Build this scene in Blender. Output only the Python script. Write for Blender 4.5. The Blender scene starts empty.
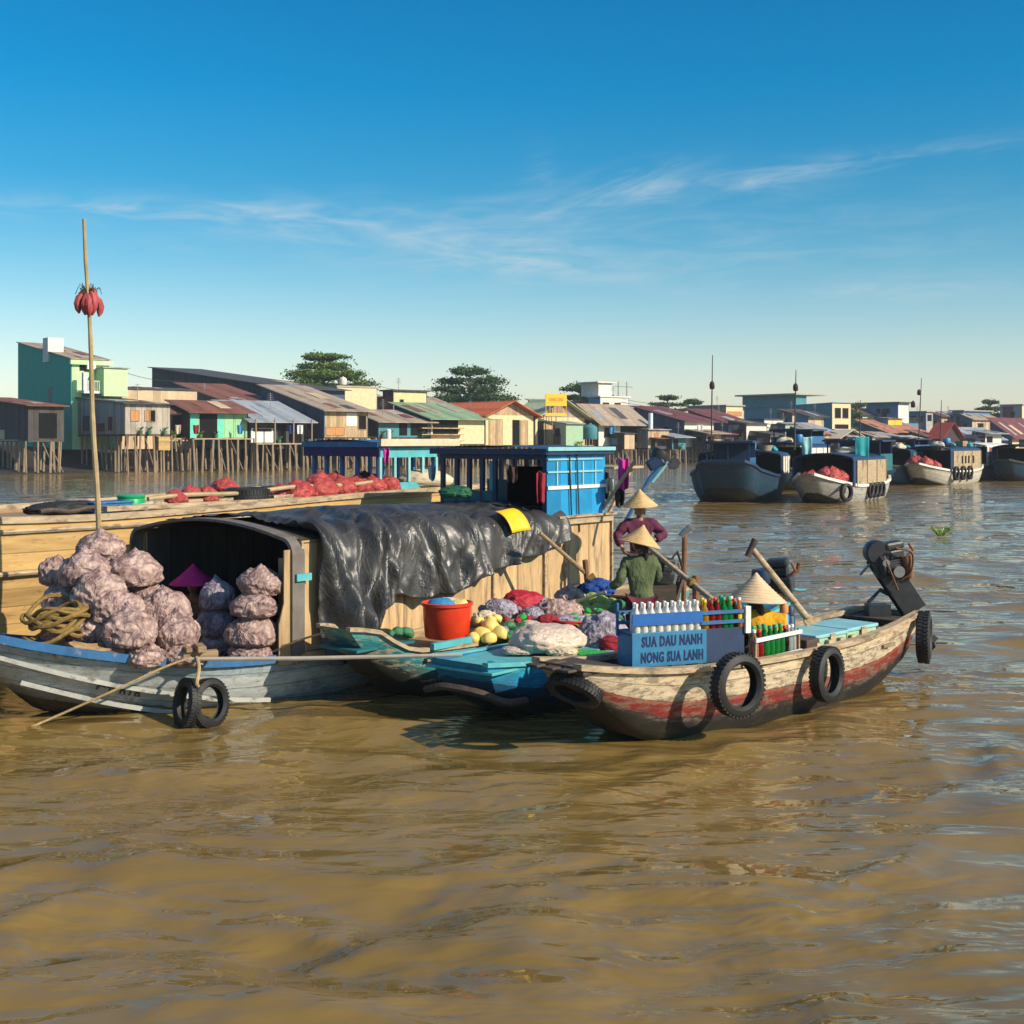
import bpy, bmesh, math, random
import numpy as np
from mathutils import Vector, Matrix, noise
random.seed(7)
rnd = random.Random(11)
S = bpy.context.scene
COL = S.collection
F, HY, CH = 1250.0, 440.0, 3.2          # focal length in pixels, horizon row, camera height
R = math.radians

def at(px, py, d):
    return Vector(((px-512)/F*d, d, CH-(py-HY)*d/F))
def onz(px, py, z):
    return at(px, py, F*(CH-z)/(py-HY))

# ------------------------------------------------------------------ materials
class NT:
    def __init__(s, name):
        m = bpy.data.materials.new(name); m.use_nodes = True
        s.m = m; s.t = m.node_tree; s.n = s.t.nodes; s.l = s.t.links
        s.b = s.n['Principled BSDF']
    def node(s, ty, **kw):
        n = s.n.new(ty)
        for k, v in kw.items():
            if k.startswith('i_'):
                n.inputs[int(k[2:]) if k[2:].isdigit() else k[2:].replace('_', ' ')].default_value = v
            else: setattr(n, k, v)
        return n
    def link(s, a, b): s.l.new(a, b)
    def math(s, op, a, b=None, c=None, clamp=False):
        n = s.n.new('ShaderNodeMath'); n.operation = op; n.use_clamp = clamp
        for i, x in enumerate((a, b, c)):
            if x is None: continue
            if isinstance(x, (int, float)): n.inputs[i].default_value = x
            else: s.l.new(x, n.inputs[i])
        return n.outputs[0]
    def mix(s, f, a, b, mode='MIX'):
        n = s.n.new('ShaderNodeMix'); n.data_type = 'RGBA'; n.blend_type = mode
        for k, x in (('f', f), ('a', a), ('b', b)):
            i = {'f': 0, 'a': 6, 'b': 7}[k]
            if isinstance(x, (int, float)): n.inputs[i].default_value = x
            elif isinstance(x, tuple): n.inputs[i].default_value = (*x[:3], 1)
            else: s.l.new(x, n.inputs[i])
        return n.outputs[2]
    def coords(s, kind='Object', scale=(1, 1, 1)):
        tc = s.n.new('ShaderNodeTexCoord'); mp = s.n.new('ShaderNodeMapping')
        mp.inputs['Scale'].default_value = scale
        s.l.new(tc.outputs[kind], mp.inputs['Vector']); return mp.outputs[0]
    def noise(s, vec, scale, detail=4, rough=.6, dist=0):
        n = s.n.new('ShaderNodeTexNoise')
        n.inputs['Scale'].default_value = scale; n.inputs['Detail'].default_value = detail
        n.inputs['Roughness'].default_value = rough; n.inputs['Distortion'].default_value = dist
        s.l.new(vec, n.inputs['Vector']); return n.outputs[0]
    def ramp(s, fac, stops, interp='LINEAR'):
        n = s.n.new('ShaderNodeValToRGB'); e = n.color_ramp.elements; n.color_ramp.interpolation = interp
        while len(e) < len(stops): e.new(.5)
        for x, (p, c) in zip(e, stops):
            x.position = p; x.color = (*c, 1) if isinstance(c, tuple) else (c, c, c, 1)
        s.l.new(fac, n.inputs[0]); return n.outputs[0]
    def step(s, x, a, b):
        n = s.n.new('ShaderNodeMapRange'); n.interpolation_type = 'SMOOTHSTEP'
        n.inputs[1].default_value = a; n.inputs[2].default_value = b
        s.l.new(x, n.inputs[0]); return n.outputs[0]
    def dot(s, vec, ax):
        n = s.n.new('ShaderNodeVectorMath'); n.operation = 'DOT_PRODUCT'
        s.l.new(vec, n.inputs[0]); n.inputs[1].default_value = ax; return n.outputs[1]
    def bump(s, h, strength=.3, dist=.02, prev=None):
        n = s.n.new('ShaderNodeBump'); n.inputs['Strength'].default_value = strength
        n.inputs['Distance'].default_value = dist; s.l.new(h, n.inputs['Height'])
        if prev is not None: s.l.new(prev, n.inputs['Normal'])
        s.l.new(n.outputs[0], s.b.inputs['Normal']); return n.outputs[0]
    def out(s, col=None, rough=.6, metal=0, spec=.5):
        if col is not None:
            if isinstance(col, tuple): s.b.inputs['Base Color'].default_value = (*col, 1)
            else: s.l.new(col, s.b.inputs['Base Color'])
        if isinstance(rough, (int, float)): s.b.inputs['Roughness'].default_value = rough
        else: s.l.new(rough, s.b.inputs['Roughness'])
        s.b.inputs['Metallic'].default_value = metal
        s.b.inputs['Specular IOR Level'].default_value = spec
        return s.m

def dk(c, k): return tuple(x*k for x in c)

def mat(name, c, c2=None, rough=.65, scale=4, stretch=(1, 1, 1), bump=.2, bscale=40, bdist=.01,
        stain=None, stain_lo=.55, stain_scale=3, stain_str=(1, 1, 1), plank=None, pw=.2, corr=None, cw=.2, metal=0, spec=.4, gap=.5):
    """weathered surface: two tones, a stain with ragged patches, optional boards (plank axis) or corrugation (corr axis)"""
    T = NT(name); v = T.coords('Object', stretch)
    v0 = T.coords('Object')
    c2 = c2 or dk(c, .72)
    col = T.ramp(T.noise(v, scale, 6, .65), [(.3, c2), (.68, c)])
    h = T.noise(v, bscale, 3)
    if plank:
        q = T.math('DIVIDE', T.dot(v0, plank), pw)
        fr = T.math('FRACT', q); fl = T.math('FLOOR', q)
        wn = T.n.new('ShaderNodeTexWhiteNoise'); wn.noise_dimensions = '1D'; T.link(fl, wn.inputs['W'])
        k = T.math('MULTIPLY_ADD', wn.outputs[0], .45, .68)
        cm = T.n.new('ShaderNodeCombineColor')
        for i in range(3): T.link(k, cm.inputs[i])
        col = T.mix(1.0, col, cm.outputs[0], 'MULTIPLY')
        edge = T.math('LESS_THAN', fr, .07)
        col = T.mix(T.math('MULTIPLY', edge, gap), col, dk(c2, .25))
        h = T.math('SUBTRACT', T.math('MULTIPLY', h, .3), edge)
    if corr:
        q = T.math('MULTIPLY', T.dot(v0, corr), 2*math.pi/cw)
        h = T.math('ADD', T.math('MULTIPLY', T.math('SINE', q), .5), T.math('MULTIPLY', h, .3))
        sh = T.math('FLOOR', T.math('DIVIDE', T.dot(v0, corr), .9))
        wn = T.n.new('ShaderNodeTexWhiteNoise'); wn.noise_dimensions = '1D'; T.link(sh, wn.inputs['W'])
        k = T.math('MULTIPLY_ADD', wn.outputs[0], .4, .75)
        cm = T.n.new('ShaderNodeCombineColor')
        for i in range(3): T.link(k, cm.inputs[i])
        col = T.mix(1.0, col, cm.outputs[0], 'MULTIPLY')
    if stain:
        vs = T.coords('Object', stain_str)
        m = T.step(T.noise(vs, stain_scale, 8, .7), stain_lo, stain_lo+.12)
        col = T.mix(T.math('MULTIPLY', m, .85), col, stain)
    T.bump(h, bump, bdist)
    return T.out(col, rough, metal, spec)

def hullmat(name, top, bands, wear, rough=.6, wear_lo=.56, bow=None):
    """painted hull: v of the UV map is height from keel to sheer; bands = [(v, colour)] from below; worn to bare wood"""
    T = NT(name); uv = T.coords('UV'); o = T.coords('Object', (1, 1, 6))
    sp = T.n.new('ShaderNodeSeparateXYZ'); T.link(uv, sp.inputs[0])
    n1 = T.noise(T.coords('Object', (2, 2, 2)), 3, 6, .7)
    vv = T.math('ADD', sp.outputs[1], T.math('MULTIPLY', T.math('SUBTRACT', n1, .5), .13))
    stops = []
    for i, (p, c) in enumerate(bands):
        stops.append((p, c)); nx = bands[i+1][0] if i+1 < len(bands) else None
        if nx: stops.append((nx-.015, c))
    col = T.ramp(vv, stops)
    g = T.noise(o, 5, 8, .7)
    col = T.mix(1.0, col, T.ramp(g, [(.25, .5), (.6, 1.0)]), 'MULTIPLY')
    w = T.step(T.noise(T.coords('Object', (1, 1, 4)), 4.5, 9, .72), wear_lo, wear_lo+.07)
    w = T.math('MULTIPLY', w, T.step(vv, .3, .42))
    col = T.mix(T.math('MULTIPLY', w, .8), col, wear)
    q = T.math('FRACT', T.math('MULTIPLY', sp.outputs[1], 5.0))
    e = T.math('LESS_THAN', q, .06)
    col = T.mix(T.math('MULTIPLY', e, .55), col, (.03, .022, .018))
    drip = T.step(T.noise(T.coords('Object', (9, 9, .8)), 2, 5, .6), .58, .72)
    col = T.mix(T.math('MULTIPLY', drip, .4), col, (.06, .045, .03))
    grime = T.step(T.noise(T.coords('Object', (1.2, 1.2, 3)), 1.6, 9, .74), .50, .72)
    col = T.mix(T.math('MULTIPLY', grime, .68), col, (.085, .068, .05))
    low = T.step(vv, .36, .16)
    col = T.mix(T.math('MULTIPLY', low, .5), col, (.03, .03, .018))
    chip = T.step(T.noise(T.coords('Object', (1, 1, 1.6)), 11, 8, .75), .60, .64)
    col = T.mix(T.math('MULTIPLY', chip, .6), col, (.10, .075, .05))
    T.bump(T.math('SUBTRACT', T.math('MULTIPLY', g, .5), T.math('ADD', e, T.math('MULTIPLY', chip, .4))), .5, .014)
    return T.out(col, rough, 0, .35)

WOODC = (.42, .27, .13); 
M = {}
M['wood'] = mat('weathered wood', (.36, .25, .14), (.16, .10, .055), .75, 3, (1, 8, 8), .35, 18)
M['wood_dark'] = mat('dark wet wood', (.09, .065, .045), (.035, .026, .02), .7, 3, (1, 6, 6), .35, 18)
M['wood_pale'] = mat('sun bleached wood', (.50, .38, .24), (.25, .18, .11), .75, 3, (1, 8, 8), .4, 18, stain=(.15, .11, .075), stain_lo=.50, stain_scale=3, stain_str=(1, 3, 3))
M['bamboo'] = mat('bamboo', (.44, .33, .18), (.25, .19, .10), .5, 4, (1, 1, 1), .15, 30)
M['ply'] = mat('plywood sheets', (.60, .42, .22), (.36, .235, .115), .7, 2.6, (3, 3, .45), .25, 22, plank=(1, 0, 0), pw=.62, stain=(.21, .15, .09), stain_lo=.50, stain_scale=3, stain_str=(3, 3, .4))
M['plyyellow'] = mat('yellow hull boards', (.56, .37, .14), (.36, .22, .08), .65, 2.8, (.6, 1, 5), .25, 22, plank=(0, 0, 1), pw=.24, stain=(.14, .085, .04), stain_lo=.56, stain_scale=3, stain_str=(.8, 1, 3))
M['ribboard'] = mat('grey plywood hood', (.17, .15, .13), (.09, .08, .07), .8, 3, (1, 4, 1), .2, 20)
M['black'] = mat('black rubber', (.022, .022, .023), (.012, .012, .012), .62, 8, bump=.25, bscale=60, stain=(.09, .08, .065), stain_lo=.62, stain_scale=5)
M['engine'] = mat('oily engine metal', (.03, .032, .036), (.012, .012, .014), .45, 9, bump=.2, bscale=50, stain=(.12, .06, .03), stain_lo=.62, stain_scale=9, spec=.5)
M['enginegrey'] = mat('bare metal', (.35, .35, .34), (.18, .17, .16), .4, 9, metal=.6, stain=(.15, .07, .03), stain_lo=.6, stain_scale=9)
M['rust'] = mat('rusty iron', (.26, .11, .05), (.12, .05, .025), .8, 8, bump=.3)
M['navy'] = mat('dark blue paint', (.018, .045, .11), (.012, .028, .07), .5, 4, stain=(.05, .06, .07), stain_lo=.62, stain_scale=6)
M['blue'] = mat('bright blue paint', (.015, .27, .55), (.01, .2, .43), .5, 3, bump=.1, stain=(.05, .36, .55), stain_lo=.6, stain_scale=5, stain_str=(1, 1, .5), plank=(1, 0, 0), pw=.42, gap=.4)
M['bluemid'] = mat('mid blue paint', (.03, .14, .32), (.02, .09, .22), .5, 4, stain=(.20, .20, .19), stain_lo=.56, stain_scale=7)
M['turq'] = mat('turquoise paint', (.10, .42, .45), (.06, .30, .34), .55, 4, stain=(.40, .36, .26), stain_lo=.6, stain_scale=6)
M['turqpale'] = mat('pale turquoise paint', (.26, .52, .54), (.18, .40, .42), .45, 3, stain=(.36, .36, .30), stain_lo=.62, stain_scale=5)
M['teal'] = mat('teal paint', (.02, .15, .17), (.012, .09, .11), .55, 4, stain=(.08, .09, .07), stain_lo=.6, stain_scale=5)
M['white'] = mat('white paint', (.78, .77, .72), (.55, .54, .50), .55, 4, stain=(.35, .29, .2), stain_lo=.65, stain_scale=6)
M['cream'] = mat('cream wall', (.74, .58, .34), (.58, .44, .25), .75, 2, stain=(.30, .22, .13), stain_lo=.62, stain_scale=1.2, stain_str=(1, 1, .5))
M['offwhite'] = mat('white wall', (.74, .70, .62), (.55, .51, .44), .75, 2, stain=(.30, .26, .2), stain_lo=.62, stain_scale=1.2, stain_str=(1, 1, .5))
M['mint'] = mat('mint wall', (.48, .72, .36), (.40, .62, .30), .75, 1.5, stain=(.34, .44, .24), stain_lo=.66, stain_scale=1)
M['greendark'] = mat('deep green wall', (.02, .38, .26), (.016, .31, .21), .75, 1.5)
M['greenpanel'] = mat('green board panels', (.28, .52, .28), (.2, .42, .22), .7, 2, plank=(1, 1, 0), pw=1.6)
M['mintpost'] = mat('mint green paint', (.12, .55, .42), (.09, .45, .34), .6, 3)
M['tealwall'] = mat('faded teal wall', (.06, .24, .27), (.04, .17, .2), .75, 1, stain=(.03, .1, .13), stain_lo=.58, stain_scale=.6)
M['bluewall'] = mat('blue wall', (.10, .22, .36), (.07, .17, .3), .75, 1, stain=(.06, .1, .14), stain_lo=.6, stain_scale=.6)
M['concrete'] = mat('bare concrete', (.42, .38, .32), (.3, .27, .22), .85, 1.5, stain=(.17, .15, .13), stain_lo=.58, stain_scale=.8)
M['olive'] = mat('olive cream wall', (.62, .58, .30), (.5, .46, .22), .8, 1.5, stain=(.25, .22, .1), stain_lo=.64, stain_scale=1)
M['boards'] = mat('grey house boards', (.46, .41, .34), (.27, .23, .19), .8, 2, (3, 3, .5), .3, 12, plank=(1, 1, 0), pw=.55, stain=(.2, .13, .08), stain_lo=.6, stain_scale=1.2, stain_str=(2, 2, .4))
M['boardstan'] = mat('tan house boards', (.52, .38, .22), (.32, .21, .11), .8, 2, (3, 3, .5), .3, 12, plank=(1, 1, 0), pw=.4, stain=(.16, .1, .06), stain_lo=.6, stain_scale=1.2, stain_str=(2, 2, .4))
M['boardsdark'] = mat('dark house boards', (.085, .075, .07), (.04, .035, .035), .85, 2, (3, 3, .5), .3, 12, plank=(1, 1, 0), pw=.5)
M['bluetin'] = mat('dark blue tin wall', (.05, .10, .16), (.03, .06, .1), .6, 2, corr=(1, 1, 0), cw=.3, bump=.5, bdist=.04, stain=(.09, .08, .08), stain_lo=.6, stain_scale=.7)
M['tinbeige'] = mat('beige tin wall', (.60, .44, .27), (.46, .32, .19), .6, 1.5, corr=(1, 1, 0), cw=.3, bump=.5, bdist=.04)
M['tinrust'] = mat('rusty tin roof', (.24, .085, .05), (.13, .05, .035), .75, 1.5, corr=(1, 0, 0), cw=.3, bump=.6, bdist=.05, stain=(.09, .06, .05), stain_lo=.55, stain_scale=.6)
M['tinmaroon'] = mat('maroon tin roof', (.18, .045, .045), (.1, .03, .03), .7, 1.5, corr=(1, 0, 0), cw=.3, bump=.6, bdist=.05, stain=(.1, .08, .07), stain_lo=.58, stain_scale=.6)
M['tingrey'] = mat('grey tin roof', (.33, .36, .38), (.24, .26, .28), .5, 1.5, corr=(1, 0, 0), cw=.3, bump=.6, bdist=.05, stain=(.2, .13, .09), stain_lo=.62, stain_scale=.7)
M['tintan'] = mat('tan cement roof', (.38, .30, .22), (.26, .2, .15), .8, 1.5, corr=(1, 0, 0), cw=.35, bump=.6, bdist=.05, stain=(.13, .1, .08), stain_lo=.56, stain_scale=.6)
M['tindark'] = mat('dark tin roof', (.075, .07, .07), (.045, .042, .042), .7, 1.5, corr=(1, 0, 0), cw=.3, bump=.6, bdist=.05)
M['tingreen'] = mat('green tin roof', (.25, .36, .2), (.17, .26, .14), .65, 1.5, corr=(1, 0, 0), cw=.3, bump=.6, bdist=.05)
M['tinpale'] = mat('pale green tin roof', (.44, .5, .3), (.34, .4, .24), .65, 1.5, corr=(1, 0, 0), cw=.3, bump=.6, bdist=.05)
M['tileorange'] = mat('orange roof', (.68, .15, .035), (.5, .1, .025), .7, 1.5, corr=(1, 0, 0), cw=.3, bump=.6, bdist=.05)
M['brick'] = mat('brick tile roof', (.42, .17, .09), (.28, .12, .07), .8, 1.5, corr=(1, 0, 0), cw=.4, bump=.6, bdist=.05, stain=(.5, .36, .26), stain_lo=.56, stain_scale=.9)
M['dark'] = mat('painted opening shade', (.012, .012, .013), (.007, .007, .008), .9, 2, spec=.05)  # near-black colour standing in for the shade inside openings
M['orangewood'] = mat('orange shutter', (.55, .24, .07), (.4, .16, .05), .6, 3)
M['yellow'] = mat('yellow sign paint', (.80, .50, .015), (.7, .4, .01), .5, 2)
M['stilt'] = mat('stilt wood', (.34, .25, .16), (.15, .11, .075), .85, 1.5, (4, 4, .7), .3, 10)
M['mud'] = mat('wet river mud', (.034, .026, .018), (.016, .012, .009), .9, .6, bump=.5, bscale=3, bdist=.1, stain=(.05, .07, .02), stain_lo=.6, stain_scale=.3)
M['soil'] = mat('village ground', (.13, .10, .07), (.07, .06, .04), .9, .2, bump=.3, bscale=2)
M['hat'] = mat('palm leaf hat', (.66, .44, .20), (.40, .25, .10), .65, 9, (1, 1, 1), .5, 45, stain=(.30, .18, .07), stain_lo=.58, stain_scale=9)
M['hatpale'] = mat('pale palm leaf hat', (.64, .47, .29), (.5, .36, .21), .65, 14, (1, 1, 1), .3, 60)
M['hatpink'] = mat('magenta cloth hat', (.78, .02, .22), (.62, .015, .16), .7, 9)
M['skin'] = mat('tanned skin', (.34, .17, .10), (.27, .13, .075), .55, 12, bump=.05)
M['coat'] = mat('olive coat', (.11, .135, .055), (.045, .068, .028), .85, 5, (1, 1, .6), .8, 7, .06)
M['purple'] = mat('plum shirt', (.13, .022, .055), (.07, .012, .034), .85, 6, (1, 1, .6), .5, 10, .04)
M['trouser'] = mat('dark red trousers', (.14, .018, .035), (.09, .012, .024), .85, 6, (1, 1, .5), .4, 10, .04)
M['yshirt'] = mat('yellow shirt', (.72, .38, .012), (.60, .29, .01), .85, 5, (1, 1, .6), .5, 9, .05)
M['brownshirt'] = mat('brown patterned shirt', (.36, .16, .07), (.02, .016, .014), .85, 22, bump=.4, bscale=14)
M['jacket'] = mat('dark brown jacket', (.055, .035, .024), (.03, .02, .015), .85, 6)
M['hair'] = mat('black hair', (.012, .01, .009), (.006, .005, .005), .5, 10, (8, 8, 1))
M['redplastic'] = mat('red plastic', (.66, .045, .012), (.50, .03, .01), .36, 3, bump=.08, bscale=14, stain=(.34, .04, .02), stain_lo=.6, stain_scale=6)
M['redbag'] = mat('red net bag', (.45, .012, .03), (.28, .008, .02), .5, 8, bump=.5, bscale=20, bdist=.02)
M['redsack'] = mat('red net sack', (.50, .075, .06), (.19, .018, .022), .42, 2.4, bump=.6, bscale=16, bdist=.03, stain=(.66, .24, .19), stain_lo=.56, stain_scale=3)
M['redpotato'] = mat('red sweet potato', (.42, .07, .07), (.26, .04, .045), .65, 9, stain=(.16, .05, .04), stain_lo=.6, stain_scale=9)
M['beige'] = mat('woven beige sack', (.62, .52, .36), (.46, .38, .26), .75, 6, bump=.4, bscale=30)
M['plasticbag'] = mat('clear pinkish plastic bag', (.62, .50, .40), (.50, .38, .29), .3, 5, bump=.6, bscale=7, bdist=.05, spec=.5)
M['greenplastic'] = mat('green plastic', (.012, .34, .13), (.01, .26, .1), .4, 3, bump=.1)
M['greenbag'] = mat('green plastic bag', (.03, .40, .05), (.02, .28, .04), .35, 6, bump=.6, bscale=8, bdist=.04)
M['mintbag'] = mat('mint green plastic bag', (.10, .42, .28), (.06, .3, .2), .35, 6, bump=.6, bscale=8, bdist=.04)
M['cabbage'] = mat('green cabbage', (.36, .46, .10), (.16, .28, .05), .5, 5, bump=.5, bscale=8, bdist=.03)
M['melon'] = mat('yellow melon', (.72, .58, .17), (.62, .46, .11), .45, 5, bump=.2)
M['greens'] = mat('dark green squash', (.05, .20, .09), (.025, .12, .05), .5, 5, bump=.4, bscale=9, bdist=.03)
M['bluecloth'] = mat('blue cloth', (.01, .07, .30), (.008, .04, .2), .8, 5, bump=.5, bscale=9, bdist=.04)
M['bluecloth2'] = mat('light blue plastic', (.04, .25, .5), (.03, .18, .4), .4, 5, bump=.5, bscale=9, bdist=.04)
M['magenta'] = mat('magenta cloth', (.55, .03, .30), (.42, .02, .22), .85, 5, bump=.4, bscale=8, bdist=.03)
M['darkcloth'] = mat('dark brown cloth', (.06, .03, .03), (.03, .018, .018), .85, 5, bump=.4, bscale=8, bdist=.03)
M['redcloth'] = mat('dark red cloth', (.30, .015, .03), (.2, .01, .02), .85, 5, bump=.4, bscale=8, bdist=.03)
M['tealcloth'] = mat('teal cloth', (.02, .34, .36), (.015, .25, .28), .8, 2, bump=.4, bscale=4, bdist=.05)
M['rope'] = mat('straw rope', (.46, .33, .16), (.28, .19, .09), .85, 30, bump=.5, bscale=120)
M['ropeyellow'] = mat('yellow rope', (.27, .17, .045), (.13, .08, .025), .85, 30, bump=.5, bscale=120)
M['straw'] = mat('woven mat walls', (.46, .36, .22), (.27, .20, .12), .9, 2.5, (1.5, 1.5, 5), .5, 9, .04, stain=(.14, .10, .065), stain_lo=.53, stain_scale=1.6, stain_str=(1, 1, .5))
M['label'] = mat('blue bottle label', (.012, .11, .38), (.01, .08, .30), .4, 5)
M['milk'] = mat('milky bottle', (.72, .70, .66), (.6, .6, .58), .25, 6, bump=.02)
M['lettering'] = mat('dark blue lettering', (.006, .016, .10), (.005, .012, .07), .6, 6)
M['letterred'] = mat('red lettering', (.62, .08, .01), (.5, .06, .01), .6, 6)
M['letterblack'] = mat('faded black lettering', (.05, .055, .065), (.03, .03, .035), .7, 6)
M['rackblue'] = mat('blue rack board', (.03, .20, .36), (.018, .13, .26), .5, 5, stain=(.10, .34, .5), stain_lo=.6, stain_scale=6)
M['redshade'] = mat('red canvas', (.40, .05, .03), (.26, .03, .02), .8, 1.5)
M['pipe'] = mat('pale pipe', (.6, .68, .72), (.5, .58, .62), .5, 2)
M['wire'] = mat('black cable', (.03, .03, .03), None, .7)
M['leafdark'] = mat('bark', (.12, .09, .06), (.07, .05, .035), .9, 4)

def glass(name, c, rough=.08):
    T = NT(name); T.out(c, rough, 0, .5); T.b.inputs['Transmission Weight'].default_value = .7; T.b.inputs['IOR'].default_value = 1.3
    return T.m
M['greensheet'] = mat('dark green sheet', (.012, .10, .05), (.008, .07, .03), .6, 5, bump=.4, bscale=9, bdist=.03)
M['milk'] = glass('milky bottle glass', (.80, .79, .74), .12); M['milk'].node_tree.nodes['Principled BSDF'].inputs['Transmission Weight'].default_value = .3
M['g_green'] = glass('green bottle', (.012, .36, .06)); M['g_red'] = glass('red drink', (.50, .015, .02))
M['g_orange'] = glass('orange drink', (.72, .25, .03)); M['g_yellow'] = glass('yellow drink', (.70, .40, .02))
M['g_dark'] = glass('dark cola', (.018, .01, .01)); M['g_pink'] = glass('pink drink', (.70, .28, .22)); M['g_clear'] = glass('clear bottle', (.6, .66, .66))

def leafmat(name, a, b):
    T = NT(name); v = T.coords('Object')
    col = T.ramp(T.noise(v, .9, 5, .7), [(.3, a), (.7, b)])
    T.out(col, .55, 0, .3)
    tr = T.n.new('ShaderNodeBsdfTranslucent'); T.link(col, tr.inputs[0])
    mx = T.n.new('ShaderNodeMixShader'); mx.inputs[0].default_value = .25
    T.link(T.b.outputs[0], mx.inputs[1]); T.link(tr.outputs[0], mx.inputs[2])
    T.link(mx.outputs[0], T.n['Material Output'].inputs[0]); return T.m
M['leafbright'] = leafmat('bright leaves', (.035, .09, .012), (.17, .26, .03))
M['leaf'] = leafmat('dark leaves', (.02, .06, .016), (.075, .15, .035))

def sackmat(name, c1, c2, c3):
    """thin net sack: crumpled translucent plastic over bulbs, crease light and hollow shade painted into the colour"""
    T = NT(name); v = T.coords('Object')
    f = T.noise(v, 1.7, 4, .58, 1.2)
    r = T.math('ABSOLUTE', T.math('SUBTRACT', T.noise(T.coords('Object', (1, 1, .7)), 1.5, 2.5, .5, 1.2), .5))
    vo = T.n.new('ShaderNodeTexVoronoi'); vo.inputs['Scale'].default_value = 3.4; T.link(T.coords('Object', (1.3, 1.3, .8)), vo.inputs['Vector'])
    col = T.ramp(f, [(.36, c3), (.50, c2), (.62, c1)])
    col = T.mix(T.math('MULTIPLY', T.step(r, .06, .0), .5), col, dk(c1, 1.12))  # light on creases, then shade in hollows, painted into the colour
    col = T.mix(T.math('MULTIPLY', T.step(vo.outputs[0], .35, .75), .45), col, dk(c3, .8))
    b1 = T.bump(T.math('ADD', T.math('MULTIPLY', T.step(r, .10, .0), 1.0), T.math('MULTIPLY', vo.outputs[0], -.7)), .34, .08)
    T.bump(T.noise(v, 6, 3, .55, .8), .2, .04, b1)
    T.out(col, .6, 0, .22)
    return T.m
M['sack'] = sackmat('garlic net sack', (.47, .345, .30), (.33, .225, .20), (.15, .088, .088))
M['sackgrey'] = sackmat('grey plastic sack', (.40, .38, .44), (.28, .24, .29), (.13, .10, .13))

def tarpmat():
    T = NT('black plastic tarpaulin'); v = T.coords('Object')
    n = T.noise(v, 2.2, 7, .68)
    col = T.ramp(n, [(.3, (.016, .016, .017)), (.72, (.06, .057, .053))])
    d = T.step(T.noise(v, 5, 8, .75), .58, .75)
    col = T.mix(T.math('MULTIPLY', d, .45), col, (.20, .18, .155))
    vs = T.coords('Object', (1, 1, .45))
    cr = T.math('ABSOLUTE', T.math('SUBTRACT', T.noise(vs, 2.6, 4, .6, .8), .5)); b = T.bump(T.step(cr, .07, .0), .22, .04)
    cr2 = T.math('ABSOLUTE', T.math('SUBTRACT', T.noise(v, 6.5, 3, .6, .6), .5)); b = T.bump(T.step(cr2, .06, .0), .10, .02, b)
    T.bump(T.noise(v, 14, 4, .6), .12, .02, b)
    return T.out(col, T.ramp(n, [(.3, .33), (.7, .52)]), 0, .6)
M['tarp'] = tarpmat()

def watermat():
    T = NT('muddy river water')
    n = T.noise(T.coords('Object', (.12, .3, 1)), 1, 6, .66, .4)
    col = T.ramp(n, [(.3, (.158, .102, .029)), (.72, (.22, .146, .046))])
    calm = T.step(T.noise(T.coords('Object', (.16, .3, 1)), 1.1, 3, .5), .34, .64)     # wavelets gather in patches
    b1 = T.bump(T.noise(T.coords('Object', (.42, 1, 1)), 1.3, 2, .45, .25), .75, .22)
    h2 = T.math('MULTIPLY', T.noise(T.coords('Object', (.45, 1, 1)), 3.6, 2, .5, .35), T.math('MULTIPLY_ADD', calm, .85, .25))
    b2 = T.bump(h2, .8, .085, b1)
    h3 = T.math('MULTIPLY', T.noise(T.coords('Object', (.5, 1, 1)), 9.5, 1, .5, .2), calm)
    T.bump(h3, .55, .02, b2)
    T.out(col, .03, 0, .5); T.b.inputs['IOR'].default_value = 1.33
    return T.m
M['water'] = watermat()

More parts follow.
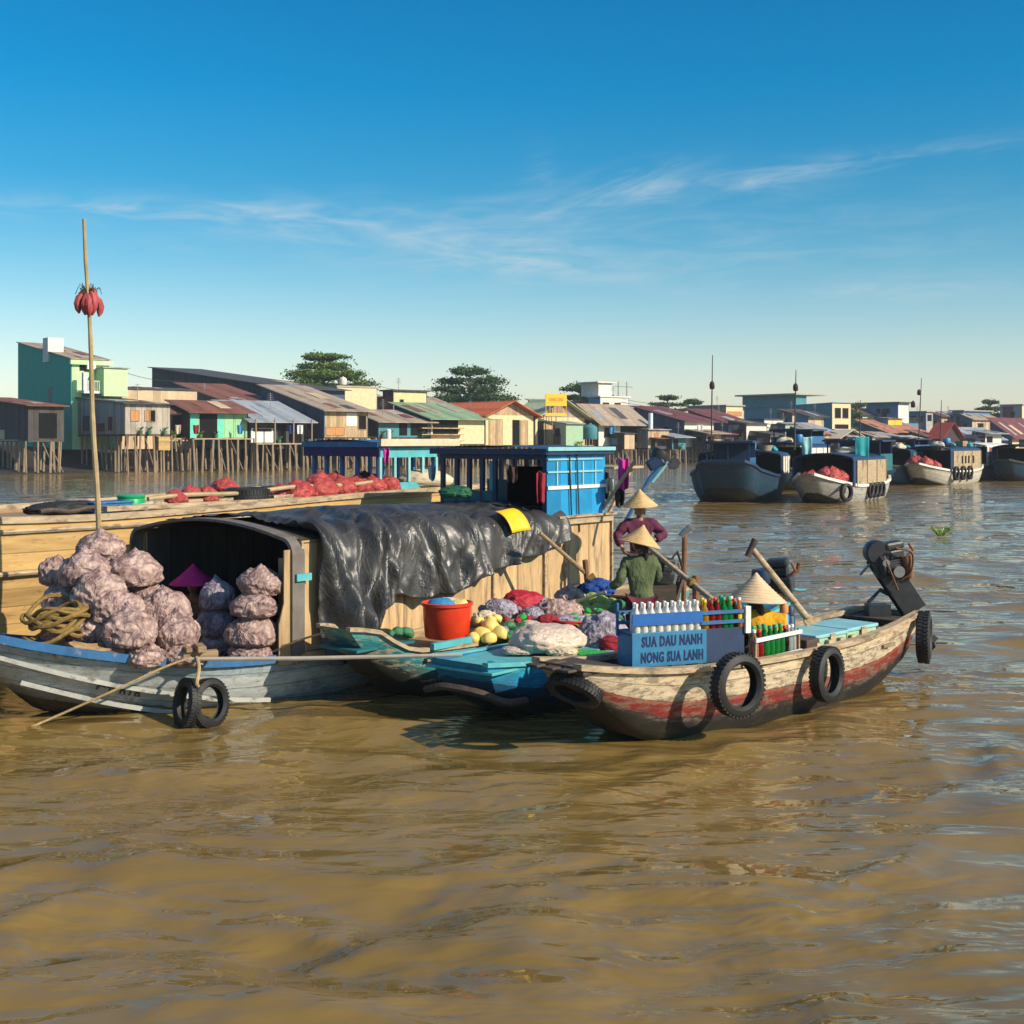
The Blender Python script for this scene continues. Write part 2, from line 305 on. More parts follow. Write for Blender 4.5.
# ------------------------------------------------------------------ mesh building
class MB:
    def __init__(s): s.v = []; s.f = []; s.uv = []
    def add(s, vs, fs, m=None, uv=None):
        o = len(s.v)
        s.v += [tuple(m @ Vector(p)) if m is not None else tuple(p) for p in vs]
        s.f += [tuple(i+o for i in f) for f in fs]
        s.uv += uv if uv else [(0, 0)]*len(vs)
        return s
    def box(s, x0, x1, y0, y1, z0, z1, m=None):
        vs = [(x0, y0, z0), (x1, y0, z0), (x1, y1, z0), (x0, y1, z0), (x0, y0, z1), (x1, y0, z1), (x1, y1, z1), (x0, y1, z1)]
        return s.add(vs, [(0, 3, 2, 1), (4, 5, 6, 7), (0, 1, 5, 4), (1, 2, 6, 5), (2, 3, 7, 6), (3, 0, 4, 7)], m)
    def prism(s, poly, h, m=None):
        """polygon in xy, from z=0 to h"""
        n = len(poly)
        vs = [(x, y, 0) for x, y in poly]+[(x, y, h) for x, y in poly]
        fs = [tuple(range(n-1, -1, -1)), tuple(range(n, 2*n))]+[(i, (i+1) % n, n+(i+1) % n, n+i) for i in range(n)]
        return s.add(vs, fs, m)
    def bar(s, a, b, w, h=None, up=(0, 0, 1)):
        a, b = Vector(a), Vector(b); h = h or w; d = (b-a); L = d.length; d.normalize()
        u = Vector(up)
        if abs(d.dot(u)) > .98: u = Vector((0, 1, 0))
        x = d.cross(u).normalized(); z = x.cross(d)
        m = Matrix((( x.x, d.x, z.x, a.x), (x.y, d.y, z.y, a.y), (x.z, d.z, z.z, a.z), (0, 0, 0, 1)))
        return s.box(-w/2, w/2, 0, L, -h/2, h/2, m)
    def tube(s, pts, r, n=8, cap=True):
        pts = [Vector(p) for p in pts]; k = len(pts)
        rs = r if isinstance(r, (list, tuple)) else [r]*k
        o = len(s.v); ref = None
        for i, p in enumerate(pts):
            d = (pts[min(i+1, k-1)]-pts[max(i-1, 0)]).normalized()
            if ref is None:
                ref = d.cross(Vector((0, 0, 1)) if abs(d.z) < .9 else Vector((1, 0, 0))).normalized()
            ref = (ref-d*ref.dot(d)).normalized(); y = d.cross(ref)
            for j in range(n):
                a = 2*math.pi*j/n
                s.v.append(tuple(p+(ref*math.cos(a)+y*math.sin(a))*rs[i])); s.uv.append((0, 0))
        for i in range(k-1):
            for j in range(n):
                a, b = o+i*n+j, o+i*n+(j+1) % n
                s.f.append((a, b, b+n, a+n))
        if cap:
            s.f.append(tuple(o+j for j in range(n-1, -1, -1))); s.f.append(tuple(o+(k-1)*n+j for j in range(n)))
        return s
    def lathe(s, prof, n=20, m=None, closed=False):
        vs = []; fs = []; k = len(prof)
        for (r, z) in prof:
            for j in range(n):
                a = 2*math.pi*j/n; vs.append((r*math.cos(a), r*math.sin(a), z))
        for i in range(k if closed else k-1):
            for j in range(n):
                a, b = i*n+j, i*n+(j+1) % n; c = ((i+1) % k)*n
                fs.append((a, b, c+(j+1) % n, c+j))
        if not closed:
            if prof[0][0] > 1e-4: fs.append(tuple(range(n-1, -1, -1)))
            if prof[-1][0] > 1e-4: fs.append(tuple((k-1)*n+j for j in range(n)))
        return s.add(vs, fs, m)
    def grid(s, fn, nu, nv, m=None):
        vs = [fn(i/nu, j/nv) for i in range(nu+1) for j in range(nv+1)]
        w = nv+1
        return s.add(vs, [(i*w+j, (i+1)*w+j, (i+1)*w+j+1, i*w+j+1) for i in range(nu) for j in range(nv)], m)
    def mesh(s, name, m, smooth=False):
        me = bpy.data.meshes.new(name); me.from_pydata(s.v, [], s.f)
        if any(u != (0, 0) for u in s.uv):
            l = me.uv_layers.new(name='UVMap')
            idx = np.empty(len(me.loops), dtype=np.int32); me.loops.foreach_get('vertex_index', idx)
            l.data.foreach_set('uv', np.array(s.uv, dtype=np.float32)[idx].ravel())
        bm = bmesh.new(); bm.from_mesh(me); bmesh.ops.remove_doubles(bm, verts=bm.verts, dist=1e-5)
        bmesh.ops.recalc_face_normals(bm, faces=bm.faces); bm.to_mesh(me); bm.free()
        if smooth:
            me.polygons.foreach_set('use_smooth', [True]*len(me.polygons))
            me.set_sharp_from_angle(angle=R(42))
        me.materials.append(M[m] if isinstance(m, str) else m); return me
    def build(s, name, m, parent=None, smooth=False, bevel=0, loc=None, rot=None):
        return link(s.mesh(name, m, smooth), name, parent, bevel, loc, rot)

def link(me, name, parent=None, bevel=0, loc=None, rot=None):
    o = bpy.data.objects.new(name, me); COL.objects.link(o)
    if parent is not None: o.parent = parent
    if loc is not None: o.location = loc
    if rot is not None: o.rotation_euler = rot
    if bevel:
        b = o.modifiers.new('Bevel', 'BEVEL'); b.width = bevel; b.segments = 2; b.limit_method = 'ANGLE'; b.angle_limit = R(40)
    return o
def tag(o, label=None, cat=None, group=None, kind=None):
    for k, v in (('label', label), ('category', cat), ('group', group), ('kind', kind)):
        if v: o[k] = v
    return o
def thing(name, label, cat, loc=(0, 0, 0), rz=0, group=None, rot=None):
    o = bpy.data.objects.new(name, None); COL.objects.link(o); o.empty_display_size = .2
    o.location = loc; o.rotation_euler = rot or (0, 0, rz)
    return tag(o, label, cat, group)
KIDS = {}
def copy_tree(o, label=None, group=None, parent=None):
    c = o.copy(); COL.objects.link(c)
    if parent is not None: c.parent = parent
    if label: c['label'] = label
    if group: c['group'] = group
    for ch in [x for x in S.objects if x.parent == o]: copy_tree(ch, parent=c)
    return c
def evalmesh(o):
    dg = bpy.context.evaluated_depsgraph_get(); dg.update()
    me = bpy.data.meshes.new_from_object(o.evaluated_get(dg)); return me
def lerp(a, b, t): return a+(b-a)*t
def pw(x, pts):
    """piecewise smooth curve through (x, y) points"""
    if x <= pts[0][0]: return pts[0][1]
    for (a, p), (b, q) in zip(pts, pts[1:]):
        if x <= b:
            t = (x-a)/(b-a); t = t*t*(3-2*t) if False else t
            return p+(q-p)*t
    return pts[-1][1]
def curve(pts, n=12):
    """Catmull-Rom through 3-D points"""
    P = [Vector(p) for p in pts]; P = [2*P[0]-P[1]]+P+[2*P[-1]-P[-2]]; out = []
    for i in range(1, len(P)-2):
        for k in range(n):
            t = k/n; a, b, c, d = P[i-1:i+3]
            out.append(.5*((2*b)+(c-a)*t+(2*a-5*b+4*c-d)*t*t+(3*b-a-3*c+d)*t**3))
    out.append(P[-2]); return out
def spl(x, pts):
    xs = [p[0] for p in pts]
    if x <= xs[0]: return pts[0][1]
    if x >= xs[-1]: return pts[-1][1]
    for i in range(len(pts)-1):
        if x <= xs[i+1]:
            p0 = pts[max(i-1, 0)]; p1 = pts[i]; p2 = pts[i+1]; p3 = pts[min(i+2, len(pts)-1)]
            h = p2[0]-p1[0]; t = (x-p1[0])/h
            m1 = (p2[1]-p0[1])/max(p2[0]-p0[0], 1e-6)*h; m2 = (p3[1]-p1[1])/max(p3[0]-p1[0], 1e-6)*h
            return (2*t**3-3*t*t+1)*p1[1]+(t**3-2*t*t+t)*m1+(-2*t**3+3*t*t)*p2[1]+(t**3-t*t)*m2

# ------------------------------------------------------------------ world, sun, camera
SUN_EL, SUN_AZ = R(30), math.atan2(.87, -.50)     # azimuth clockwise from +Y
sd = Vector((math.sin(SUN_AZ)*math.cos(SUN_EL), math.cos(SUN_AZ)*math.cos(SUN_EL), math.sin(SUN_EL)))
sl = bpy.data.lights.new('sun', 'SUN'); sl.energy = 4.6; sl.angle = R(.5); sl.color = (1, .86, .66)
so = bpy.data.objects.new('sun', sl); COL.objects.link(so); so.rotation_euler = (-sd).to_track_quat('-Z', 'Y').to_euler(); so.location = (30, -20, 30)
def world():
    w = bpy.data.worlds.new('World'); S.world = w; w.use_nodes = True
    T = NT.__new__(NT); T.t = w.node_tree; T.n = T.t.nodes; T.l = T.t.links
    bg = T.n['Background']; bg.inputs[1].default_value = SKY
    sk = T.n.new('ShaderNodeTexSky'); sk.sky_type = 'NISHITA'; sk.sun_disc = False
    sk.sun_elevation = SUN_EL; sk.sun_rotation = SUN_AZ; sk.air_density = 1.0; sk.dust_density = .6; sk.ozone_density = 2.0
    tc = T.n.new('ShaderNodeTexCoord'); g = tc.outputs['Generated']
    sp = T.n.new('ShaderNodeSeparateXYZ'); T.link(g, sp.inputs[0]); x, y, z = sp.outputs
    ele = T.math('MAXIMUM', z, 0)
    # the clear air overhead is a deeper, greener blue than the plain model gives; the horizon stays pale
    tint = T.ramp(ele, SKYTINT)
    col = T.mix(1.0, sk.outputs[0], tint, 'MULTIPLY')
    # cirrus: streaks in the plane u = x/y, v = z/y
    yy = T.math('MAXIMUM', y, .05); u = T.math('DIVIDE', x, yy); v = T.math('DIVIDE', z, yy)
    def streak(px, py, wx, wy, slope, dens, fs=1):
        du = T.math('SUBTRACT', u, (px-512)/F); dv = T.math('SUBTRACT', v, (HY-py)/F)
        dv = T.math('SUBTRACT', dv, T.math('MULTIPLY', du, slope))
        a = T.math('POWER', T.math('DIVIDE', du, wx/F), 2); b = T.math('POWER', T.math('DIVIDE', dv, wy/F), 2)
        m = T.math('EXPONENT', T.math('MULTIPLY', T.math('ADD', a, b), -1))
        cb = T.n.new('ShaderNodeCombineXYZ'); T.link(T.math('MULTIPLY', u, 5.5*fs), cb.inputs[0]); T.link(T.math('MULTIPLY', dv, 30*fs), cb.inputs[1]); cb.inputs[2].default_value = px
        nz = T.step(T.noise(cb.outputs[0], 2.2, 7, .62, .8), .38, .8)
        return T.math('MULTIPLY', T.math('MULTIPLY', m, nz), dens)
    tot = None
    for a in CLOUDS:
        k = streak(*a); tot = k if tot is None else T.math('ADD', tot, k)
    tot = T.math('MINIMUM', tot, .9)
    col = T.mix(tot, col, CLOUDC)
    T.link(col, bg.inputs[0])
SKY = .115
SKYTINT = [(0, (1.08, .96, .91)), (.03, (1.0, .96, .93)), (.08, (.72, .84, .84)), (.14, (.34, .70, .78)), (.20, (.10, .60, .76)), (.27, (.006, .57, .81)), (.36, (.0, .53, .80)), (.5, (.5, .8, 1.0)), (.8, (.95, 1.0, 1.05))]
CLOUDS = [(190, 213, 210, 13, -.03, .62), (330, 222, 150, 24, -.06, .5), (480, 225, 130, 30, .05, .3), (600, 195, 75, 17, .30, .62), (520, 262, 110, 20, -.06, .85), (455, 245, 55, 14, -.25, .45), (600, 262, 50, 16, -.1, .3),
          (800, 170, 200, 11, .14, .40), (690, 190, 120, 18, .12, .36), (900, 290, 120, 14, .04, .4), (690, 335, 45, 5, 0, .5), (300, 250, 260, 40, .02, .16), (700, 250, 300, 60, .05, .24), (540, 180, 16, 30, .2, .28)]
CLOUDC = (3.6, 4.3, 4.6)
world()
cam = bpy.data.cameras.new('camera'); co = bpy.data.objects.new('camera', cam); COL.objects.link(co)
co.location = (0, 0, CH); co.rotation_euler = (R(90), 0, 0); cam.sensor_width = 36; cam.lens = 36*F/1024
cam.shift_y = (HY-512)/1024; cam.clip_start = .1; cam.clip_end = 20000; S.camera = co
S.view_settings.view_transform = 'Standard'; S.view_settings.look = 'None'; S.view_settings.exposure = 0.5; S.view_settings.gamma = 1

def haze():
    m = bpy.data.materials.new('haze'); m.use_nodes = True; t = m.node_tree
    t.nodes.remove(t.nodes['Principled BSDF']); v = t.nodes.new('ShaderNodeVolumePrincipled')
    v.inputs['Color'].default_value = (.86, .92, 1, 1); v.inputs['Density'].default_value = HAZE; v.inputs['Anisotropy'].default_value = 0
    t.links.new(v.outputs[0], t.nodes['Material Output'].inputs['Volume'])
    me = bpy.data.meshes.new('haze'); x, y0, y1, z0, z1 = 11000, -4500, 14000, -3, 30
    me.from_pydata([(a, b, c) for a in (-x, x) for b in (y0, y1) for c in (z0, z1)], [], [(0, 1, 3, 2), (4, 6, 7, 5), (0, 4, 5, 1), (2, 3, 7, 6), (0, 2, 6, 4), (1, 5, 7, 3)])
    me.materials.append(m); o = bpy.data.objects.new('haze', me); COL.objects.link(o); o['kind'] = 'stuff'
HAZE = .0003

haze()
S.cycles.max_bounces = 6; S.cycles.use_denoising = True
# ------------------------------------------------------------------ water: one sheet to the horizon, real waves near the camera
def build_water():
    ys = [4.0]
    while ys[-1] < 9000: ys.append(ys[-1]+max(.045, .0085*ys[-1])*(1 if ys[-1] < 250 else 6))
    xs = [0.0]
    while xs[-1] < 6000: xs.append(xs[-1]+(.085 if xs[-1] < 9 else max(.085, .02*(xs[-1]-5))))
    xs = np.array([-x for x in xs[:0:-1]]+xs); ys = np.array([-4000, -100, 0]+ys)
    X, Y = np.meshgrid(xs, ys); Z = np.zeros_like(X)
    rs = np.random.RandomState(4)
    dx = np.gradient(xs)[None, :]*np.ones_like(X); dy = np.gradient(ys)[:, None]*np.ones_like(X); sp = np.maximum(dx, dy)
    wx = X+.35*np.sin(.9*Y+.4*X)+.2*np.sin(2.1*X-1.3*Y); wy = Y+.35*np.sin(.7*X+.5)+.25*np.sin(1.7*X+1.1*Y)
    for i in range(60):
        lam = 10**rs.uniform(math.log10(.26), math.log10(3.2)); a = rs.normal(math.pi/2+.25, .55)
        k = 2*math.pi/lam; amp = .0066*lam**.72*rs.uniform(.5, 1.2)
        ph = k*(wx*math.cos(a)+wy*math.sin(a))+rs.uniform(0, 6.28)
        w = np.exp(np.sin(ph)*.9)-1.27
        Z += amp*w*np.clip(1.5-sp*4/lam, 0, 1)
    patch = .65+.5*np.sin(.5*X+.9*Y+np.sin(.31*X-.4*Y)*2)*np.sin(.23*X-.6*Y+1)
    Z *= np.clip(patch, .25, 1.3)
    ny, nx = X.shape
    me = bpy.data.meshes.new('water')
    co_ = np.stack([X, Y, Z], -1).reshape(-1, 3).astype(np.float32)
    i = (np.arange(ny-1)[:, None]*nx+np.arange(nx-1)[None, :]).ravel()
    q = np.stack([i, i+1, i+1+nx, i+nx], -1).astype(np.int32)
    me.vertices.add(len(co_)); me.vertices.foreach_set('co', co_.ravel())
    me.loops.add(q.size); me.loops.foreach_set('vertex_index', q.ravel())
    me.polygons.add(len(q)); me.polygons.foreach_set('loop_start', np.arange(0, q.size, 4, dtype=np.int32))
    me.polygons.foreach_set('use_smooth', np.ones(len(q), dtype=bool))
    me.update(calc_edges=True); me.materials.append(M['water'])
    tag(link(me, 'water'), kind='structure')
build_water()

# ------------------------------------------------------------------ bank line and village ground
BU = Vector((.76, .65, 0)).normalized(); BV = Vector((-.65, .76, 0)).normalized(); BP = Vector((-43.2, 117, 0))
BRZ = math.atan2(BU.y, BU.x)
def dbank(px):
    r = (px-512)/F; k = (r*BP.y-BP.x)/(BU.x-BU.y*r); return BP.y+BU.y*k
def bank():
    rows = [(-1.5, -.6), (1.5, .06), (6, .30), (11, .7), (15, 1.9), (19, 2.4), (60, 2.6), (400, 3.0), (8000, 3.0)]
    ks = [-3000, -400, -120]+[x*4-60 for x in range(0, 120)]+[600, 1500, 9000]
    vs = []; fs = []
    for k in ks:
        for j, (v, z) in enumerate(rows):
            n = noise.noise(Vector((k*.13, v*.3, 0)))
            p = BP+BU*k+BV*(v+(n*1.2 if j < 4 else 0)); vs.append((p.x, p.y, z+(n*.25 if 0 < j < 6 else 0)))
    w = len(rows)
    for i in range(len(ks)-1):
        for j in range(w-1): fs.append((i*w+j, (i+1)*w+j, (i+1)*w+j+1, i*w+j+1))
    o = MB().add(vs, fs).build('river_bank', 'mud', smooth=True); tag(o, kind='structure')
bank()

# ------------------------------------------------------------------ hulls
FR = [(0, 0, 0), (.02, .55, 0), (.14, .78, 0), (.34, .89, 0), (.6, .96, 0), (.82, .99, 0), (1.0, 1.0, 0)]
def hull(parent, L, hb, sheer, keel, floor, rb, rs, hm, im, rail, th=.045, railw=.07, railh=.05, n=40, railmat2=None, name='hull', x0=0):
    """hb, sheer, keel, floor: functions of s in 0..1; rb / rs: rake of bow and stern"""
    ol = MB(); rows = []
    def pt(s, f, g, sgn, off=0):
        zk, zs = keel(s), sheer(s); z = zk+(zs-zk)*f
        a = rb*(1-f); b = L-rs*(1-f); x = a+(b-a)*s
        y = sgn*max(hb(s)*g-off, 0)
        return (x0+x, y, z)
    # outer skin, both sides
    for sgn in (-1, 1):
        vs = []; uv = []; fs = []; k = len(FR)
        for i in range(n+1):
            s = i/n
            for (f, g, _) in FR:
                vs.append(pt(s, f, g, sgn)); uv.append((s*L+.01, f*.98+.01))
        for i in range(n):
            for j in range(k-1): fs.append((i*k+j, (i+1)*k+j, (i+1)*k+j+1, i*k+j+1))
        ol.add(vs, fs, uv=uv)
    for s in (0, 1):                                     # transoms
        vs = []; uv = []
        for (f, g, _) in FR[1:]: vs.append(pt(s, f, g, -1)); uv.append((s*L+.01, f*.98+.01))
        for (f, g, _) in reversed(FR[1:]): vs.append(pt(s, f, g, 1)); uv.append((s*L+.01, f*.98+.01))
        m = len(vs)//2
        ol.add(vs, [(i, i+1, 2*m-2-i, 2*m-1-i) for i in range(m-1)], uv=uv)
    h = ol.build(name, hm, parent, smooth=True)
    inn = MB()
    for sgn in (-1, 1):
        vs = []; fs = []
        for i in range(n+1):
            s = i/n; zk, zs = keel(s), sheer(s); fl = min(floor(s), zs-.02)
            ff = max((fl-zk)/(zs-zk), .05); g = pw(ff, [(q[0], q[1]) for q in FR])
            x = pt(s, 1, 1, sgn)[0]; xb = pt(s, ff, 1, sgn)[0]
            vs += [(x, sgn*max(hb(s)-th, .01), zs), (xb, sgn*max(hb(s)*g-th, .01), fl), (xb, 0, fl)]
        for i in range(n):
            for j in range(2): fs.append((i*3+j, (i+1)*3+j, (i+1)*3+j+1, i*3+j+1))
        inn.add(vs, fs)
    inn.build('floor_boards', im, parent)
    for sgn in (-1, 1):
        vs = []; fs = []
        for i in range(n+1):
            s = i/n; x, y, z = pt(s, 1, 1, sgn)
            yo, yi = y+sgn*railw*.45, y-sgn*railw*.55
            vs += [(x, yo, z-railh*.5), (x, yo, z+railh*.5), (x, yi, z+railh*.5), (x, yi, z-railh*.5)]
        for i in range(n):
            for j in range(4): fs.append((i*4+j, (i+1)*4+j, (i+1)*4+(j+1) % 4, i*4+(j+1) % 4))
        fs += [(0, 1, 2, 3), (n*4+3, n*4+2, n*4+1, n*4)]
        MB().add(vs, fs).build('gunwale', rail, parent)
    rbx = MB()                                            # ribs inside
    for i in range(3, n-2, 3):
        s = i/n; fl = min(floor(s), sheer(s)-.02)
        for sgn in (-1, 1):
            x = pt(s, 1, 1, sgn)[0]
            
            if sheer(s)-fl > .2: rbx.bar((x, sgn*(hb(s)-th-.012), sheer(s)-.06), (pt(s, max((fl-keel(s))/(sheer(s)-keel(s)), .05), 1, sgn)[0], sgn*(hb(s)*.86-th-.012), fl), .05, .03, (1, 0, 0))
    rbx.build('rib_frame', im, parent)
    return h, pt

def beam(parent, L, pt, s, z, w, m, hbv):
    x = pt(s, 1, 1, 1)[0]; MB().box(x-w/2, x+w/2, -hbv, hbv, z-.03, z).build('thwart', m, parent, bevel=.006)

def tyre_mesh(name='tyre', R0=.33, w=.165, rim=.225):
    mb = MB(); prof = [(rim, -w*.32), (rim+.02, -w*.46), (R0-.07, -w*.54), (R0-.02, -w*.46), (R0, -w*.36), (R0+.004, -w*.1), (R0+.004, w*.1), (R0, w*.36), (R0-.02, w*.46), (R0-.07, w*.54), (rim+.02, w*.46), (rim, w*.32), (rim+.03, w*.25), (R0-.05, w*.3), (R0-.035, 0), (R0-.05, -w*.3), (rim+.03, -w*.25)]
    mb.lathe(prof, 36, closed=True)
    for k in range(40):                                    # tread blocks
        a = 2*math.pi*k/40; m = Matrix.Rotation(a, 4, 'Z')
        mb.box(R0-.004, R0+.012, -.016, .016, -w*.42, -w*.06, m); mb.box(R0-.004, R0+.012, .01, .04, w*.06, w*.42, m)
    return mb.mesh(name, 'black', True)
TYRE = tyre_mesh()
def tyre(label, loc, nrm, scale=1, group='old tyres hung as fenders', tilt=0):
    o = link(TYRE, 'tyre'); o.location = loc; o.scale = (scale,)*3
    q = Vector(nrm).to_track_quat('Z', 'Y'); o.rotation_euler = q.to_euler()
    return tag(o, label, 'tyre', group)
def rope(label, pts, r=.012, m='rope', n=10):
    o = MB().tube(curve(pts, n), r, 7).build('rope', m, smooth=True); return tag(o, label, 'rope')

def local(o_xy, ang):
    m = Matrix.Translation((o_xy[0], o_xy[1], 0)) @ Matrix.Rotation(ang, 4, 'Z'); return m

# ================================================================== boat A: cargo boat with sacks, plywood house, tarpaulin
ANG = math.atan2(.78, .625)
MA = local((-3.92, 16.53), ANG); MAi = MA.inverted()
A = thing('cargo_boat', 'long plywood cargo boat with blue gunwale, black tarpaulin roof and bright blue wheelhouse', 'boat', MA.translation, ANG)
M['hullA'] = hullmat('white and blue hull paint', None, [(0, (.03, .028, .025)), (.22, (.24, .25, .24)), (.34, (.46, .50, .50)), (.78, (.30, .38, .42)), (.92, (.06, .18, .34))], (.33, .33, .31), .6, .56)
LA = 10.9
hbA = lambda s: spl(s, [(0, .30), (.05, .62), (.12, 1.02), (.22, 1.42), (.33, 1.6), (.5, 1.62), (.85, 1.55), (1, 1.2)])
shA = lambda s: spl(s, [(0, 1.12), (.08, .86), (.2, .60), (.33, .52), (.6, .54), (.85, .75), (1, .95)])
hA, ptA = hull(A, LA, hbA, shA, lambda s: spl(s, [(0, .05), (.1, -.2), (.25, -.35), (.9, -.35), (1, -.1)]), lambda s: spl(s, [(0, .75), (.12, .5), (.3, .34), (1, .5)]), 1.1, .5, 'hullA', 'wood', 'bluemid', railw=.10, railh=.10, x0=-3.6)
M['strake'] = mat('worn pale strake', (.44, .44, .40), (.27, .28, .27), .7, 4, stain=(.12, .10, .08), stain_lo=.54, stain_scale=5)
st = MB()                                                 # the pale rubbing strake that sweeps down the bow, and its lower twin
for f0, f1, s1 in ((.74, .42, .26), (.40, .17, .24)):
    pts = [Vector(ptA(s1*i/14, lerp(f0, f1, (i/14)**.8), 1, -1)) for i in range(15)]
    for p, s in zip(pts, range(15)): p.y -= .01
    for a, b in zip(pts, pts[1:]): st.bar(a, b, .045, .05)
st.build('rubbing_strake', 'strake', A)
mk = MB()
def text_mesh(txt, size, ext=.003, m='lettering', bold=0):
    cu = bpy.data.curves.new('t', 'FONT'); cu.body = txt; cu.size = size; cu.extrude = ext; cu.offset = bold; cu.align_x = 'CENTER'; cu.align_y = 'CENTER'; cu.resolution_u = 3; cu.space_character = 1.14
    o = bpy.data.objects.new('t', cu); COL.objects.link(o); me = evalmesh(o); bpy.data.objects.remove(o)
    me.materials.clear(); me.materials.append(M[m]); return me
def place_text(parent, txt, size, p, right, up, m, bold=0, sx=1, name='lettering'):
    me = text_mesh(txt, size, .003, m, bold); o = link(me, name, parent)
    r_ = Vector(right).normalized(); u = Vector(up); u = (u-r_*u.dot(r_)).normalized(); nn = r_.cross(u)
    mt = Matrix(((r_.x*sx, u.x, nn.x, p[0]), (r_.y*sx, u.y, nn.y, p[1]), (r_.z*sx, u.z, nn.z, p[2]), (0, 0, 0, 1)))
    o.matrix_local = mt; return o
pa, pb = Vector(ptA(.055, .52, .98, -1)), Vector(ptA(.135, .40, .96, -1))
d = (pb-pa); nrm = Vector((d.y, -d.x, 0)).normalized()
place_text(A, 'CT 019', .15, (pa+pb)/2+nrm*.035, d, (0, 0, 1), 'letterblack', .004)
# house: plywood side walls, arched roof, hood, bulkhead
XR = 6.85
def arch(y, z=1.96, w=1.66, rise=.17): return z+rise*(1-(y/w)**2)
for sgn, nm in ((-1, 'side_wall'), (1, 'side_wall')):
    b = MB(); b.box(.02, XR, sgn*1.62-.02, sgn*1.62+.02, .5, 1.95); b.build(nm, 'ply', A)
fr = MB()
for x in (.02, 1.25, 2.5, 3.75, 5.0, 5.55, XR): fr.bar((x, -1.655, .5), (x, -1.655, 1.95), .06, .035, (1, 0, 0))
fr.box(0, XR, -1.69, -1.642, .48, .56); fr.box(5.3, XR, -1.70, -1.642, 1.86, 1.97); fr.box(5.3, XR+.05, -1.74, -1.3, 1.965, 2.0)
fr.build('wall_batten', 'wood_pale', A)
rf = MB(); rf.grid(lambda u, v: (lerp(.0, XR, u), lerp(-1.66, 1.66, v), arch(lerp(-1.66, 1.66, v))), 12, 14)
rf.grid(lambda u, v: (lerp(.0, XR, u), lerp(-1.66, 1.66, v), arch(lerp(-1.66, 1.66, v))-.04), 12, 14); rf.build('house_roof', 'wood_dark', A)
def hood_profile(w, z0, z1, rise, cr=.22, n=6):
    p = [(-w, z0), (-w, z1-cr)]
    for i in range(1, n+1):
        a = math.pi/2*i/n; p.append((-w+cr*(1-math.cos(a)), z1-cr+cr*math.sin(a)))
    for i in range(1, 12):
        y = lerp(-w+cr, w-cr, i/12); p.append((y, z1+rise*(1-(y/(w-cr))**2)))
    return p+[(-y, z) for y, z in reversed(p[:2+n])]
def hood(parent, x0, x1, w, z0, z1, rise, m, th=.035):
    b = MB(); P = hood_profile(w, z0, z1, rise); Q = hood_profile(w-th, z0, z1-th, rise); n = len(P)
    vs = [(x0, *p) for p in P]+[(x1, *p) for p in P]+[(x0, *p) for p in Q]+[(x1, *p) for p in Q]; fs = []
    for i in range(n-1): fs += [(i, i+1, n+i+1, n+i), (2*n+i, 3*n+i, 3*n+i+1, 2*n+i+1), (i, 2*n+i, 2*n+i+1, i+1), (n+i, n+i+1, 3*n+i+1, 3*n+i)]
    b.add(vs, fs); return b.build('hood', m, parent, smooth=True)
hood(A, -.16, .04, 1.70, .55, 2.0, .17, 'ribboard')
bk = MB(); bk.box(2.3, 2.34, -1.6, 1.6, .35, 1.95); bk.build('shade_panel', 'dark', A)  # near-black panel added to make the hood's inside look shaded
for sgn in (-1, 1): MB().box(.06, 2.29, sgn*1.585-.012, sgn*1.585+.012, .5, 1.93).build('shade_lining', 'boardsdark', A)  # dark boards added so the inner walls read as in shade
dp = MB()                                                 # the yellow door post panels inside the right edge of the hood
dp.prism([(-.34, .45), (-.02, .45), (-.02, 1.85), (-.26, 1.85), (-.26, 1.2), (-.34, .95)], .02, Matrix(((1, 0, 0, 0), (0, 0, 1, -1.66), (0, 1, 0, 0), (0, 0, 0, 1))))
dp.box(-.06, -.03, -1.62, -1.32, .42, 1.72)
dp.prism([(-1.62, .42), (-1.05, .42), (-1.05, .70), (-1.22, .95), (-1.27, 1.2), (-1.27, 1.5), (-1.62, 1.5)], .025, Matrix(((0, 0, 1, .02), (1, 0, 0, 0), (0, 1, 0, 0), (0, 0, 0, 1))))
dp.build('door_post_panel', 'ply', A)
MB().box(-.12, .12, -1.74, -1.712, 1.46, 1.55).build('turquoise_strip', 'turq', A)

def wheelhouse(parent, x0, x1, y0, y1, z0, z1, roofm, frm, sidem, posts, barm, sill, roof_over=.12, mats=None, side_windows=True):
    """deck cabin: roof slab, open front with posts at y values, closed side (y0) with pale bars"""
    w = thing_part('wheelhouse', parent)
    b = MB(); b.grid(lambda u, v: (lerp(x0-roof_over, x1+roof_over, u), lerp(y0-roof_over*.8, y1+roof_over, v), z1+.05*math.sin(math.pi*v)), 6, 8)
    b.grid(lambda u, v: (lerp(x0-roof_over, x1+roof_over, u), lerp(y0-roof_over*.8, y1+roof_over, v), z1-.07), 6, 8)
    b.box(x0-roof_over-.01, x0-roof_over+.02, y0-roof_over*.8, y1+roof_over, z1-.09, z1+.005); b.box(x0-roof_over+.02, x1+roof_over, y0-roof_over*.8-.01, y0-roof_over*.8+.02, z1-.09, z1+.005)
    b.build('roof', roofm, w)
    for y in posts:
        MB().box(x0, x0+.06, y-.035, y+.035, z0, z1-.07).build('post', frm, w); MB().box(x1-.06, x1, y-.035, y+.035, z0, z1-.07).build('post', frm, w)
    MB().box(x0-.012, x0+.05, y0+.002, y1-.002, z1-.17, z1-.072).build('lintel', frm, w)
    return w
def thing_part(name, parent, loc=(0, 0, 0)):
    o = bpy.data.objects.new(name, None); COL.objects.link(o); o.parent = parent; o.location = loc; o.empty_display_size = .1; return o

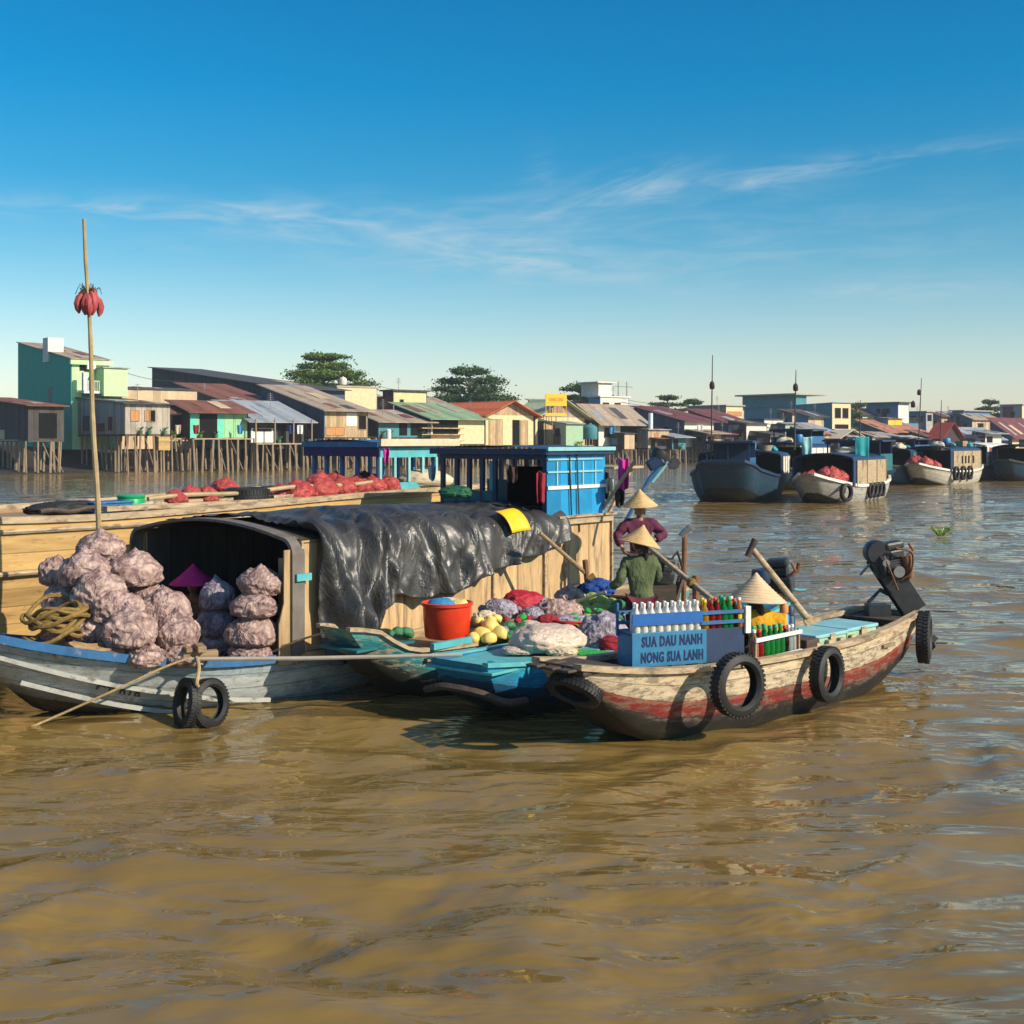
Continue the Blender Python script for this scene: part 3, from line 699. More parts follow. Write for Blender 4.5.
# wheelhouse of boat A
wx0, wx1, wy0, wy1, wz0, wz1 = 5.12, 6.72, -1.60, .62, 2.02, 3.06
w = wheelhouse(A, wx0, wx1, wy0, wy1, wz0, wz1, 'navy', 'navy', 'blue', [wy0+.035, -.55, -.28, .0, .27, .58], 'white', .4)
MB().box(wx0, wx1, wy0-.02, wy0+.02, wz0-.06, wz1-.08).build('side_panel', 'blue', w)
b = MB()
for x in (wx0+.25, wx0+.6, wx0+.95, wx0+1.3): b.box(x-.016, x+.016, wy0-.04, wy0-.022, wz0+.46, wz1-.2)
b.build('white_bar', 'turqpale', w)
b = MB(); b.box(wx0, wx1, wy0-.045, wy0-.022, wz0+.40, wz0+.455); b.build('white_band', 'white', w)
b = MB(); b.box(wx0, wx1-.1, wy0-.045, wy0-.03, wz0+.66, wz0+.69); b.box(wx0, wx1-.1, wy0-.045, wy0-.03, wz0+.86, wz0+.885); b.build('side_rail', 'turqpale', w)
b = MB(); b.box(wx0-.12, wx1+.14, wy0-.14, wy0-.10, wz1-.03, wz1+.03); b.build('roof_trim', 'turqpale', w)
MB().box(wx0+.005, wx0+.045, -.55, .6, wz0-.06, wz0+.36).build('front_panel', 'teal', w)
MB().box(wx0+.06, wx0+.12, -.50, -.40, wz0, wz1-.2).build('door_jamb', 'turq', w)
MB().box(wx0+.9, wx0+.94, -1.25, -.1, wz0, wz1-.3).build('shade_partition', 'dark', w)  # near-black sheet painting the shade behind the door opening
MB().box(wx0+1.2, wx0+1.24, -.1, .6, wz0, wz0+.5).build('back_panel', 'teal', w)
b = MB()
b.tube([(wx0+.55, wy0-.05, wz1+.02), (wx0+.6, wy0-.06, wz0-.06)], .014, 6); b.tube([(wx0+.75, wy0-.05, wz1+.02), (wx0+.82, wy0-.06, wz0-.3)], .012, 6); b.build('hanging_cable', 'wire', w, smooth=True)
# small stern platform, awning board
MB().box(6.9, 7.25, -1.3, 1.2, .85, .9).build('stern_platform', 'wood', A)
b = MB(); b.box(6.72, 7.7, -1.75, -.6, 2.72, 2.76); b.build('awning_board', 'wood_pale', A)
MB().bar((6.9, -1.55, 1.95), (7.55, -1.6, 2.72), .05).build('awning_strut', 'wood_pale', A)

# tarpaulin over the roof of A
def tarpaulin():
    X0, X1 = .20, 5.5
    hang = [(.0, 1.5), (.35, 1.46), (.7, 1.34), (1.06, 1.12), (1.5, .80), (1.84, .84), (2.2, .83), (2.6, .86), (3.0, .72), (3.37, .68), (4.0, .55), (4.85, .43), (5.5, .28)]
    rr = random.Random(5); pl = [(x+rr.uniform(-.08, .08), rr.uniform(.05, .12), rr.uniform(.07, .18), rr.uniform(-.45, .45)) for x in np.arange(.2, 5.6, .29)]
    pl += [(1.22, .10, .34, -.45), (1.40, .05, .26, -.3), (.2, .05, .2, .2), (.38, .05, .22, .1), (2.3, .09, .17, -.2), (3.1, .08, .15, .2), (.5, .1, .17, .2), (.75, .08, .16, -.3)]
    yl = 1.35; rad = .34; ys = -1.40; zs = arch(ys)+.02
    def fn(u, v):
        x = lerp(X0, X1, u); h = spl(x, hang)*(1+.02*math.sin(x*7))
        top = yl-ys; arc = rad*1.45; tot = top+arc+max(h-.17, .03); q = v*tot
        f0 = lambda hz, k: sum(a*math.exp(-((x-c-s*hz)/(w_*(1+.35*k)))**2) for c, w_, a, s in pl)
        n1 = noise.noise(Vector((x*2, q*1.6, 1)))
        if q < top:
            y = yl-q; z = arch(y)+.02; k = q/top; e = max(0, (k-.35)/.65)
            z += .045*max(0, noise.noise(Vector((x*.8, y*3.2+x*.9, 3))))+.030*max(0, 1-abs(noise.noise(Vector((x*.9+y*.6, y*4.2-x*.8, 7))))*4)*(.4+.6*k)
            z += .05*max(0, noise.noise(Vector((x*.55, y*1.1, 9))))+.02+f0(-(top-q), 0)*.32*e
            return (x+.04*n1, y, z)
        t = q-top
        if t < arc:
            a_ = t/rad; y = ys-rad*math.sin(a_); z = zs-rad*(1-math.cos(a_)); ny, nz = -math.sin(a_), math.cos(a_); hz = t; k = .15+.25*t/arc
        else:
            a_ = arc/rad; y = ys-rad*math.sin(a_)-.03*(t-arc); z = zs-rad*(1-math.cos(a_))-(t-arc); ny, nz = -1, 0; hz = t; k = .4+.6*(t-arc)/max(tot-top-arc, .05)
        f = f0(hz-.2, k)*1.1; o = .01+f*(.32+.45*k)+.055*noise.noise(Vector((x*2.2, hz*1.4, 4)))+.035*max(0, 1-abs(noise.noise(Vector((x*1.9+hz*1.5, hz*.9, 8))))*6)+.006*max(0, 1-abs(noise.noise(Vector((x*5.5-hz*2.5, hz*2.6, 18))))*6)
        o = max(o, -.015); ed = .035*noise.noise(Vector((x*3.2, 0, 2)))*(k if t > arc else 0)
        return (x+.05*n1*k, y+ny*o, z+nz*o+.02+ed)
    o = MB(); o.grid(fn, 300, 150)
    ob = o.build('tarpaulin', 'tarp', smooth=True); ob.location = MA.translation; ob.rotation_euler = (0, 0, ANG)
    for p in ob.data.polygons: p.use_smooth = True
    sm = ob.modifiers.new('Thick', 'SOLIDIFY'); sm.thickness = .006; sm.offset = 1
    tag(ob, 'wrinkled black plastic tarpaulin draped over the roof of the plywood cargo boat', 'tarpaulin')
    c = MB(); c.grid(lambda u, v: (lerp(3.86, 4.30, u)+.06*v, -1.58-.31*math.sin(min(v*1.25, 1.57))-.02*math.sin(u*6+v*2), 2.145-.36*(1-math.cos(min(v*1.4, 1.57)))-.02*v+.03*u), 8, 10)
    k = c.build('yellow_patch', 'yellow', smooth=True); k.location = MA.translation; k.rotation_euler = (0, 0, ANG)
    k.modifiers.new('Thick', 'SOLIDIFY').thickness = .01
    tag(k, 'small square of yellow plastic lying on the black tarpaulin', 'plastic sheet')
tarpaulin()

# ------------------------------------------------------------------ sacks
def sack_mesh(name, m, seed, tied=True, squash=.8, amp=.16, sub=5):
    bm = bmesh.new(); bmesh.ops.create_icosphere(bm, subdivisions=sub, radius=1); off = Vector((seed*7.3, seed*3.1, seed))
    for v in bm.verts:
        p = v.co.copy(); n = p.normalized()
        w_ = Vector((noise.noise(p*1.3+off), noise.noise(p*1.3-off), noise.noise(p*1.3+off*2)))*.55
        a = noise.noise(p*.9+off)*.20
        r1 = 1-abs(noise.noise((p+w_)*1.9+off*2))*2.6; r2 = noise.noise(p*3.4+off); r3 = 1-abs(noise.noise((p+w_)*3.8+off))*2.6
        d = 1+a+amp*.42*max(r1, -.4)+amp*.30*r2+amp*.22*max(r3, -.3)
        q = n*d
        q.x = math.copysign(abs(q.x)**.86, q.x); q.y = math.copysign(abs(q.y)**.86, q.y)
        q.z *= squash
        if q.z < -.55*squash: q.z = -.55*squash-(abs(q.z)-.55*squash)*.35
        v.co = q
    if tied:
        for v in bm.verts:                               # gathered neck
            t = max(0, v.co.z-.62*squash)
            if t > 0 and v.co.xy.length < .5: v.co.z += .35*(1-v.co.xy.length/.5)**2*(1+.5*noise.noise(v.co*9))
    me = bpy.data.meshes.new(name); bm.to_mesh(me); bm.free()
    me.polygons.foreach_set('use_smooth', [True]*len(me.polygons)); me.materials.append(M[m]); return me
SK = [sack_mesh('garlic_sack', 'sack', i+1, True, .86, .20) for i in range(5)]
SKG = [sack_mesh('garlic_sack', 'sackgrey', i+11, True, .9, .16) for i in range(2)]
SKR = [sack_mesh('red_sack', 'redsack', i+21, True, .95, .17) for i in range(4)]
def sack(px, py, d, rw, rh, label, meshes=SK, group='net sacks of garlic', i=0, name='garlic_sack', cat='sack', ry=None):
    p = at(px, py, d); o = link(meshes[i % len(meshes)], name); k = d/F
    ra = rw*k; o.scale = (ra*1.02, (ry or ra*.95), rh*k*1.16); o.location = p
    o.rotation_euler = (rnd.uniform(-.15, .15), rnd.uniform(-.15, .15), rnd.uniform(0, 6.28) if ry is None else rnd.uniform(-.2, .2))
    return tag(o, label, cat, group)
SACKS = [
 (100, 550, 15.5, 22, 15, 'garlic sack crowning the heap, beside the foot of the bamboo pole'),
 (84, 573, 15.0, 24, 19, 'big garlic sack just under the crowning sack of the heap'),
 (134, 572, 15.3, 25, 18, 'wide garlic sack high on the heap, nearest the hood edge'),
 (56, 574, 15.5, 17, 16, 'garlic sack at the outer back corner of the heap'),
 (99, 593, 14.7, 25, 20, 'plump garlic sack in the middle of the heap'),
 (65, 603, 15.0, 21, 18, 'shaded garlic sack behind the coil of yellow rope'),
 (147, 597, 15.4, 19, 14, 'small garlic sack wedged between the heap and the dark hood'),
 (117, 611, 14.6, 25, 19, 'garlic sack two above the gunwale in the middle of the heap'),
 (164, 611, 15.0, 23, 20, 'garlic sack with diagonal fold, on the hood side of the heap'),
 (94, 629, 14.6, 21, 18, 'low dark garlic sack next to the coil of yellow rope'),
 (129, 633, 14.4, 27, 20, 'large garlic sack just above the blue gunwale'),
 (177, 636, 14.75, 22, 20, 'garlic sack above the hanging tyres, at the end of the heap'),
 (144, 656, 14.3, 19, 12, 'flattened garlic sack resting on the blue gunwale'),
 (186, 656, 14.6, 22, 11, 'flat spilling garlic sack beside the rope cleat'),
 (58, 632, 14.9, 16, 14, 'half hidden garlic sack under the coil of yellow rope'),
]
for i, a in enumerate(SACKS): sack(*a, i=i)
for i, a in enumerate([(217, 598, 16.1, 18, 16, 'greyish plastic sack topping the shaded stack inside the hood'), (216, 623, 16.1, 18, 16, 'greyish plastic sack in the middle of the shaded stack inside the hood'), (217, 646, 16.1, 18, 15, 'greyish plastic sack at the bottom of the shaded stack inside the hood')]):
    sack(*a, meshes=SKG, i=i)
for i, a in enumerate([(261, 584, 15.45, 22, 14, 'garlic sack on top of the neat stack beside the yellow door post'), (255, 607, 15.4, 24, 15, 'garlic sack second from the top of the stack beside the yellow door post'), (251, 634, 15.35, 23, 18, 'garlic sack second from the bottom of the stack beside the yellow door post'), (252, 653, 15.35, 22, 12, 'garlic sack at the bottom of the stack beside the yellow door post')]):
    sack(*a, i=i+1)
# coil of yellow rope, mooring ropes, tyres at the bow of A
c = MB(); rr = random.Random(3)
for k in range(9):
    cz = rr.uniform(-.03, .2); rx, ry = rr.uniform(.18, .27), rr.uniform(.16, .24); ox, oy = rr.uniform(-.05, .05), rr.uniform(-.05, .05); t1, t2 = rr.uniform(-.5, .5), rr.uniform(-.3, .6)
    pts = [(ox+rx*math.cos(a), oy+ry*math.sin(a), cz+.5*rx*math.cos(a)*t1+ry*math.sin(a)*t2+.03*math.sin(3*a+k)) for a in np.linspace(0, 6.283, 30)]
    c.tube(pts, .02, 6, False)
o = c.build('rope_coil', 'ropeyellow', smooth=True); o.location = at(56, 632, 14.35); tag(o, 'loose coil of thick yellow rope on the foredeck of the sack boat', 'rope coil')
o.scale = (1.25, 1.25, 1.25)
rope('straw mooring rope running down across the white hull from the tyres', [at(-40, 757, 13.2), at(0, 740, 13.7), at(50, 719, 14.0), at(115, 690, 14.1), at(160, 669, 14.25), at(192, 657, 14.35)], .014)
rope('thin rope tying the yellow door post to the green sampan bow', [at(272, 652, 15.3), at(300, 640, 15.1), at(334, 630, 14.95)], .013)
tyre('tyre with its sunlit tread toward the heap, half sunk against the white hull', at(187, 703, 14.2), (-.75, -.55, .15), .82)
tyre('tyre leaning outward beside its twin at the cut of the white hull', at(209, 703, 14.25), (.85, -.5, .12), .82)
rope('knotted rope holding the two tyres on the blue gunwale', [at(196, 655, 14.4), at(199, 668, 14.15), at(197, 684, 14.05), at(201, 688, 14.2)], .022)
b = MB(); b.tube([at(188, 659, 14.35), at(300, 658.5, 14.4), at(462, 655, 14.25)], [.022, .025, .02], 8)
tag(b.build('mooring_pole', 'concrete', smooth=True), 'long grey pole lying level between the sack boat and the blue sampan', 'pole')
c = MB(); c.box(-.2, .2, -.06, .06, -.05, .05); c.box(-.05, .05, -.16, .16, .05, .12); c.box(-.17, -.1, -.1, .1, .05, .1)
o = c.build('rope_cleat', 'wood', bevel=.01); o.location = at(200, 655, 14.45); o.rotation_euler = (0, 0, .4); tag(o, 'wooden mooring cleat on the gunwale above the hanging tyres', 'cleat')
# bamboo pole with sweet potatoes
c = MB(); P0, P1 = at(99, 545, 15.7), at(84.5, 219, 15.3); pts = [P0.lerp(P1, i/24)+Vector((.009*math.sin(i*.5), 0, 0)) for i in range(25)]
c.tube(pts, [lerp(.036, .022, i/24)*(1.12 if i % 3 == 0 else 1) for i in range(25)], 8)
PT = thing('bamboo_pole', 'tall bamboo sampling pole rising from the heap of garlic sacks', 'pole', P0)
for i, v in enumerate(c.v): c.v[i] = tuple(Vector(v)-P0)
c.build('pole_stem', 'bamboo', PT, smooth=True)
q = at(88.5, 300, 15.4)
BQ = thing('sweet_potato_bunch', 'bunch of red sweet potatoes tied high on the bamboo pole', 'vegetables', q)
BQ.scale = (.86, .86, .86); rr = random.Random(8)
for k in range(11):
    a = k*2.4; ro = .05+.12*rr.random(); c = MB()
    x, y = ro*math.cos(a), ro*math.sin(a); z = rr.uniform(-.06, .06)
    c.tube([(x*.6, y*.6, z+.12), (x, y, z+.04), (x*1.15, y*1.15, z-.05), (x*1.1, y*1.1, z-.13), (x, y, z-.19)], [.02, .05, .058, .045, .012], 8)
    c.build('sweet_potato', 'redpotato', BQ, smooth=True)
c = MB()
for k in range(26):
    a = rr.uniform(0, 6.28); e = rr.uniform(.1, .22)
    c.tube([(.03*math.cos(a), .03*math.sin(a), .10), (e*.7*math.cos(a), e*.7*math.sin(a), .14+rr.uniform(0, .1)), (e*math.cos(a+.4), e*math.sin(a+.4), .05+rr.uniform(-.1, .12))], .006, 4)
c.build('vine_stalk', 'wood_dark', BQ)
# ================================================================== boat B: tall yellow barge behind, with red sacks on its roof deck
MBt = local((-6.88, 18.9), ANG)
B = thing('cargo_barge', 'yellow boarded barge with red sacks on deck and open dark blue wheelhouse', 'boat', MBt.translation, ANG)
LB = 13.4
hbB = lambda s: spl(s, [(0, .5), (.06, .95), (.15, 1.4), (.3, 1.68), (.6, 1.7), (.9, 1.6), (1, 1.4)])
shB = lambda s: spl(s, [(0, 2.35), (.1, 2.22), (.3, 2.12), (.5, 2.16), (.75, 2.26), (1, 2.3)])
hull(B, LB, hbB, shB, lambda s: -.3, lambda s: shB(s)-.09, .9, .4, 'plyyellow', 'wood', 'wood_pale', railw=.09, railh=.09, x0=-4.9)
def Bp(x, y, z): return MBt @ Vector((x, y, z))
def Bd(px, y):
    r = (px-512)/F; o = MBt @ Vector((0, y, 0)); x = (r*o.y-o.x)/(math.cos(ANG)-r*math.sin(ANG)); return MBt @ Vector((x, y, 0)), x
def bz(x): return shB((x+4.9)/LB)
b = MB()
for zz in (1.98, 1.42): b.tube([(x, -hbB((x+4.9)/LB)-.012, zz+.05*(bz(x)-2.1)) for x in np.linspace(-3.5, 8, 20)], .035, 6)
b.build('rub_rail', 'wood_pale', B, smooth=True)
b = MB(); b.box(-.2, 6.2, -1.62, -1.5, bz(2)+.02, bz(2)+.09); b.box(1.2, 6.3, -1.3, -1.2, bz(3)+.03, bz(3)+.1); b.build('deck_edge_board', 'wood_pale', B)
# wheelhouse of B
bx0, bx1, by0, by1, bz0, bz1 = 5.66, 7.2, -1.2, .60, 2.28, 3.16
w = wheelhouse(B, bx0, bx1, by0, by1, bz0, bz1, 'bluemid', 'bluemid', 'turq', [by0+.035, -.62, -.22, .2, .54], 'white', .4)
b = MB(); b.box(bx0-.1, bx0-.06, by0-.1, by1+.1, bz1-.26, bz1-.09); b.build('purple_awning', mat('purple awning', (.035, .02, .11), (.02, .012, .07), .6), w)
MB().box(bx0, bx0+.04, by0, by1, bz0-.1, bz0+.09).build('front_sill', 'teal', w)
b = MB(); b.box(bx0, bx1, by0-.02, by0+.02, bz0-.1, bz0+.14); b.box(bx0, bx1, by0-.02, by0+.02, bz1-.28, bz1-.08); b.build('side_panel', 'turq', w)
for x in np.linspace(bx0+.02, bx1-.02, 5): MB().box(x-.03, x+.03, by0-.035, by0+.02, bz0+.14, bz1-.28).build('side_post', 'turqpale', w)
b = MB(); b.box(bx0-.1, bx1+.5, by0-.16, by0-.1, bz1-.07, bz1+.06); b.build('roof_trim', 'beige', w)
b = MB(); b.lathe([(0, 0), (.05, 0), (.05, .16), (.03, .18), (0, .18)], 10, Matrix.Translation((bx0+.3, by0+.05, bz1+.06))); b.build('roof_lamp', 'white', w, smooth=True)
tag(o := MB().build('x', 'white'), None); bpy.data.objects.remove(o)
# load on B's deck
RS = [(176, -1.25, 13, 11, 'low red sack at the near end of the row, by the green drum'), (191, -1.1, 13, 13, 'dark red sack next to the low end sack'), (207, -1.2, 13, 12, 'red sack just before the tyre lying on deck'),
      (226, .1, 17, 12, 'red sack showing above the tyre on deck'), (280, -1.05, 15, 12, 'shaded red sack just past the tyre on deck'), (297, -1.25, 19, 15, 'bulging red sack beside the short board past the tyre'), (320, -1.25, 20, 19, 'tallest bright red sack of the row'),
      (341, -1.2, 17, 15, 'red sack following the tallest one'), (357, -1.15, 15, 14, 'bright red sack third after the tallest one'), (373, -1.15, 15, 13, 'dull red sack near the wheelhouse with purple awning'), (388, -1.15, 15, 12, 'dark red sack touching the beige sack'), (335, -.3, 18, 15, 'red sack in the back line behind the tallest one'), (365, -.3, 18, 14, 'red sack in the back line below the purple awning')]
for i, (px, y, rw, rh, lb) in enumerate(RS):
    p, x = Bd(px, y); d = p.y; k = d/F; o = link(SKR[i % 4], 'red_sack'); ra = rw*k
    o.location = (p.x, p.y, bz(x)-.02+rh*k*.42+(.09 if px < 230 else 0)); o.scale = (ra*.84, ra*.84, rh*k*.78); o.rotation_euler = (rnd.uniform(-.2, .2), rnd.uniform(-.2, .2), rnd.uniform(0, 6))
    tag(o, lb, 'sack', 'red sacks on the yellow barge')
p, x = Bd(247, -1.2); tyre('big tyre lying flat among the red sacks on the yellow barge', (p.x, p.y, bz(x)+.12), (0, 0, 1), 1.02, group='tyres on the yellow barge'); bpy.context.view_layer.update()
S.objects[-1].scale = (1.08, 1.08, 1.45) if S.objects[-1].name.startswith('tyre') else S.objects[-1].scale
p, x = Bd(425, -1.1)
o = link(sack_mesh('beige_sack', 'beige', 31, False, .5, .08), 'beige_sack'); o.location = (p.x, p.y, bz(x)+.16); o.scale = (.52, .33, .40); o.rotation_euler = (0, 0, ANG-.5); tag(o, 'bulky woven beige sack lying past the last red sack', 'sack')
p, x = Bd(131, -.9)
c = MB(); c.lathe([(r*.72, z*.72) for r, z in [(0, 0), (.25, 0), (.275, .02), (.285, .26), (.27, .285), (.285, .30), (.29, .34), (.27, .36), (.0, .365)]], 24); o = c.build('plastic_drum', 'greenplastic', smooth=True); o.location = (p.x, p.y, bz(x)-.02); tag(o, 'squat bright green plastic drum standing on the yellow barge', 'drum')
p, x = Bd(106, -.9)
c = MB(); c.box(-.32, .32, -.2, .2, 0, .16); c.box(-.34, .34, -.22, .22, .16, .19); o = c.build('storage_box', 'bluemid', bevel=.01); o.location = (p.x, p.y, bz(x)-.02); o.rotation_euler = (0, 0, ANG); tag(o, 'low dark blue box beside the bright green drum', 'box')
for (pa, pb, rr_, m, lb) in [((148, 499), (372, 482), .035, 'bamboo', 'long bamboo pole lying over the red sacks and tyre'), ((52, 526), (152, 503), .045, 'concrete', 'grey pole slanting along the near end of the yellow barge'), ((40, 512), (120, 507), .035, 'wood_dark', 'dark pole lying behind the grey pole on the barge'), ((110, 520), (250, 506), .04, 'wood_pale', 'short pale spar lying along the deck edge below the drum')]:
    (p0, x0_), (p1, x1_) = Bd(pa[0], -1.35), Bd(pb[0], -1.35)
    a_, b_ = at(pa[0], pa[1], p0.y), at(pb[0], pb[1], p1.y)
    c = MB(); n_ = 14; c.tube([a_.lerp(b_, i/n_)+Vector((0, 0, .02*math.sin(i*.9))) for i in range(n_+1)], rr_, 8); tag(c.build('spar', m, smooth=True), lb, 'pole')
o = link(sack_mesh('fishing_net', 'black', 41, False, .35, .3), 'fishing_net'); p, x = Bd(70, -.7); o.location = (p.x, p.y, bz(x)+.08); o.scale = (.62, .34, .32); o.rotation_euler = (0, 0, ANG); tag(o, 'dark heap of fishing net at the near end of the yellow barge', 'net')
o = link(sack_mesh('cloth_bundle', 'plasticbag', 43, False, .5, .3), 'cloth_bundle'); p, x = Bd(158, -1.35); o.location = (p.x, p.y, bz(x)+.06); o.scale = (.16, .14, .15); tag(o, 'small pale rag bundle beside the low red end sack', 'rag')
p, x = Bd(283, -1.42); c = MB(); c.box(-.25, .25, -.04, .04, 0, .05); o = c.build('short_board', 'wood_pale'); o.location = (p.x, p.y, bz(x)+.05); o.rotation_euler = (0, 0, ANG+.1); tag(o, 'short pale board lying in front of the red sacks', 'board')
o = link(sack_mesh('green_sheet', 'greensheet', 45, False, .4, .25), 'green_sheet'); o.location = at(455, 493, 19.9); o.scale = (.24, .2, .26); tag(o, 'crumpled dark green sheet in front of the dark wheelhouse', 'sheet')

# ================================================================== sampan C: teal sampan with vegetables beside the plywood boat
MC = local((-2.12, 14.8), ANG); MCi = MC.inverted()
C = thing('vegetable_sampan', 'teal sampan heaped with vegetables lying along the plywood cargo boat', 'boat', MC.translation, ANG)
M['hullC'] = hullmat('teal sampan paint', None, [(0, (.025, .03, .03)), (.45, (.05, .14, .14)), (.62, (.02, .20, .22)), (.80, (.10, .34, .33))], (.40, .33, .22), .6, .5)
LC = 7.4
hbC = lambda s: spl(s, [(0, .26), (.05, .40), (.15, .58), (.35, .70), (.7, .68), (1, .5)])
shC = lambda s: spl(s, [(0, .98), (.05, .92), (.09, .72), (.14, .64), (.5, .62), (.8, .68), (1, .82)])
hull(C, LC, hbC, shC, lambda s: spl(s, [(0, .35), (.1, 0), (.25, -.2), (.9, -.2), (1, .1)]), lambda s: spl(s, [(0, .6), (.12, .44), (.5, .46), (.8, .5), (1, .66)]), .55, .4, 'hullC', 'wood', 'wood_pale', railw=.07, railh=.05)
MB().box(.06, 1.05, -.34, .34, .70, .73).build('bow_deck', 'teal', C)
b = MB(); b.box(1.05, 2.9, -.66, -.60, .64, .72); b.build('cargo_board', 'turq', C)
MB().box(1.0, 4.6, -.60, .60, .50, .54).build('cargo_deck', 'wood', C)
MB().box(6.2, 7.2, -.5, .5, .72, .75).build('stern_deck', 'wood', C)

# ================================================================== sampan D: blue sampan with the woman in the olive coat
MD = local((-.62, 14.02), ANG)
D = thing('blue_sampan', 'bright blue square-bowed sampan carrying plastic bags and the woman in olive', 'boat', MD.translation, ANG)
M['hullD'] = hullmat('blue sampan paint', None, [(0, (.01, .03, .06)), (.42, (.012, .07, .16)), (.58, (.02, .25, .45)), (.8, (.03, .33, .50))], (.10, .28, .36), .45, .6)
LD = 7.3
hbD = lambda s: spl(s, [(0, .42), (.06, .50), (.2, .60), (.4, .64), (.75, .62), (1, .45)])
shD = lambda s: spl(s, [(0, .72), (.1, .66), (.3, .60), (.6, .56), (.85, .58), (1, .66)])
hull(D, LD, hbD, shD, lambda s: spl(s, [(0, .2), (.1, -.05), (.25, -.2), (.9, -.2), (1, .1)]), lambda s: spl(s, [(0, .58), (.3, .46), (.36, .22), (.85, .22), (1, .4)]), .35, .4, 'hullD', 'bluemid', 'turq', railw=.08, railh=.05)
MB().box(.02, 2.2, -.50, .50, .60, .635).build('bow_deck', 'turq', D, bevel=.008)
b = MB()                                                  # curved guard boards low at the bow
b.tube(curve([(-.05, .42, .36), (-.1, .1, .44), (.02, -.30, .40), (.25, -.50, .28), (.55, -.56, .26)], 6), .045, 6); b.build('bow_guard', 'wood_dark', D, smooth=True)
MB().box(.1, .16, -.42, -.36, .62, .74).build('bow_post', 'bluemid', D)
b = MB(); b.box(.9, 2.6, -.70, -.60, .38, .42); b.build('side_step', 'turq', D)

# ================================================================== sampan E: drinks sampan in front
ANE = R(44); ME = local((.45, 12.75), ANE)
E = thing('drinks_sampan', 'weathered wooden sampan with red bottom band carrying bottled drinks', 'boat', ME.translation, ANE)
M['hullE'] = hullmat('worn wooden sampan', None, [(0, (.018, .016, .015)), (.36, (.035, .025, .022)), (.42, (.20, .024, .018)), (.57, (.30, .065, .04)), (.62, (.54, .44, .30)), (.85, (.58, .46, .30)), (.96, (.36, .25, .15))], (.17, .13, .09), .65, .50)
LE = 6.75
hbE = lambda s: spl(s, [(0, .30), (.06, .40), (.15, .52), (.3, .63), (.5, .68), (.7, .65), (.88, .54), (1, .42)])
shE = lambda s: spl(s, [(0, .92), (.08, .84), (.2, .76), (.45, .70), (.75, .72), (1, .84)])
hE, ptE = hull(E, LE, hbE, shE, lambda s: spl(s, [(0, .36), (.06, .1), (.16, -.12), (.3, -.18), (.8, -.18), (1, .14)]), lambda s: spl(s, [(0, .82), (.08, .5), (.2, .3), (.9, .3), (1, .5)]), .50, .35, 'hullE', 'wood_dark', 'wood_pale', railw=.12, railh=.06, n=56)
b = MB(); b.box(.02, .62, -.36, .36, .83, .87); b.build('bow_deck', 'wood_dark', E, bevel=.01)
for y in (-.22, 0, .22): MB().box(-.14, .30, y-.085, y+.085, .872, .90).build('bow_plank', 'wood_dark', E, bevel=.012)
for i, x in enumerate((3.05, 5.55)): MB().box(x-.12, x+.12, -.62, .62, .52, .56).build('thwart', 'wood', E, bevel=.008)
MB().box(6.15, 6.72, -.40, .40, .74, .78).build('stern_deck', 'wood_dark', E, bevel=.008)
b = MB()
for x in np.linspace(3.9, 6.1, 9): b.box(x-.05, x+.05, -hbE(x/LE)+.05, -hbE(x/LE)+.12, .70, .765)
b.build('gunwale_block', 'wood_pale', E)
def Ep(x, y, z): return ME @ Vector((x, y, z))
nE = (ME.to_3x3() @ Vector((0, -1, 0)))
tyre('biggest tyre hanging on the drinks sampan below the bottle rack', at(738, 685, 13.22), nE+Vector((-.12, -.15, .02)), 1.0, 'tyre fenders of the drinks sampan')
tyre('tyre hanging amidships on the drinks sampan before the turquoise cooler', at(827, 674, 14.75), nE+Vector((.12, 0, .02)), .96, 'tyre fenders of the drinks sampan')
tyre('tyre hanging at the stern of the drinks sampan below the engine', at(924, 637, 17.0), nE+Vector((.6, .2, 0)), 1.04, 'tyre fenders of the drinks sampan')
o = tyre('worn tyre half wrapped around the bow of the drinks sampan', at(574, 690, 12.72), (-.45, -.45, -.62), .86, 'tyre fenders of the drinks sampan'); o.scale = (1.02, .62, .8)
rope('short rope holding the big tyre on the drinks sampan', [at(742, 668, 13.45), at(741, 658, 13.25), at(738, 660, 13.2)], .014)
rope('short rope holding the middle tyre on the drinks sampan', [at(812, 652, 14.9), at(816, 650, 14.72), at(820, 655, 14.7)], .02)

# bottle rack
RRK = R(21)
RK = thing('bottle_rack', 'blue painted bottle rack with dark lettering at the bow of the drinks sampan', 'rack', (1.29, 13.42, .75), RRK)
MB().box(0, 1.06, 0, .03, 0, .37).build('front_board', 'rackblue', RK, bevel=.004)
MB().prism([(1.06, .0), (1.62, .0), (1.62, .37), (1.06, .37)], .03, Matrix(((1, 0, 0, 0), (0, 0, 1, .012), (0, 1, 0, 0), (0, 0, 0, 1)))).build('front_board', 'navy', RK)  # navy colour stands in for a shadow over this end of the board
MB().box(0, .03, .03, .42, 0, .37).build('end_board', 'rackblue', RK); MB().box(1.59, 1.62, .042, .42, 0, .37).build('end_board', 'rackblue', RK)
MB().box(0, 1.62, .03, .42, .335, .36).build('tray', 'rackblue', RK)
MB().box(0, 1.62, .42, .45, 0, .37).build('back_board', 'rackblue', RK)
for z in (.44, .55): MB().box(.98, 1.66, -.012, .006, z-.02, z+.02).build('front_rail', 'bluemid', RK)
for z in (.44, .55): MB().box(.0, 1.66, .43, .45, z-.02, z+.02).build('back_rail', 'bluemid', RK)
MB().box(.0, 1.0, -.014, .004, .45, .575).build('bottle_board', 'label', RK)
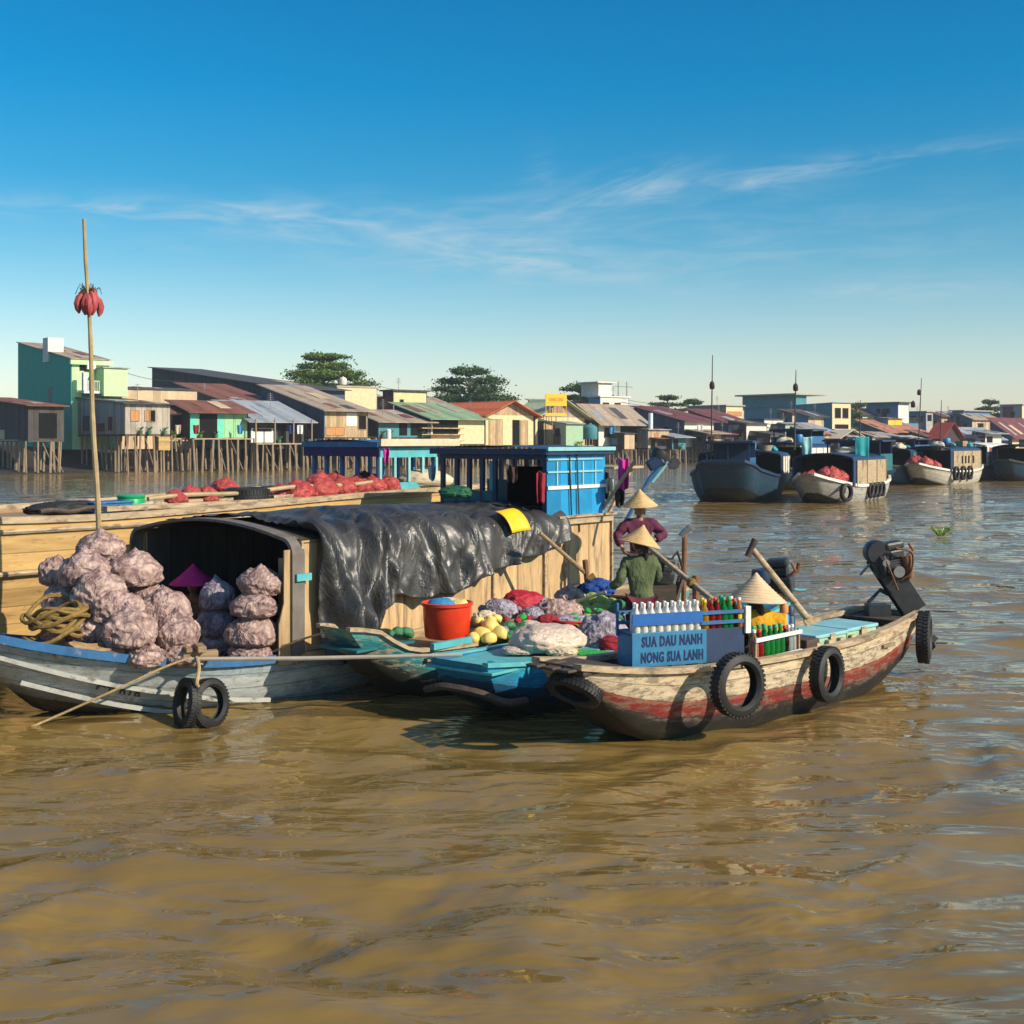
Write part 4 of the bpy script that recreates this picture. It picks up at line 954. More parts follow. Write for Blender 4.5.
MB().box(1.62, 1.70, -.03, .04, .30, .60).build('end_post', 'white', RK, bevel=.005)
MB().box(1.62, 1.70, .40, .46, .30, .60).build('end_post', 'white', RK, bevel=.005)
MB().box(-.03, .0, .40, .45, .3, .66).build('end_post', 'bluemid', RK, bevel=.005)
place_text(RK, 'SUA DAU NANH', .15, (.565, -.003, .265), (1, 0, 0), (0, 0, 1), 'lettering', .006, .70)
place_text(RK, 'NONG SUA LANH', .15, (.565, -.003, .095), (1, 0, 0), (0, 0, 1), 'lettering', .006, .66)
# bottles
BPROF = [(0, 0), (.042, 0), (.047, .012), (.047, .20), (.044, .24), (.022, .31), (.0175, .33), (.0175, .37)]
def bottle_proto(cm, capm, label, cat='bottle', group=None, sc=1.0, band=None, fill=None):
    t = thing('drink_bottle', label, cat, group=group)
    MB().lathe([(r*sc, z*sc) for r, z in BPROF], 14).build('glass_body', cm, t, smooth=True)
    MB().lathe([(0, .362*sc), (.021*sc, .362*sc), (.021*sc, .392*sc), (.018*sc, .40*sc), (0, .40*sc)], 12).build('bottle_cap', capm, t, smooth=True)
    if band: MB().lathe([(.0478*sc, .085*sc), (.0485*sc, .088*sc), (.0485*sc, .175*sc), (.0478*sc, .178*sc)], 14).build('paper_label', band, t, smooth=True)
    return t
mR = Matrix.Translation(RK.location) @ Matrix.Rotation(RRK, 4, 'Z') @ Matrix.Diagonal((.86, .8, 1, 1))
RK.scale = (.86, .8, 1)
used = {}
def put_bottle(kind, p, rz=0):
    args = BK[kind]
    if kind not in used: t = used[kind] = bottle_proto(**args)
    else: t = copy_tree(used[kind])
    t.location = p; t.rotation_euler = (0, 0, rz); t.scale = (1.32, 1.32, 1) if kind != 'milk' else (1.2, 1.2, 1); return t
BK = {
 'milk': dict(cm='milk', capm='white', label='white soy milk bottle behind the blue board, in the front line of the blue rack', group='soy milk bottles in the blue rack', sc=.80),
 'yellow': dict(cm='g_yellow', capm='yellow', label='bottle of yellow drink with yellow cap in the blue rack', group='yellow drinks in the blue rack', sc=.82),
 'red': dict(cm='g_red', capm='rust', label='bottle of dark red drink standing in the blue rack', group='red drinks in the blue rack', sc=.80),
 'green': dict(cm='g_green', capm='greenplastic', label='tall green bottle standing in the blue rack', group='green bottles in the blue rack', sc=.86),
 'dark': dict(cm='g_dark', capm='redplastic', label='dark cola bottle standing in the blue rack', group='cola bottles in the blue rack', sc=.80),
 'orange': dict(cm='g_orange', capm='white', label='bottle of orange drink beside the white end post of the rack', group='orange drinks in the blue rack', sc=.83, band='yellow'),
 'green2': dict(cm='g_green', capm='greenplastic', label='bright green soda bottle behind the two white rails', group='green sodas behind the white rails', sc=.95),
 'pink': dict(cm='g_pink', capm='white', label='pale pink drink bottle behind the two white rails', sc=.92),
 'red2': dict(cm='g_red', capm='redplastic', label='red soda bottle behind the two white rails', sc=.9),
 'dark2': dict(cm='g_dark', capm='redplastic', label='cola bottle behind the two white rails, past the green sodas', group='colas behind the white rails', sc=.86),
 'clear2': dict(cm='g_clear', capm='white', label='empty clear bottle at the end of the white rails', group='clear bottles behind the white rails', sc=.86),
}
for i in range(9): put_bottle('milk', mR @ Vector((.09+i*.108, .07, .361)))
for i in range(9): put_bottle('milk', mR @ Vector((.12+i*.108, .2, .361)))['label'] = 'white soy milk bottle behind the blue board, in the second line of the blue rack'
for x, kd in [(1.07, 'yellow'), (1.17, 'red'), (1.26, 'red'), (1.35, 'green'), (1.43, 'green'), (1.51, 'dark'), (1.58, 'orange')]:
    put_bottle(kd, mR @ Vector((x, .08, .361)))
for x, kd in [(1.12, 'yellow'), (1.22, 'red'), (1.31, 'dark'), (1.40, 'green'), (1.48, 'dark'), (1.55, 'orange')]:
    t = put_bottle(kd, mR @ Vector((x, .24, .361))); t['label'] = t['label'].replace('in the blue rack', 'in the back line of the blue rack').replace('beside the white end post', 'in the back line near the end post')
RK2 = thing('bottle_stand', 'low bottle stand with two white rails amidships on the drinks sampan', 'rack', Ep(2.62, -.60, .65), ANE+.04)
MB().box(0, .95, 0, .28, 0, .02).build('stand_base', 'wood', RK2); MB().box(-.02, .97, -.03, -.005, .03, .075).build('white_rail', 'white', RK2); MB().box(-.02, .97, -.03, -.005, .26, .305).build('white_rail', 'white', RK2)
for x in (0, .93): MB().box(x, x+.03, -.004, .02, .02, .32).build('stand_post', 'wood', RK2)
MB().box(0, .95, .28, .30, .1, .14).build('back_rail', 'wood', RK2)
m2 = Matrix.Translation(RK2.location) @ Matrix.Rotation(ANE+.04, 4, 'Z')
for x, kd in [(.08, 'pink'), (.19, 'red2'), (.31, 'green2'), (.42, 'green2'), (.53, 'green2'), (.64, 'green2'), (.74, 'dark2'), (.82, 'clear2'), (.9, 'clear2')]: put_bottle(kd, m2 @ Vector((x, .07, .021)))
for x, kd in [(.25, 'green2'), (.37, 'green2'), (.48, 'green2'), (.6, 'dark2'), (.7, 'dark2')]:
    t = put_bottle(kd, m2 @ Vector((x, .19, .021))); t['label'] = t['label'].replace('behind the two white rails', 'in the second line behind the two white rails')
# coolers
def cooler(x0, x1, y0, y1, z0, z1, label, sidem, topm):
    t = thing('cooler_box', label, 'cooler', Ep((x0+x1)/2, (y0+y1)/2, z0), ANE); a, b = (x1-x0)/2, (y1-y0)/2
    MB().box(-a, a, -b, b, 0, z1-z0-.05).build('box_body', sidem, t, bevel=.012); MB().box(-a-.02, a+.02, -b-.02, b+.02, z1-z0-.045, z1-z0).build('lid', topm, t, bevel=.012)
    MB().box(-.06, .06, -b-.035, -b-.021, z1-z0-.1, z1-z0-.01).build('latch', 'wood_pale', t); return t
M['mintside'] = mat('pale green cooler side', (.34, .50, .33), (.24, .38, .25), .5, 3, stain=(.2, .15, .08), stain_lo=.6)
cooler(3.92, 4.62, -.56, .02, .42, .84, 'turquoise lidded cooler nearest the bottle stand', 'mintside', 'turqpale')
cooler(4.65, 5.36, -.55, .02, .42, .85, 'turquoise lidded cooler nearest the engine', 'mintside', 'turqpale')
o = link(sack_mesh('plastic_bag', 'mintbag', 51, False, .6, .35), 'plastic_bag'); o.location = Ep(4.05, .25, .86); o.scale = (.30, .2, .2); o.rotation_euler = (0, 0, ANE); tag(o, 'crumpled mint green plastic bag lying behind the turquoise coolers', 'bag')
for (px, py, d, m, capm, lb, h) in [(784, 625, 15.35, 'bluecloth2', 'orangewood', 'blue flask with an orange lid behind the bottle stand', .34), (790, 627, 15.45, 'navy', 'navy', 'dark blue flask next to the orange lidded one', .28)]:
    p = at(px, py, d); t = thing('drink_flask', lb, 'flask', (p.x, p.y, .58))
    h2 = p.z+.12-.58; MB().lathe([(0, 0), (.06, 0), (.065, .02), (.065, h2), (.04, h2+.03), (0, h2+.03)], 14).build('flask_body', m, t, smooth=True)
    MB().lathe([(0, h2+.03), (.055, h2+.03), (.055, h2+.12), (.04, h2+.14), (0, h2+.14)], 14).build('flask_lid', capm, t, smooth=True)
    MB().lathe([(0, -.14), (.1, -.14), (.1, 0), (0, 0)], 10).build('flask_base', 'wood_dark', t)
c = MB(); c.box(-.14, .14, -.1, .1, 0, .2); o = c.build('small_crate', 'wood_dark', bevel=.01); o.location = Ep(3.78, -.52, .62); o.rotation_euler = (0, 0, ANE); tag(o, 'small dark brown crate between the bottle stand and the cooler', 'crate')
p0, p1 = at(751.5, 548, 15.7), at(807, 618, 15.95)
PD = thing('wooden_paddle', 'wooden paddle with a dark T grip leaning behind the man in yellow', 'paddle', p1)
MB().tube([(0, 0, 0), tuple(p0-p1)], [.045, .038], 10).build('shaft', 'wood_pale', PD, smooth=True)
ax = (p0-p1).normalized(); gx = Vector((.45, 0, 1)).normalized()
MB().tube([tuple(p0-p1-gx*.12), tuple(p0-p1+gx*.12)], .042, 10).build('grip', 'wood_dark', PD, smooth=True)
e = MB(); bl = -ax*.62
e.bar(tuple(ax*.02), tuple(bl), .17, .025, (.5, -.5, 0)); e.build('blade', 'wood', PD, bevel=.01)

# ------------------------------------------------------------------ engines
def small_engine(parent, loc, rot=(0, 0, 0), sc=.86):
    g = thing_part('engine', parent, loc); g.rotation_euler = rot; g.scale = (sc,)*3
    b = MB(); b.box(-.17, .17, -.13, .13, -.14, .08); b.box(-.10, .12, -.10, .10, .08, .2); b.build('engine_block', 'engine', g, bevel=.025)
    b = MB()
    for k in range(6): b.box(-.19+.0, .05, -.145, .145, -.11+.035*k, -.095+.035*k)
    b.build('cooling_fin', 'engine', g)
    MB().lathe([(0, 0), (.15, 0), (.16, .02), (.16, .07), (.12, .09), (0, .1)], 18, Matrix.Translation((-.17, 0, 0)) @ Matrix.Rotation(-math.pi/2, 4, 'Y')).build('flywheel_cover', 'engine', g, smooth=True)
    b = MB(); b.box(-.14, .14, -.1, .1, .2, .31); b.build('fuel_tank', 'engine', g, bevel=.035)
    b = MB(); b.tube([(.1, .12, .05), (.2, .2, .08), (.24, .2, .2)], .03, 8); b.build('exhaust', 'rust', g, smooth=True)
    b = MB(); b.tube([(.16, -.1, .1), (.24, -.12, .16), (.2, -.1, .26)], .02, 7); b.build('carburettor', 'rust', g, smooth=True)
    return g
def propeller(parent, p, ax, r=.12, m='enginegrey'):
    b = MB(); q = Vector(ax).to_track_quat('Z', 'Y').to_matrix().to_4x4(); T0 = Matrix.Translation(p) @ q
    b.lathe([(0, -.05), (.03, -.04), (.035, .02), (0, .07)], 10, T0)
    for k in range(3):
        mm = T0 @ Matrix.Rotation(k*2.094, 4, 'Z') @ Matrix.Translation((r*.55, 0, 0)) @ Matrix.Rotation(.6, 4, 'X'); b.box(-r*.5, r*.5, -r*.38, r*.38, -.006, .006, mm)
    b.build('propeller', m, parent, bevel=.004)
# stern engine on E: tilted up on a plate arm
base = Ep(6.45, 0, .78); OE = thing('longtail_engine', 'black long-tail boat engine tilted up on the stern of the drinks sampan', 'engine', base)
def rel(px, py, d=None): return at(px, py, d or base.y)-base
p_a, p_b = rel(914, 606), rel(878, 556); up = (p_b-p_a).normalized()
b = MB(); 
for s in (-.09, .09): b.bar(tuple(p_a+Vector((0, s, -.06))), tuple(p_b+Vector((0, s, 0))), .34, .03, (0, 1, 0))
b.build('arm_plate', 'engine', OE, bevel=.03)
b = MB(); b.bar(tuple(p_a*.9+p_b*.1+Vector((.05, 0, 0))), tuple(p_b+Vector((.14, 0, -.05))), .035, .18, (0, 1, 0)); b.build('arm_edge', 'enginegrey', OE)
b = MB(); b.lathe([(0, -.12), (.15, -.12), (.17, -.09), (.17, .09), (.15, .12), (0, .12)], 20, Matrix.Translation(p_b+Vector((-.02, 0, .05))) @ Matrix.Rotation(math.pi/2, 4, 'X')); b.build('belt_cover', 'engine', OE, smooth=True)
small_engine(OE, rel(894, 564), (0, R(-8), R(15)), 1.02)
b = MB(); b.tube([rel(906, 556, base.y-.12), rel(910, 578, base.y-.12)], [.07, .055], 10); b.build('muffler', 'rust', OE, smooth=True)
b = MB(); b.tube(curve([rel(896, 548, base.y-.2), rel(912, 553, base.y-.2), rel(911, 572, base.y-.2), rel(901, 580, base.y-.15)], 6), .016, 6); b.tube(curve([rel(884, 556, base.y-.2), rel(890, 570, base.y-.22), rel(898, 590, base.y-.15)], 6), .012, 6); b.build('fuel_hose', 'rust', OE, smooth=True)
b = MB(); b.lathe([(0, -.02), (.075, -.02), (.085, 0), (.075, .02), (0, .02)], 16, Matrix.Translation(rel(899, 572, base.y-.2)) @ Matrix.Rotation(math.pi/2, 4, 'X')); b.lathe([(0, -.02), (.05, -.02), (.05, .02), (0, .02)], 14, Matrix.Translation(rel(886, 563, base.y-.2)) @ Matrix.Rotation(math.pi/2, 4, 'X')); b.build('pulley', 'enginegrey', OE, smooth=True)
b = MB(); b.tube([rel(880, 556), rel(868, 566), rel(860, 575)], .018, 6); b.build('tiller_handle', 'enginegrey', OE, smooth=True)
b = MB(); b.tube([p_a, rel(880, 590), rel(868, 603)], .03, 8); b.box(-.2, .1, -.12, .12, -.02, .16); b.build('mounting_bracket', 'engine', OE, smooth=True)
b = MB(); b.bar(rel(893, 590), rel(886, 578), .06, .2, (0, 1, 0)); b.bar(rel(900, 603), rel(895, 592), .03, .2, (0, 1, 0)); b.build('white_plate', 'enginegrey', OE)
b = MB(); b.tube([p_a, rel(922, 622), rel(930, 640, 17.9)], [.05, .04, .03], 8); b.build('drive_shaft', 'engine', OE, smooth=True); propeller(OE, rel(931, 642, 17.9), rel(931, 642, 17.9)-p_a, .11, 'engine')
# raised long-tail on C's stern (blue pole, propeller end up)
base = at(622, 512, 20.2); OC = thing('longtail_engine', 'light blue long-tail shaft raised behind the woman in plum, engine end up', 'engine', base)
rel2 = lambda px, py, d=20.2: at(px, py, d)-base
b = MB(); b.tube([(0, 0, -.25), rel2(650, 478), rel2(661, 466)], [.032, .032, .032], 8); b.build('shaft_tube', 'bluemid', OC, smooth=True)
b = MB(); b.tube([rel2(652, 482), rel2(668, 462)], .03, 8); b.build('shaft_guard', 'turqpale', OC, smooth=True)
b = MB(); b.bar(rel2(648, 467), rel2(662, 458), .26, .18); b.build('engine_block', 'navy', OC, bevel=.03)
b = MB(); b.lathe([(0, -.08), (.13, -.08), (.15, 0), (.13, .08), (0, .08)], 24, Matrix.Translation(rel2(660, 455)) @ Matrix.Rotation(.5, 4, 'Y')); b.build('flywheel', 'engine', OC, smooth=True)
b = MB(); b.tube([rel2(661, 466), rel2(672, 462)], .03, 6); b.prism([(-.02, -.08), (.08, -.09), (.14, -.05), (.17, .02), (.13, .08), (.04, .1), (-.04, .06)], .03, Matrix.Translation(rel2(670, 464)) @ Matrix.Rotation(1.2, 4, 'X')); b.build('rudder_fin', 'engine', OC)
# engine and posts on D's stern
OD = thing('boat_engine', 'small dark engine with cables on the blue sampan beside the woman in olive', 'engine', at(663, 575, 18.6)); small_engine(OD, (0, 0, 0), (.2, .1, .6), .85)
b = MB(); b.tube([(.1, 0, .2), (.22, .05, .34), (.3, .05, .1), (.22, 0, -.1)], .022, 6); b.build('cable_loop', 'wire', OD, smooth=True)
MB().box(-.18, .18, -.15, .15, -.72, -.14).build('engine_stand', 'wood_dark', OD)
OD2 = thing('boat_engine', 'dark engine with blue tank on the stern seen past the conical hat', 'engine', at(780, 582, 20.4)); small_engine(OD2, (0, 0, 0), (.1, -.1, -.4), 1.25)
b = MB(); b.lathe([(0, 0), (.16, 0), (.18, .04), (.16, .22), (0, .25)], 14, Matrix.Translation((-.3, 0, -.02))); b.build('blue_tank', 'navy', OD2, smooth=True)
b = MB(); b.tube([(.1, 0, -.1), (.32, 0, -.14), (.42, 0, -.13)], .03, 6); b.build('tiller_tip', 'turq', OD2, smooth=True)
MB().box(-.2, .15, -.15, .15, -.92, -.14).build('engine_stand', 'wood_dark', OD2)
b = MB(); p = at(683.5, 604, 18.9); top = at(684.5, 534, 18.9); b.tube([p, top], .038, 8); PO = thing('mooring_post', 'upright rusty brown post with a bent metal top on the blue sampan', 'post', p)
b.v = [tuple(Vector(v)-p) for v in b.v]; b.build('post_stem', 'rust', PO, smooth=True)
b = MB(); b.tube([tuple(top-p+Vector((-.05, 0, -.04))), tuple(top-p+Vector((0, 0, .03))), tuple(top-p+Vector((.09, 0, .10)))], .05, 7); b.build('metal_top', 'enginegrey', PO, smooth=True)
b = MB(); b.tube([tuple(Vector((0, 0, 0))), (0, 0, -.65)], .055, 8); b.build('post_foot', 'rust', PO)
c = MB(); c.bar(at(673, 605, 18.7), at(683, 572, 18.8), .12, .05); tag(c.build('leaning_board', 'wood_dark'), 'dark board leaning on the rusty post of the blue sampan', 'board')
# long oar with its post, held together by a yellow tie
oa, ob_ = at(648, 547, 17.6), at(714, 601, 16.4)
OR = thing('rowing_oar', 'long bamboo oar slanting from the woman in olive down to a forked post', 'oar', oa)
MB().tube([(0, 0, 0), tuple(ob_-oa)], [.035, .04], 8).build('oar_shaft', 'wood_pale', OR, smooth=True)
q = oa.lerp(ob_, .68); c = MB(); c.tube([q+Vector((.05, 0, .1)), q+Vector((.06, 0, -.95))], .045, 8); tag(c.build('oar_post', 'rust', smooth=True), 'short brown forked post carrying the long bamboo oar', 'post')
c = MB(); c.lathe([(.04, -.05), (.07, -.03), (.075, .03), (.04, .06)], 12, Matrix.Translation(q) @ (ob_-oa).to_track_quat('Z', 'Y').to_matrix().to_4x4()); c.build('rope_binding', 'ropeyellow', OR, smooth=True) 
OR.children[-1].location = -oa if False else (0, 0, 0)
for o_ in OR.children:
    if o_.name.startswith('rope_binding'): o_.location = -oa
# oar leaning on the plywood wall of boat A
oa, ob_ = at(540, 533, 18.2), at(607, 592, 18.6)
OR2 = thing('rowing_oar', 'thin dark oar leaning against the plywood wall above the cabbages', 'oar', oa)
MB().tube([(0, 0, 0), tuple(ob_-oa)], [.03, .035], 8).build('oar_shaft', 'wood', OR2, smooth=True)
c = MB(); q = oa.lerp(ob_, .76)-oa; c.tube([q-Vector((.05, .03, .02)), q+Vector((.05, -.02, .04))], .05, 8); c.build('rope_binding', 'ropeyellow', OR2, smooth=True)
c = MB(); c.tube([at(585, 560, 18.45), at(588, 594, 18.5), at(588, 620, 18.5)], .04, 8); tag(c.build('oar_post', 'rust', smooth=True), 'short rusty post standing against the plywood wall', 'post')
tyre('small tyre leaning against the plywood wall by the cabbages', at(577, 598, 18.35), (.5, -.8, .1), .62, 'small tyres by the plywood wall')
tyre('small tyre turned edge on next to the rusty post', at(592, 600, 18.5), (.9, -.3, .1), .6, 'small tyres by the plywood wall')
c = MB(); oa, ob_ = at(606, 592, 16.8), at(548, 610, 17.2); c.tube([oa, ob_], .02, 7); tag(c.build('bamboo_stick', 'bamboo', smooth=True), 'thin stick held low over the cabbages by the woman in olive', 'stick')

# ------------------------------------------------------------------ goods on C and D
bp = at(447, 637, 16.05); zb = bp.z
BU_ = thing('plastic_tub', 'bright red plastic tub standing on the teal sampan', 'tub', bp)
c = MB(); c.lathe([(0, 0), (.27, 0), (.285, .02), (.30, .2), (.305, .21), (.31, .40), (.335, .415), (.335, .45), (.31, .455), (.30, .43), (.275, .06), (0, .05)], 32); c.build('tub_body', 'redplastic', BU_, smooth=True)
for nm, m, ox, oy, s_, lb in [('bluecloth', 'bluecloth2', -.05, -.02, (.19, .15, .13), 'blue plastic bundle inside the red tub'), ('yel', 'melon', .16, .05, (.11, .11, .11), 'yellow fruit lying in the red tub'), ('beige', 'beige', .0, .14, (.2, .1, .12), 'pale sack corner sticking out of the red tub')]:
    o = link(sack_mesh('bundle', m, 60+len(nm), False, .7, .25, True and 4), 'tub_bundle' if nm != 'yel' else 'yellow_fruit'); o.location = bp+Vector((ox, oy, .40)); o.scale = s_; tag(o, lb, 'bundle' if nm != 'yel' else 'fruit')
VEG = {k: [sack_mesh(k, k, 70+i+10*j, False, sq, am, 4) for i in range(2)] for j, (k, sq, am) in enumerate([('cabbage', .86, .10), ('melon', .82, .03), ('greens', .8, .10)])}
def veg(kind, name, cat, label, group, items):
    for i, (px, py, d, r) in enumerate(items):
        o = link(VEG[kind][i % 2], name); o.location = at(px, py, d); k = r*d/F; o.scale = (k*1.1, k, k*1.05); o.rotation_euler = (rnd.uniform(-.6, .6), rnd.uniform(-.6, .6), rnd.uniform(0, 6)); tag(o, label, cat, group)
veg('melon', 'yellow_melon', 'melon', 'pale yellow melon beside the red tub on the teal sampan', 'yellow melons beside the red tub', [(482, 634, 15.95, 8), (491, 628, 16.1, 10), (500, 633, 16.0, 8), (474, 638, 15.85, 6), (489, 638, 15.85, 7)])
veg('greens', 'green_squash', 'vegetable', 'dark bluish green squash beside the yellow melons', 'green squashes beside the yellow melons', [(508, 628, 16.3, 8), (517, 633, 16.2, 8), (525, 628, 16.35, 7), (512, 637, 16.1, 7), (523, 637, 16.1, 6), (505, 637, 16.0, 5)])
veg('cabbage', 'green_cabbage', 'cabbage', 'pale green cabbage in the heap by the tyres', 'green cabbages in the heap', [(580, 604, 17.6, 9), (592, 601, 17.8, 9), (603, 605, 17.6, 9), (585, 613, 17.4, 9), (597, 612, 17.4, 9), (608, 612, 17.3, 8), (574, 611, 17.5, 7), (600, 619, 17.2, 8), (588, 620, 17.2, 7), (613, 604, 17.7, 7)])
veg('greens', 'leafy_vegetable', 'vegetable', 'dark leafy vegetable between the cabbages and the woman in olive', 'leafy vegetables behind the cabbages', [(614, 612, 17.2, 8), (618, 606, 17.4, 8), (617, 619, 17.0, 7), (610, 620, 17.0, 7)])
veg('greens', 'green_banana_hand', 'fruit', 'green fruit lying before the red tub near the bow of the teal sampan', 'green fruit before the red tub', [(398, 632, 15.4, 6), (407, 633, 15.45, 7), (391, 634, 15.3, 4)])
def goods(px, py, d, rx, rz_, m, seed, name, label, cat, sq=.8, amp=.25, yaw=0, tied=False, ry=None):
    o = link(sack_mesh(name, m, seed, tied, sq, amp, 5), name); k = d/F; o.location = at(px, py, d); o.scale = (rx*k, (ry or rx*.8)*k, rz_*k/sq); o.rotation_euler = (0, 0, yaw); return tag(o, label, cat)
goods(523, 604, 17.4, 21, 13, 'redbag', 81, 'red_bag', 'crimson net bag lying against the plywood wall', 'bag', .6, .2, .5)
goods(500, 611, 17.0, 17, 12, 'sackgrey', 82, 'grey_sack', 'grey net sack between the crimson bag and the melons', 'sack', .8, .25)
goods(533, 618, 16.8, 13, 10, 'sackgrey', 83, 'grey_sack', 'small grey sack below the crimson net bag', 'sack', .8, .25)
goods(556, 613, 17.0, 23, 14, 'sack', 84, 'garlic_sack', 'open garlic sack spread between the crimson bag and the cabbages', 'sack', .6, .35, .3)
goods(570, 602, 17.6, 16, 13, 'sack', 85, 'garlic_sack', 'garlic sack standing behind the spread one, by the small tyres', 'sack', .85, .3, .7, True)
goods(541, 607, 17.4, 12, 10, 'sackgrey', 91, 'grey_sack', 'grey sack squeezed behind the open garlic sack', 'sack', .8, .3)
goods(560, 622, 16.7, 30, 7, 'sackgrey', 92, 'grey_sack', 'flat grey sack under the open garlic sack', 'sack', .5, .3)
goods(548, 640, 15.1, 37, 15, 'plasticbag', 86, 'plastic_bag', 'large translucent pinkish bag on the bow of the blue sampan', 'bag', .55, .16, .6)
goods(519, 650, 14.9, 16, 5, 'plasticbag', 87, 'plastic_bag', 'flat crumpled end of a clear bag on the blue bow', 'bag', .5, .25)
goods(562, 652, 14.7, 14, 5, 'beige', 93, 'beige_bag', 'small cream bag tucked under the pinkish bag', 'bag', .6, .3)
goods(604, 637, 15.7, 24, 21, 'sackgrey', 88, 'garlic_sack', 'round net sack of purple garlic beside the blue bottle rack', 'sack', .9, .25, .2, True)
goods(612, 648, 15.4, 12, 11, 'redcloth', 94, 'pink_bag', 'dark pink bag squeezed between the round net sack and the rack', 'bag', .9, .2)
goods(588, 656, 14.75, 21, 5, 'greenbag', 89, 'green_bag', 'flat bright green plastic bag on the edge of the blue sampan', 'bag', .4, .25)
goods(598, 589, 18.3, 16, 9, 'bluecloth', 90, 'blue_sheet', 'crumpled deep blue plastic sheet behind the cabbages', 'sheet', .5, .35)
goods(570, 628, 16.0, 8, 5, 'redbag', 95, 'red_bag', 'little red bag wedged in the red tray', 'bag', .7, .2)
c = MB(); c.lathe([(0, 0), (.26, 0), (.30, .09), (.32, .10), (.31, .115), (.28, .10), (.25, .02), (0, .015)], 24); o = c.build('plastic_tray', 'redplastic', smooth=True); o.location = at(574, 629, 16.5); o.scale = (1, .8, 1.2); tag(o, 'shallow red plastic tray below the open garlic sack', 'tray')
rq = random.Random(21)
def scatter(kind, name, cat, label, group, n, x0, x1, y0, y1, d0, r0, r1):
    veg(kind, name, cat, label, group, [((lambda px, py: (px, py, d0-(py-y0)*.045, rq.uniform(r0, r1)))(rq.uniform(x0, x1), rq.uniform(y0, y1))) for _ in range(n)])
VEG['redfruit'] = [sack_mesh('redfruit', 'redbag', 201+i, False, .85, .05, 3) for i in range(2)]; VEG['onion'] = [sack_mesh('onion', 'sackgrey', 205+i, False, .85, .06, 3) for i in range(2)]; VEG['gourd'] = [sack_mesh('gourd', 'greenbag', 209+i, False, .7, .12, 3) for i in range(2)]
scatter('redfruit', 'red_fruit', 'fruit', 'small red fruit loose between the sacks of the teal sampan', 'loose red fruit between the sacks', 12, 470, 570, 618, 632, 16.7, 2.5, 4)
scatter('onion', 'purple_onion', 'onion', 'small purple onion loose between the sacks of the teal sampan', 'loose purple onions between the sacks', 22, 478, 612, 606, 632, 17.2, 2.5, 4)
scatter('gourd', 'green_gourd', 'vegetable', 'small bright green gourd loose between the sacks', 'loose green gourds between the sacks', 14, 515, 615, 610, 634, 17.0, 3, 5)
scatter('cabbage', 'small_cabbage', 'cabbage', 'small pale cabbage lying in front of the large pinkish bag or beside it', 'small cabbages near the pinkish bag', 8, 575, 612, 622, 634, 16.6, 4, 6)
scatter('melon', 'small_melon', 'melon', 'small yellow melon lying behind the bigger melons', 'small yellow melons behind the bigger ones', 6, 476, 505, 617, 624, 16.7, 4, 6)
goods(486, 619, 16.7, 13, 8, 'beige', 211, 'beige_sack', 'small beige sack lying right behind the yellow melons', 'sack', .7, .25)
goods(531, 627, 16.4, 12, 6, 'plasticbag', 212, 'plastic_bag', 'small clear bag lying beside the dark green squashes', 'bag', .6, .3)
goods(548, 622, 16.5, 11, 7, 'redcloth', 213, 'dark_red_bag', 'small dark red bag lying between the flat grey sack and the tray', 'bag', .7, .25)
# fill boards under the heap so nothing hovers
for (px, py, d, hx, hy, lb) in [(520, 628, 17.0, 1.3, .5, 'plank platform carrying the sacks of the teal sampan')]:
    pass
# laundry hung at the stern of A
def cloth(px, y0, y1, d, wpx, m, label, seed):
    w_ = wpx*d/F; z0, z1 = at(px, y0, d).z, at(px, y1, d).z; p = at(px, y0, d)
    c = MB(); c.grid(lambda u, v: ((u-.5)*w_*(1-.25*v+.1*math.sin(3*v)), .05*math.sin(u*9+seed)*(.4+v)+.04*noise.noise(Vector((u*3, v*3, seed))), -(z0-z1)*v+.02*math.sin(u*7+seed)), 14, 18)
    o = c.build('hanging_cloth', m, smooth=True); o.location = p; o.modifiers.new('Thick', 'SOLIDIFY').thickness = .012; tag(o, label, 'cloth', 'laundry at the stern'); return o
cloth(623.5, 459, 490, 20.6, 10, 'magenta', 'bright magenta shirt hanging at the stern of the plywood boat', 1)
cloth(620, 487, 507, 20.7, 9, 'darkcloth', 'dark trousers hanging below the magenta shirt', 2)
cloth(603, 473, 500, 20.9, 12, 'darkcloth', 'dark brown shirt hanging right against the blue wheelhouse', 3)
cloth(609, 478, 492, 20.8, 8, 'beige', 'pale rag hanging beside the dark brown shirt', 4)
cloth(540.5, 472, 502, 19.4, 9, 'redcloth', 'dark red shirt hanging inside the open blue wheelhouse', 5)
cloth(512, 466, 482, 19.6, 10, 'darkcloth', 'mauve cloth hanging inside the dark wheelhouse', 6)
cloth(432, 466, 480, 21.2, 8, 'turqpale', 'pale blue cloth tied between the two wheelhouses', 7)
cloth(386, 449, 462, 21.9, 6, 'magenta', 'small pink cloth hanging at the purple awning', 8)
b = MB(); b.tube([at(595, 520, 20.8), at(634, 462, 20.4)], .03, 7); tag(b.build('bamboo_stick', 'bamboo', smooth=True), 'bamboo stick slanting up behind the laundry at the stern', 'stick')
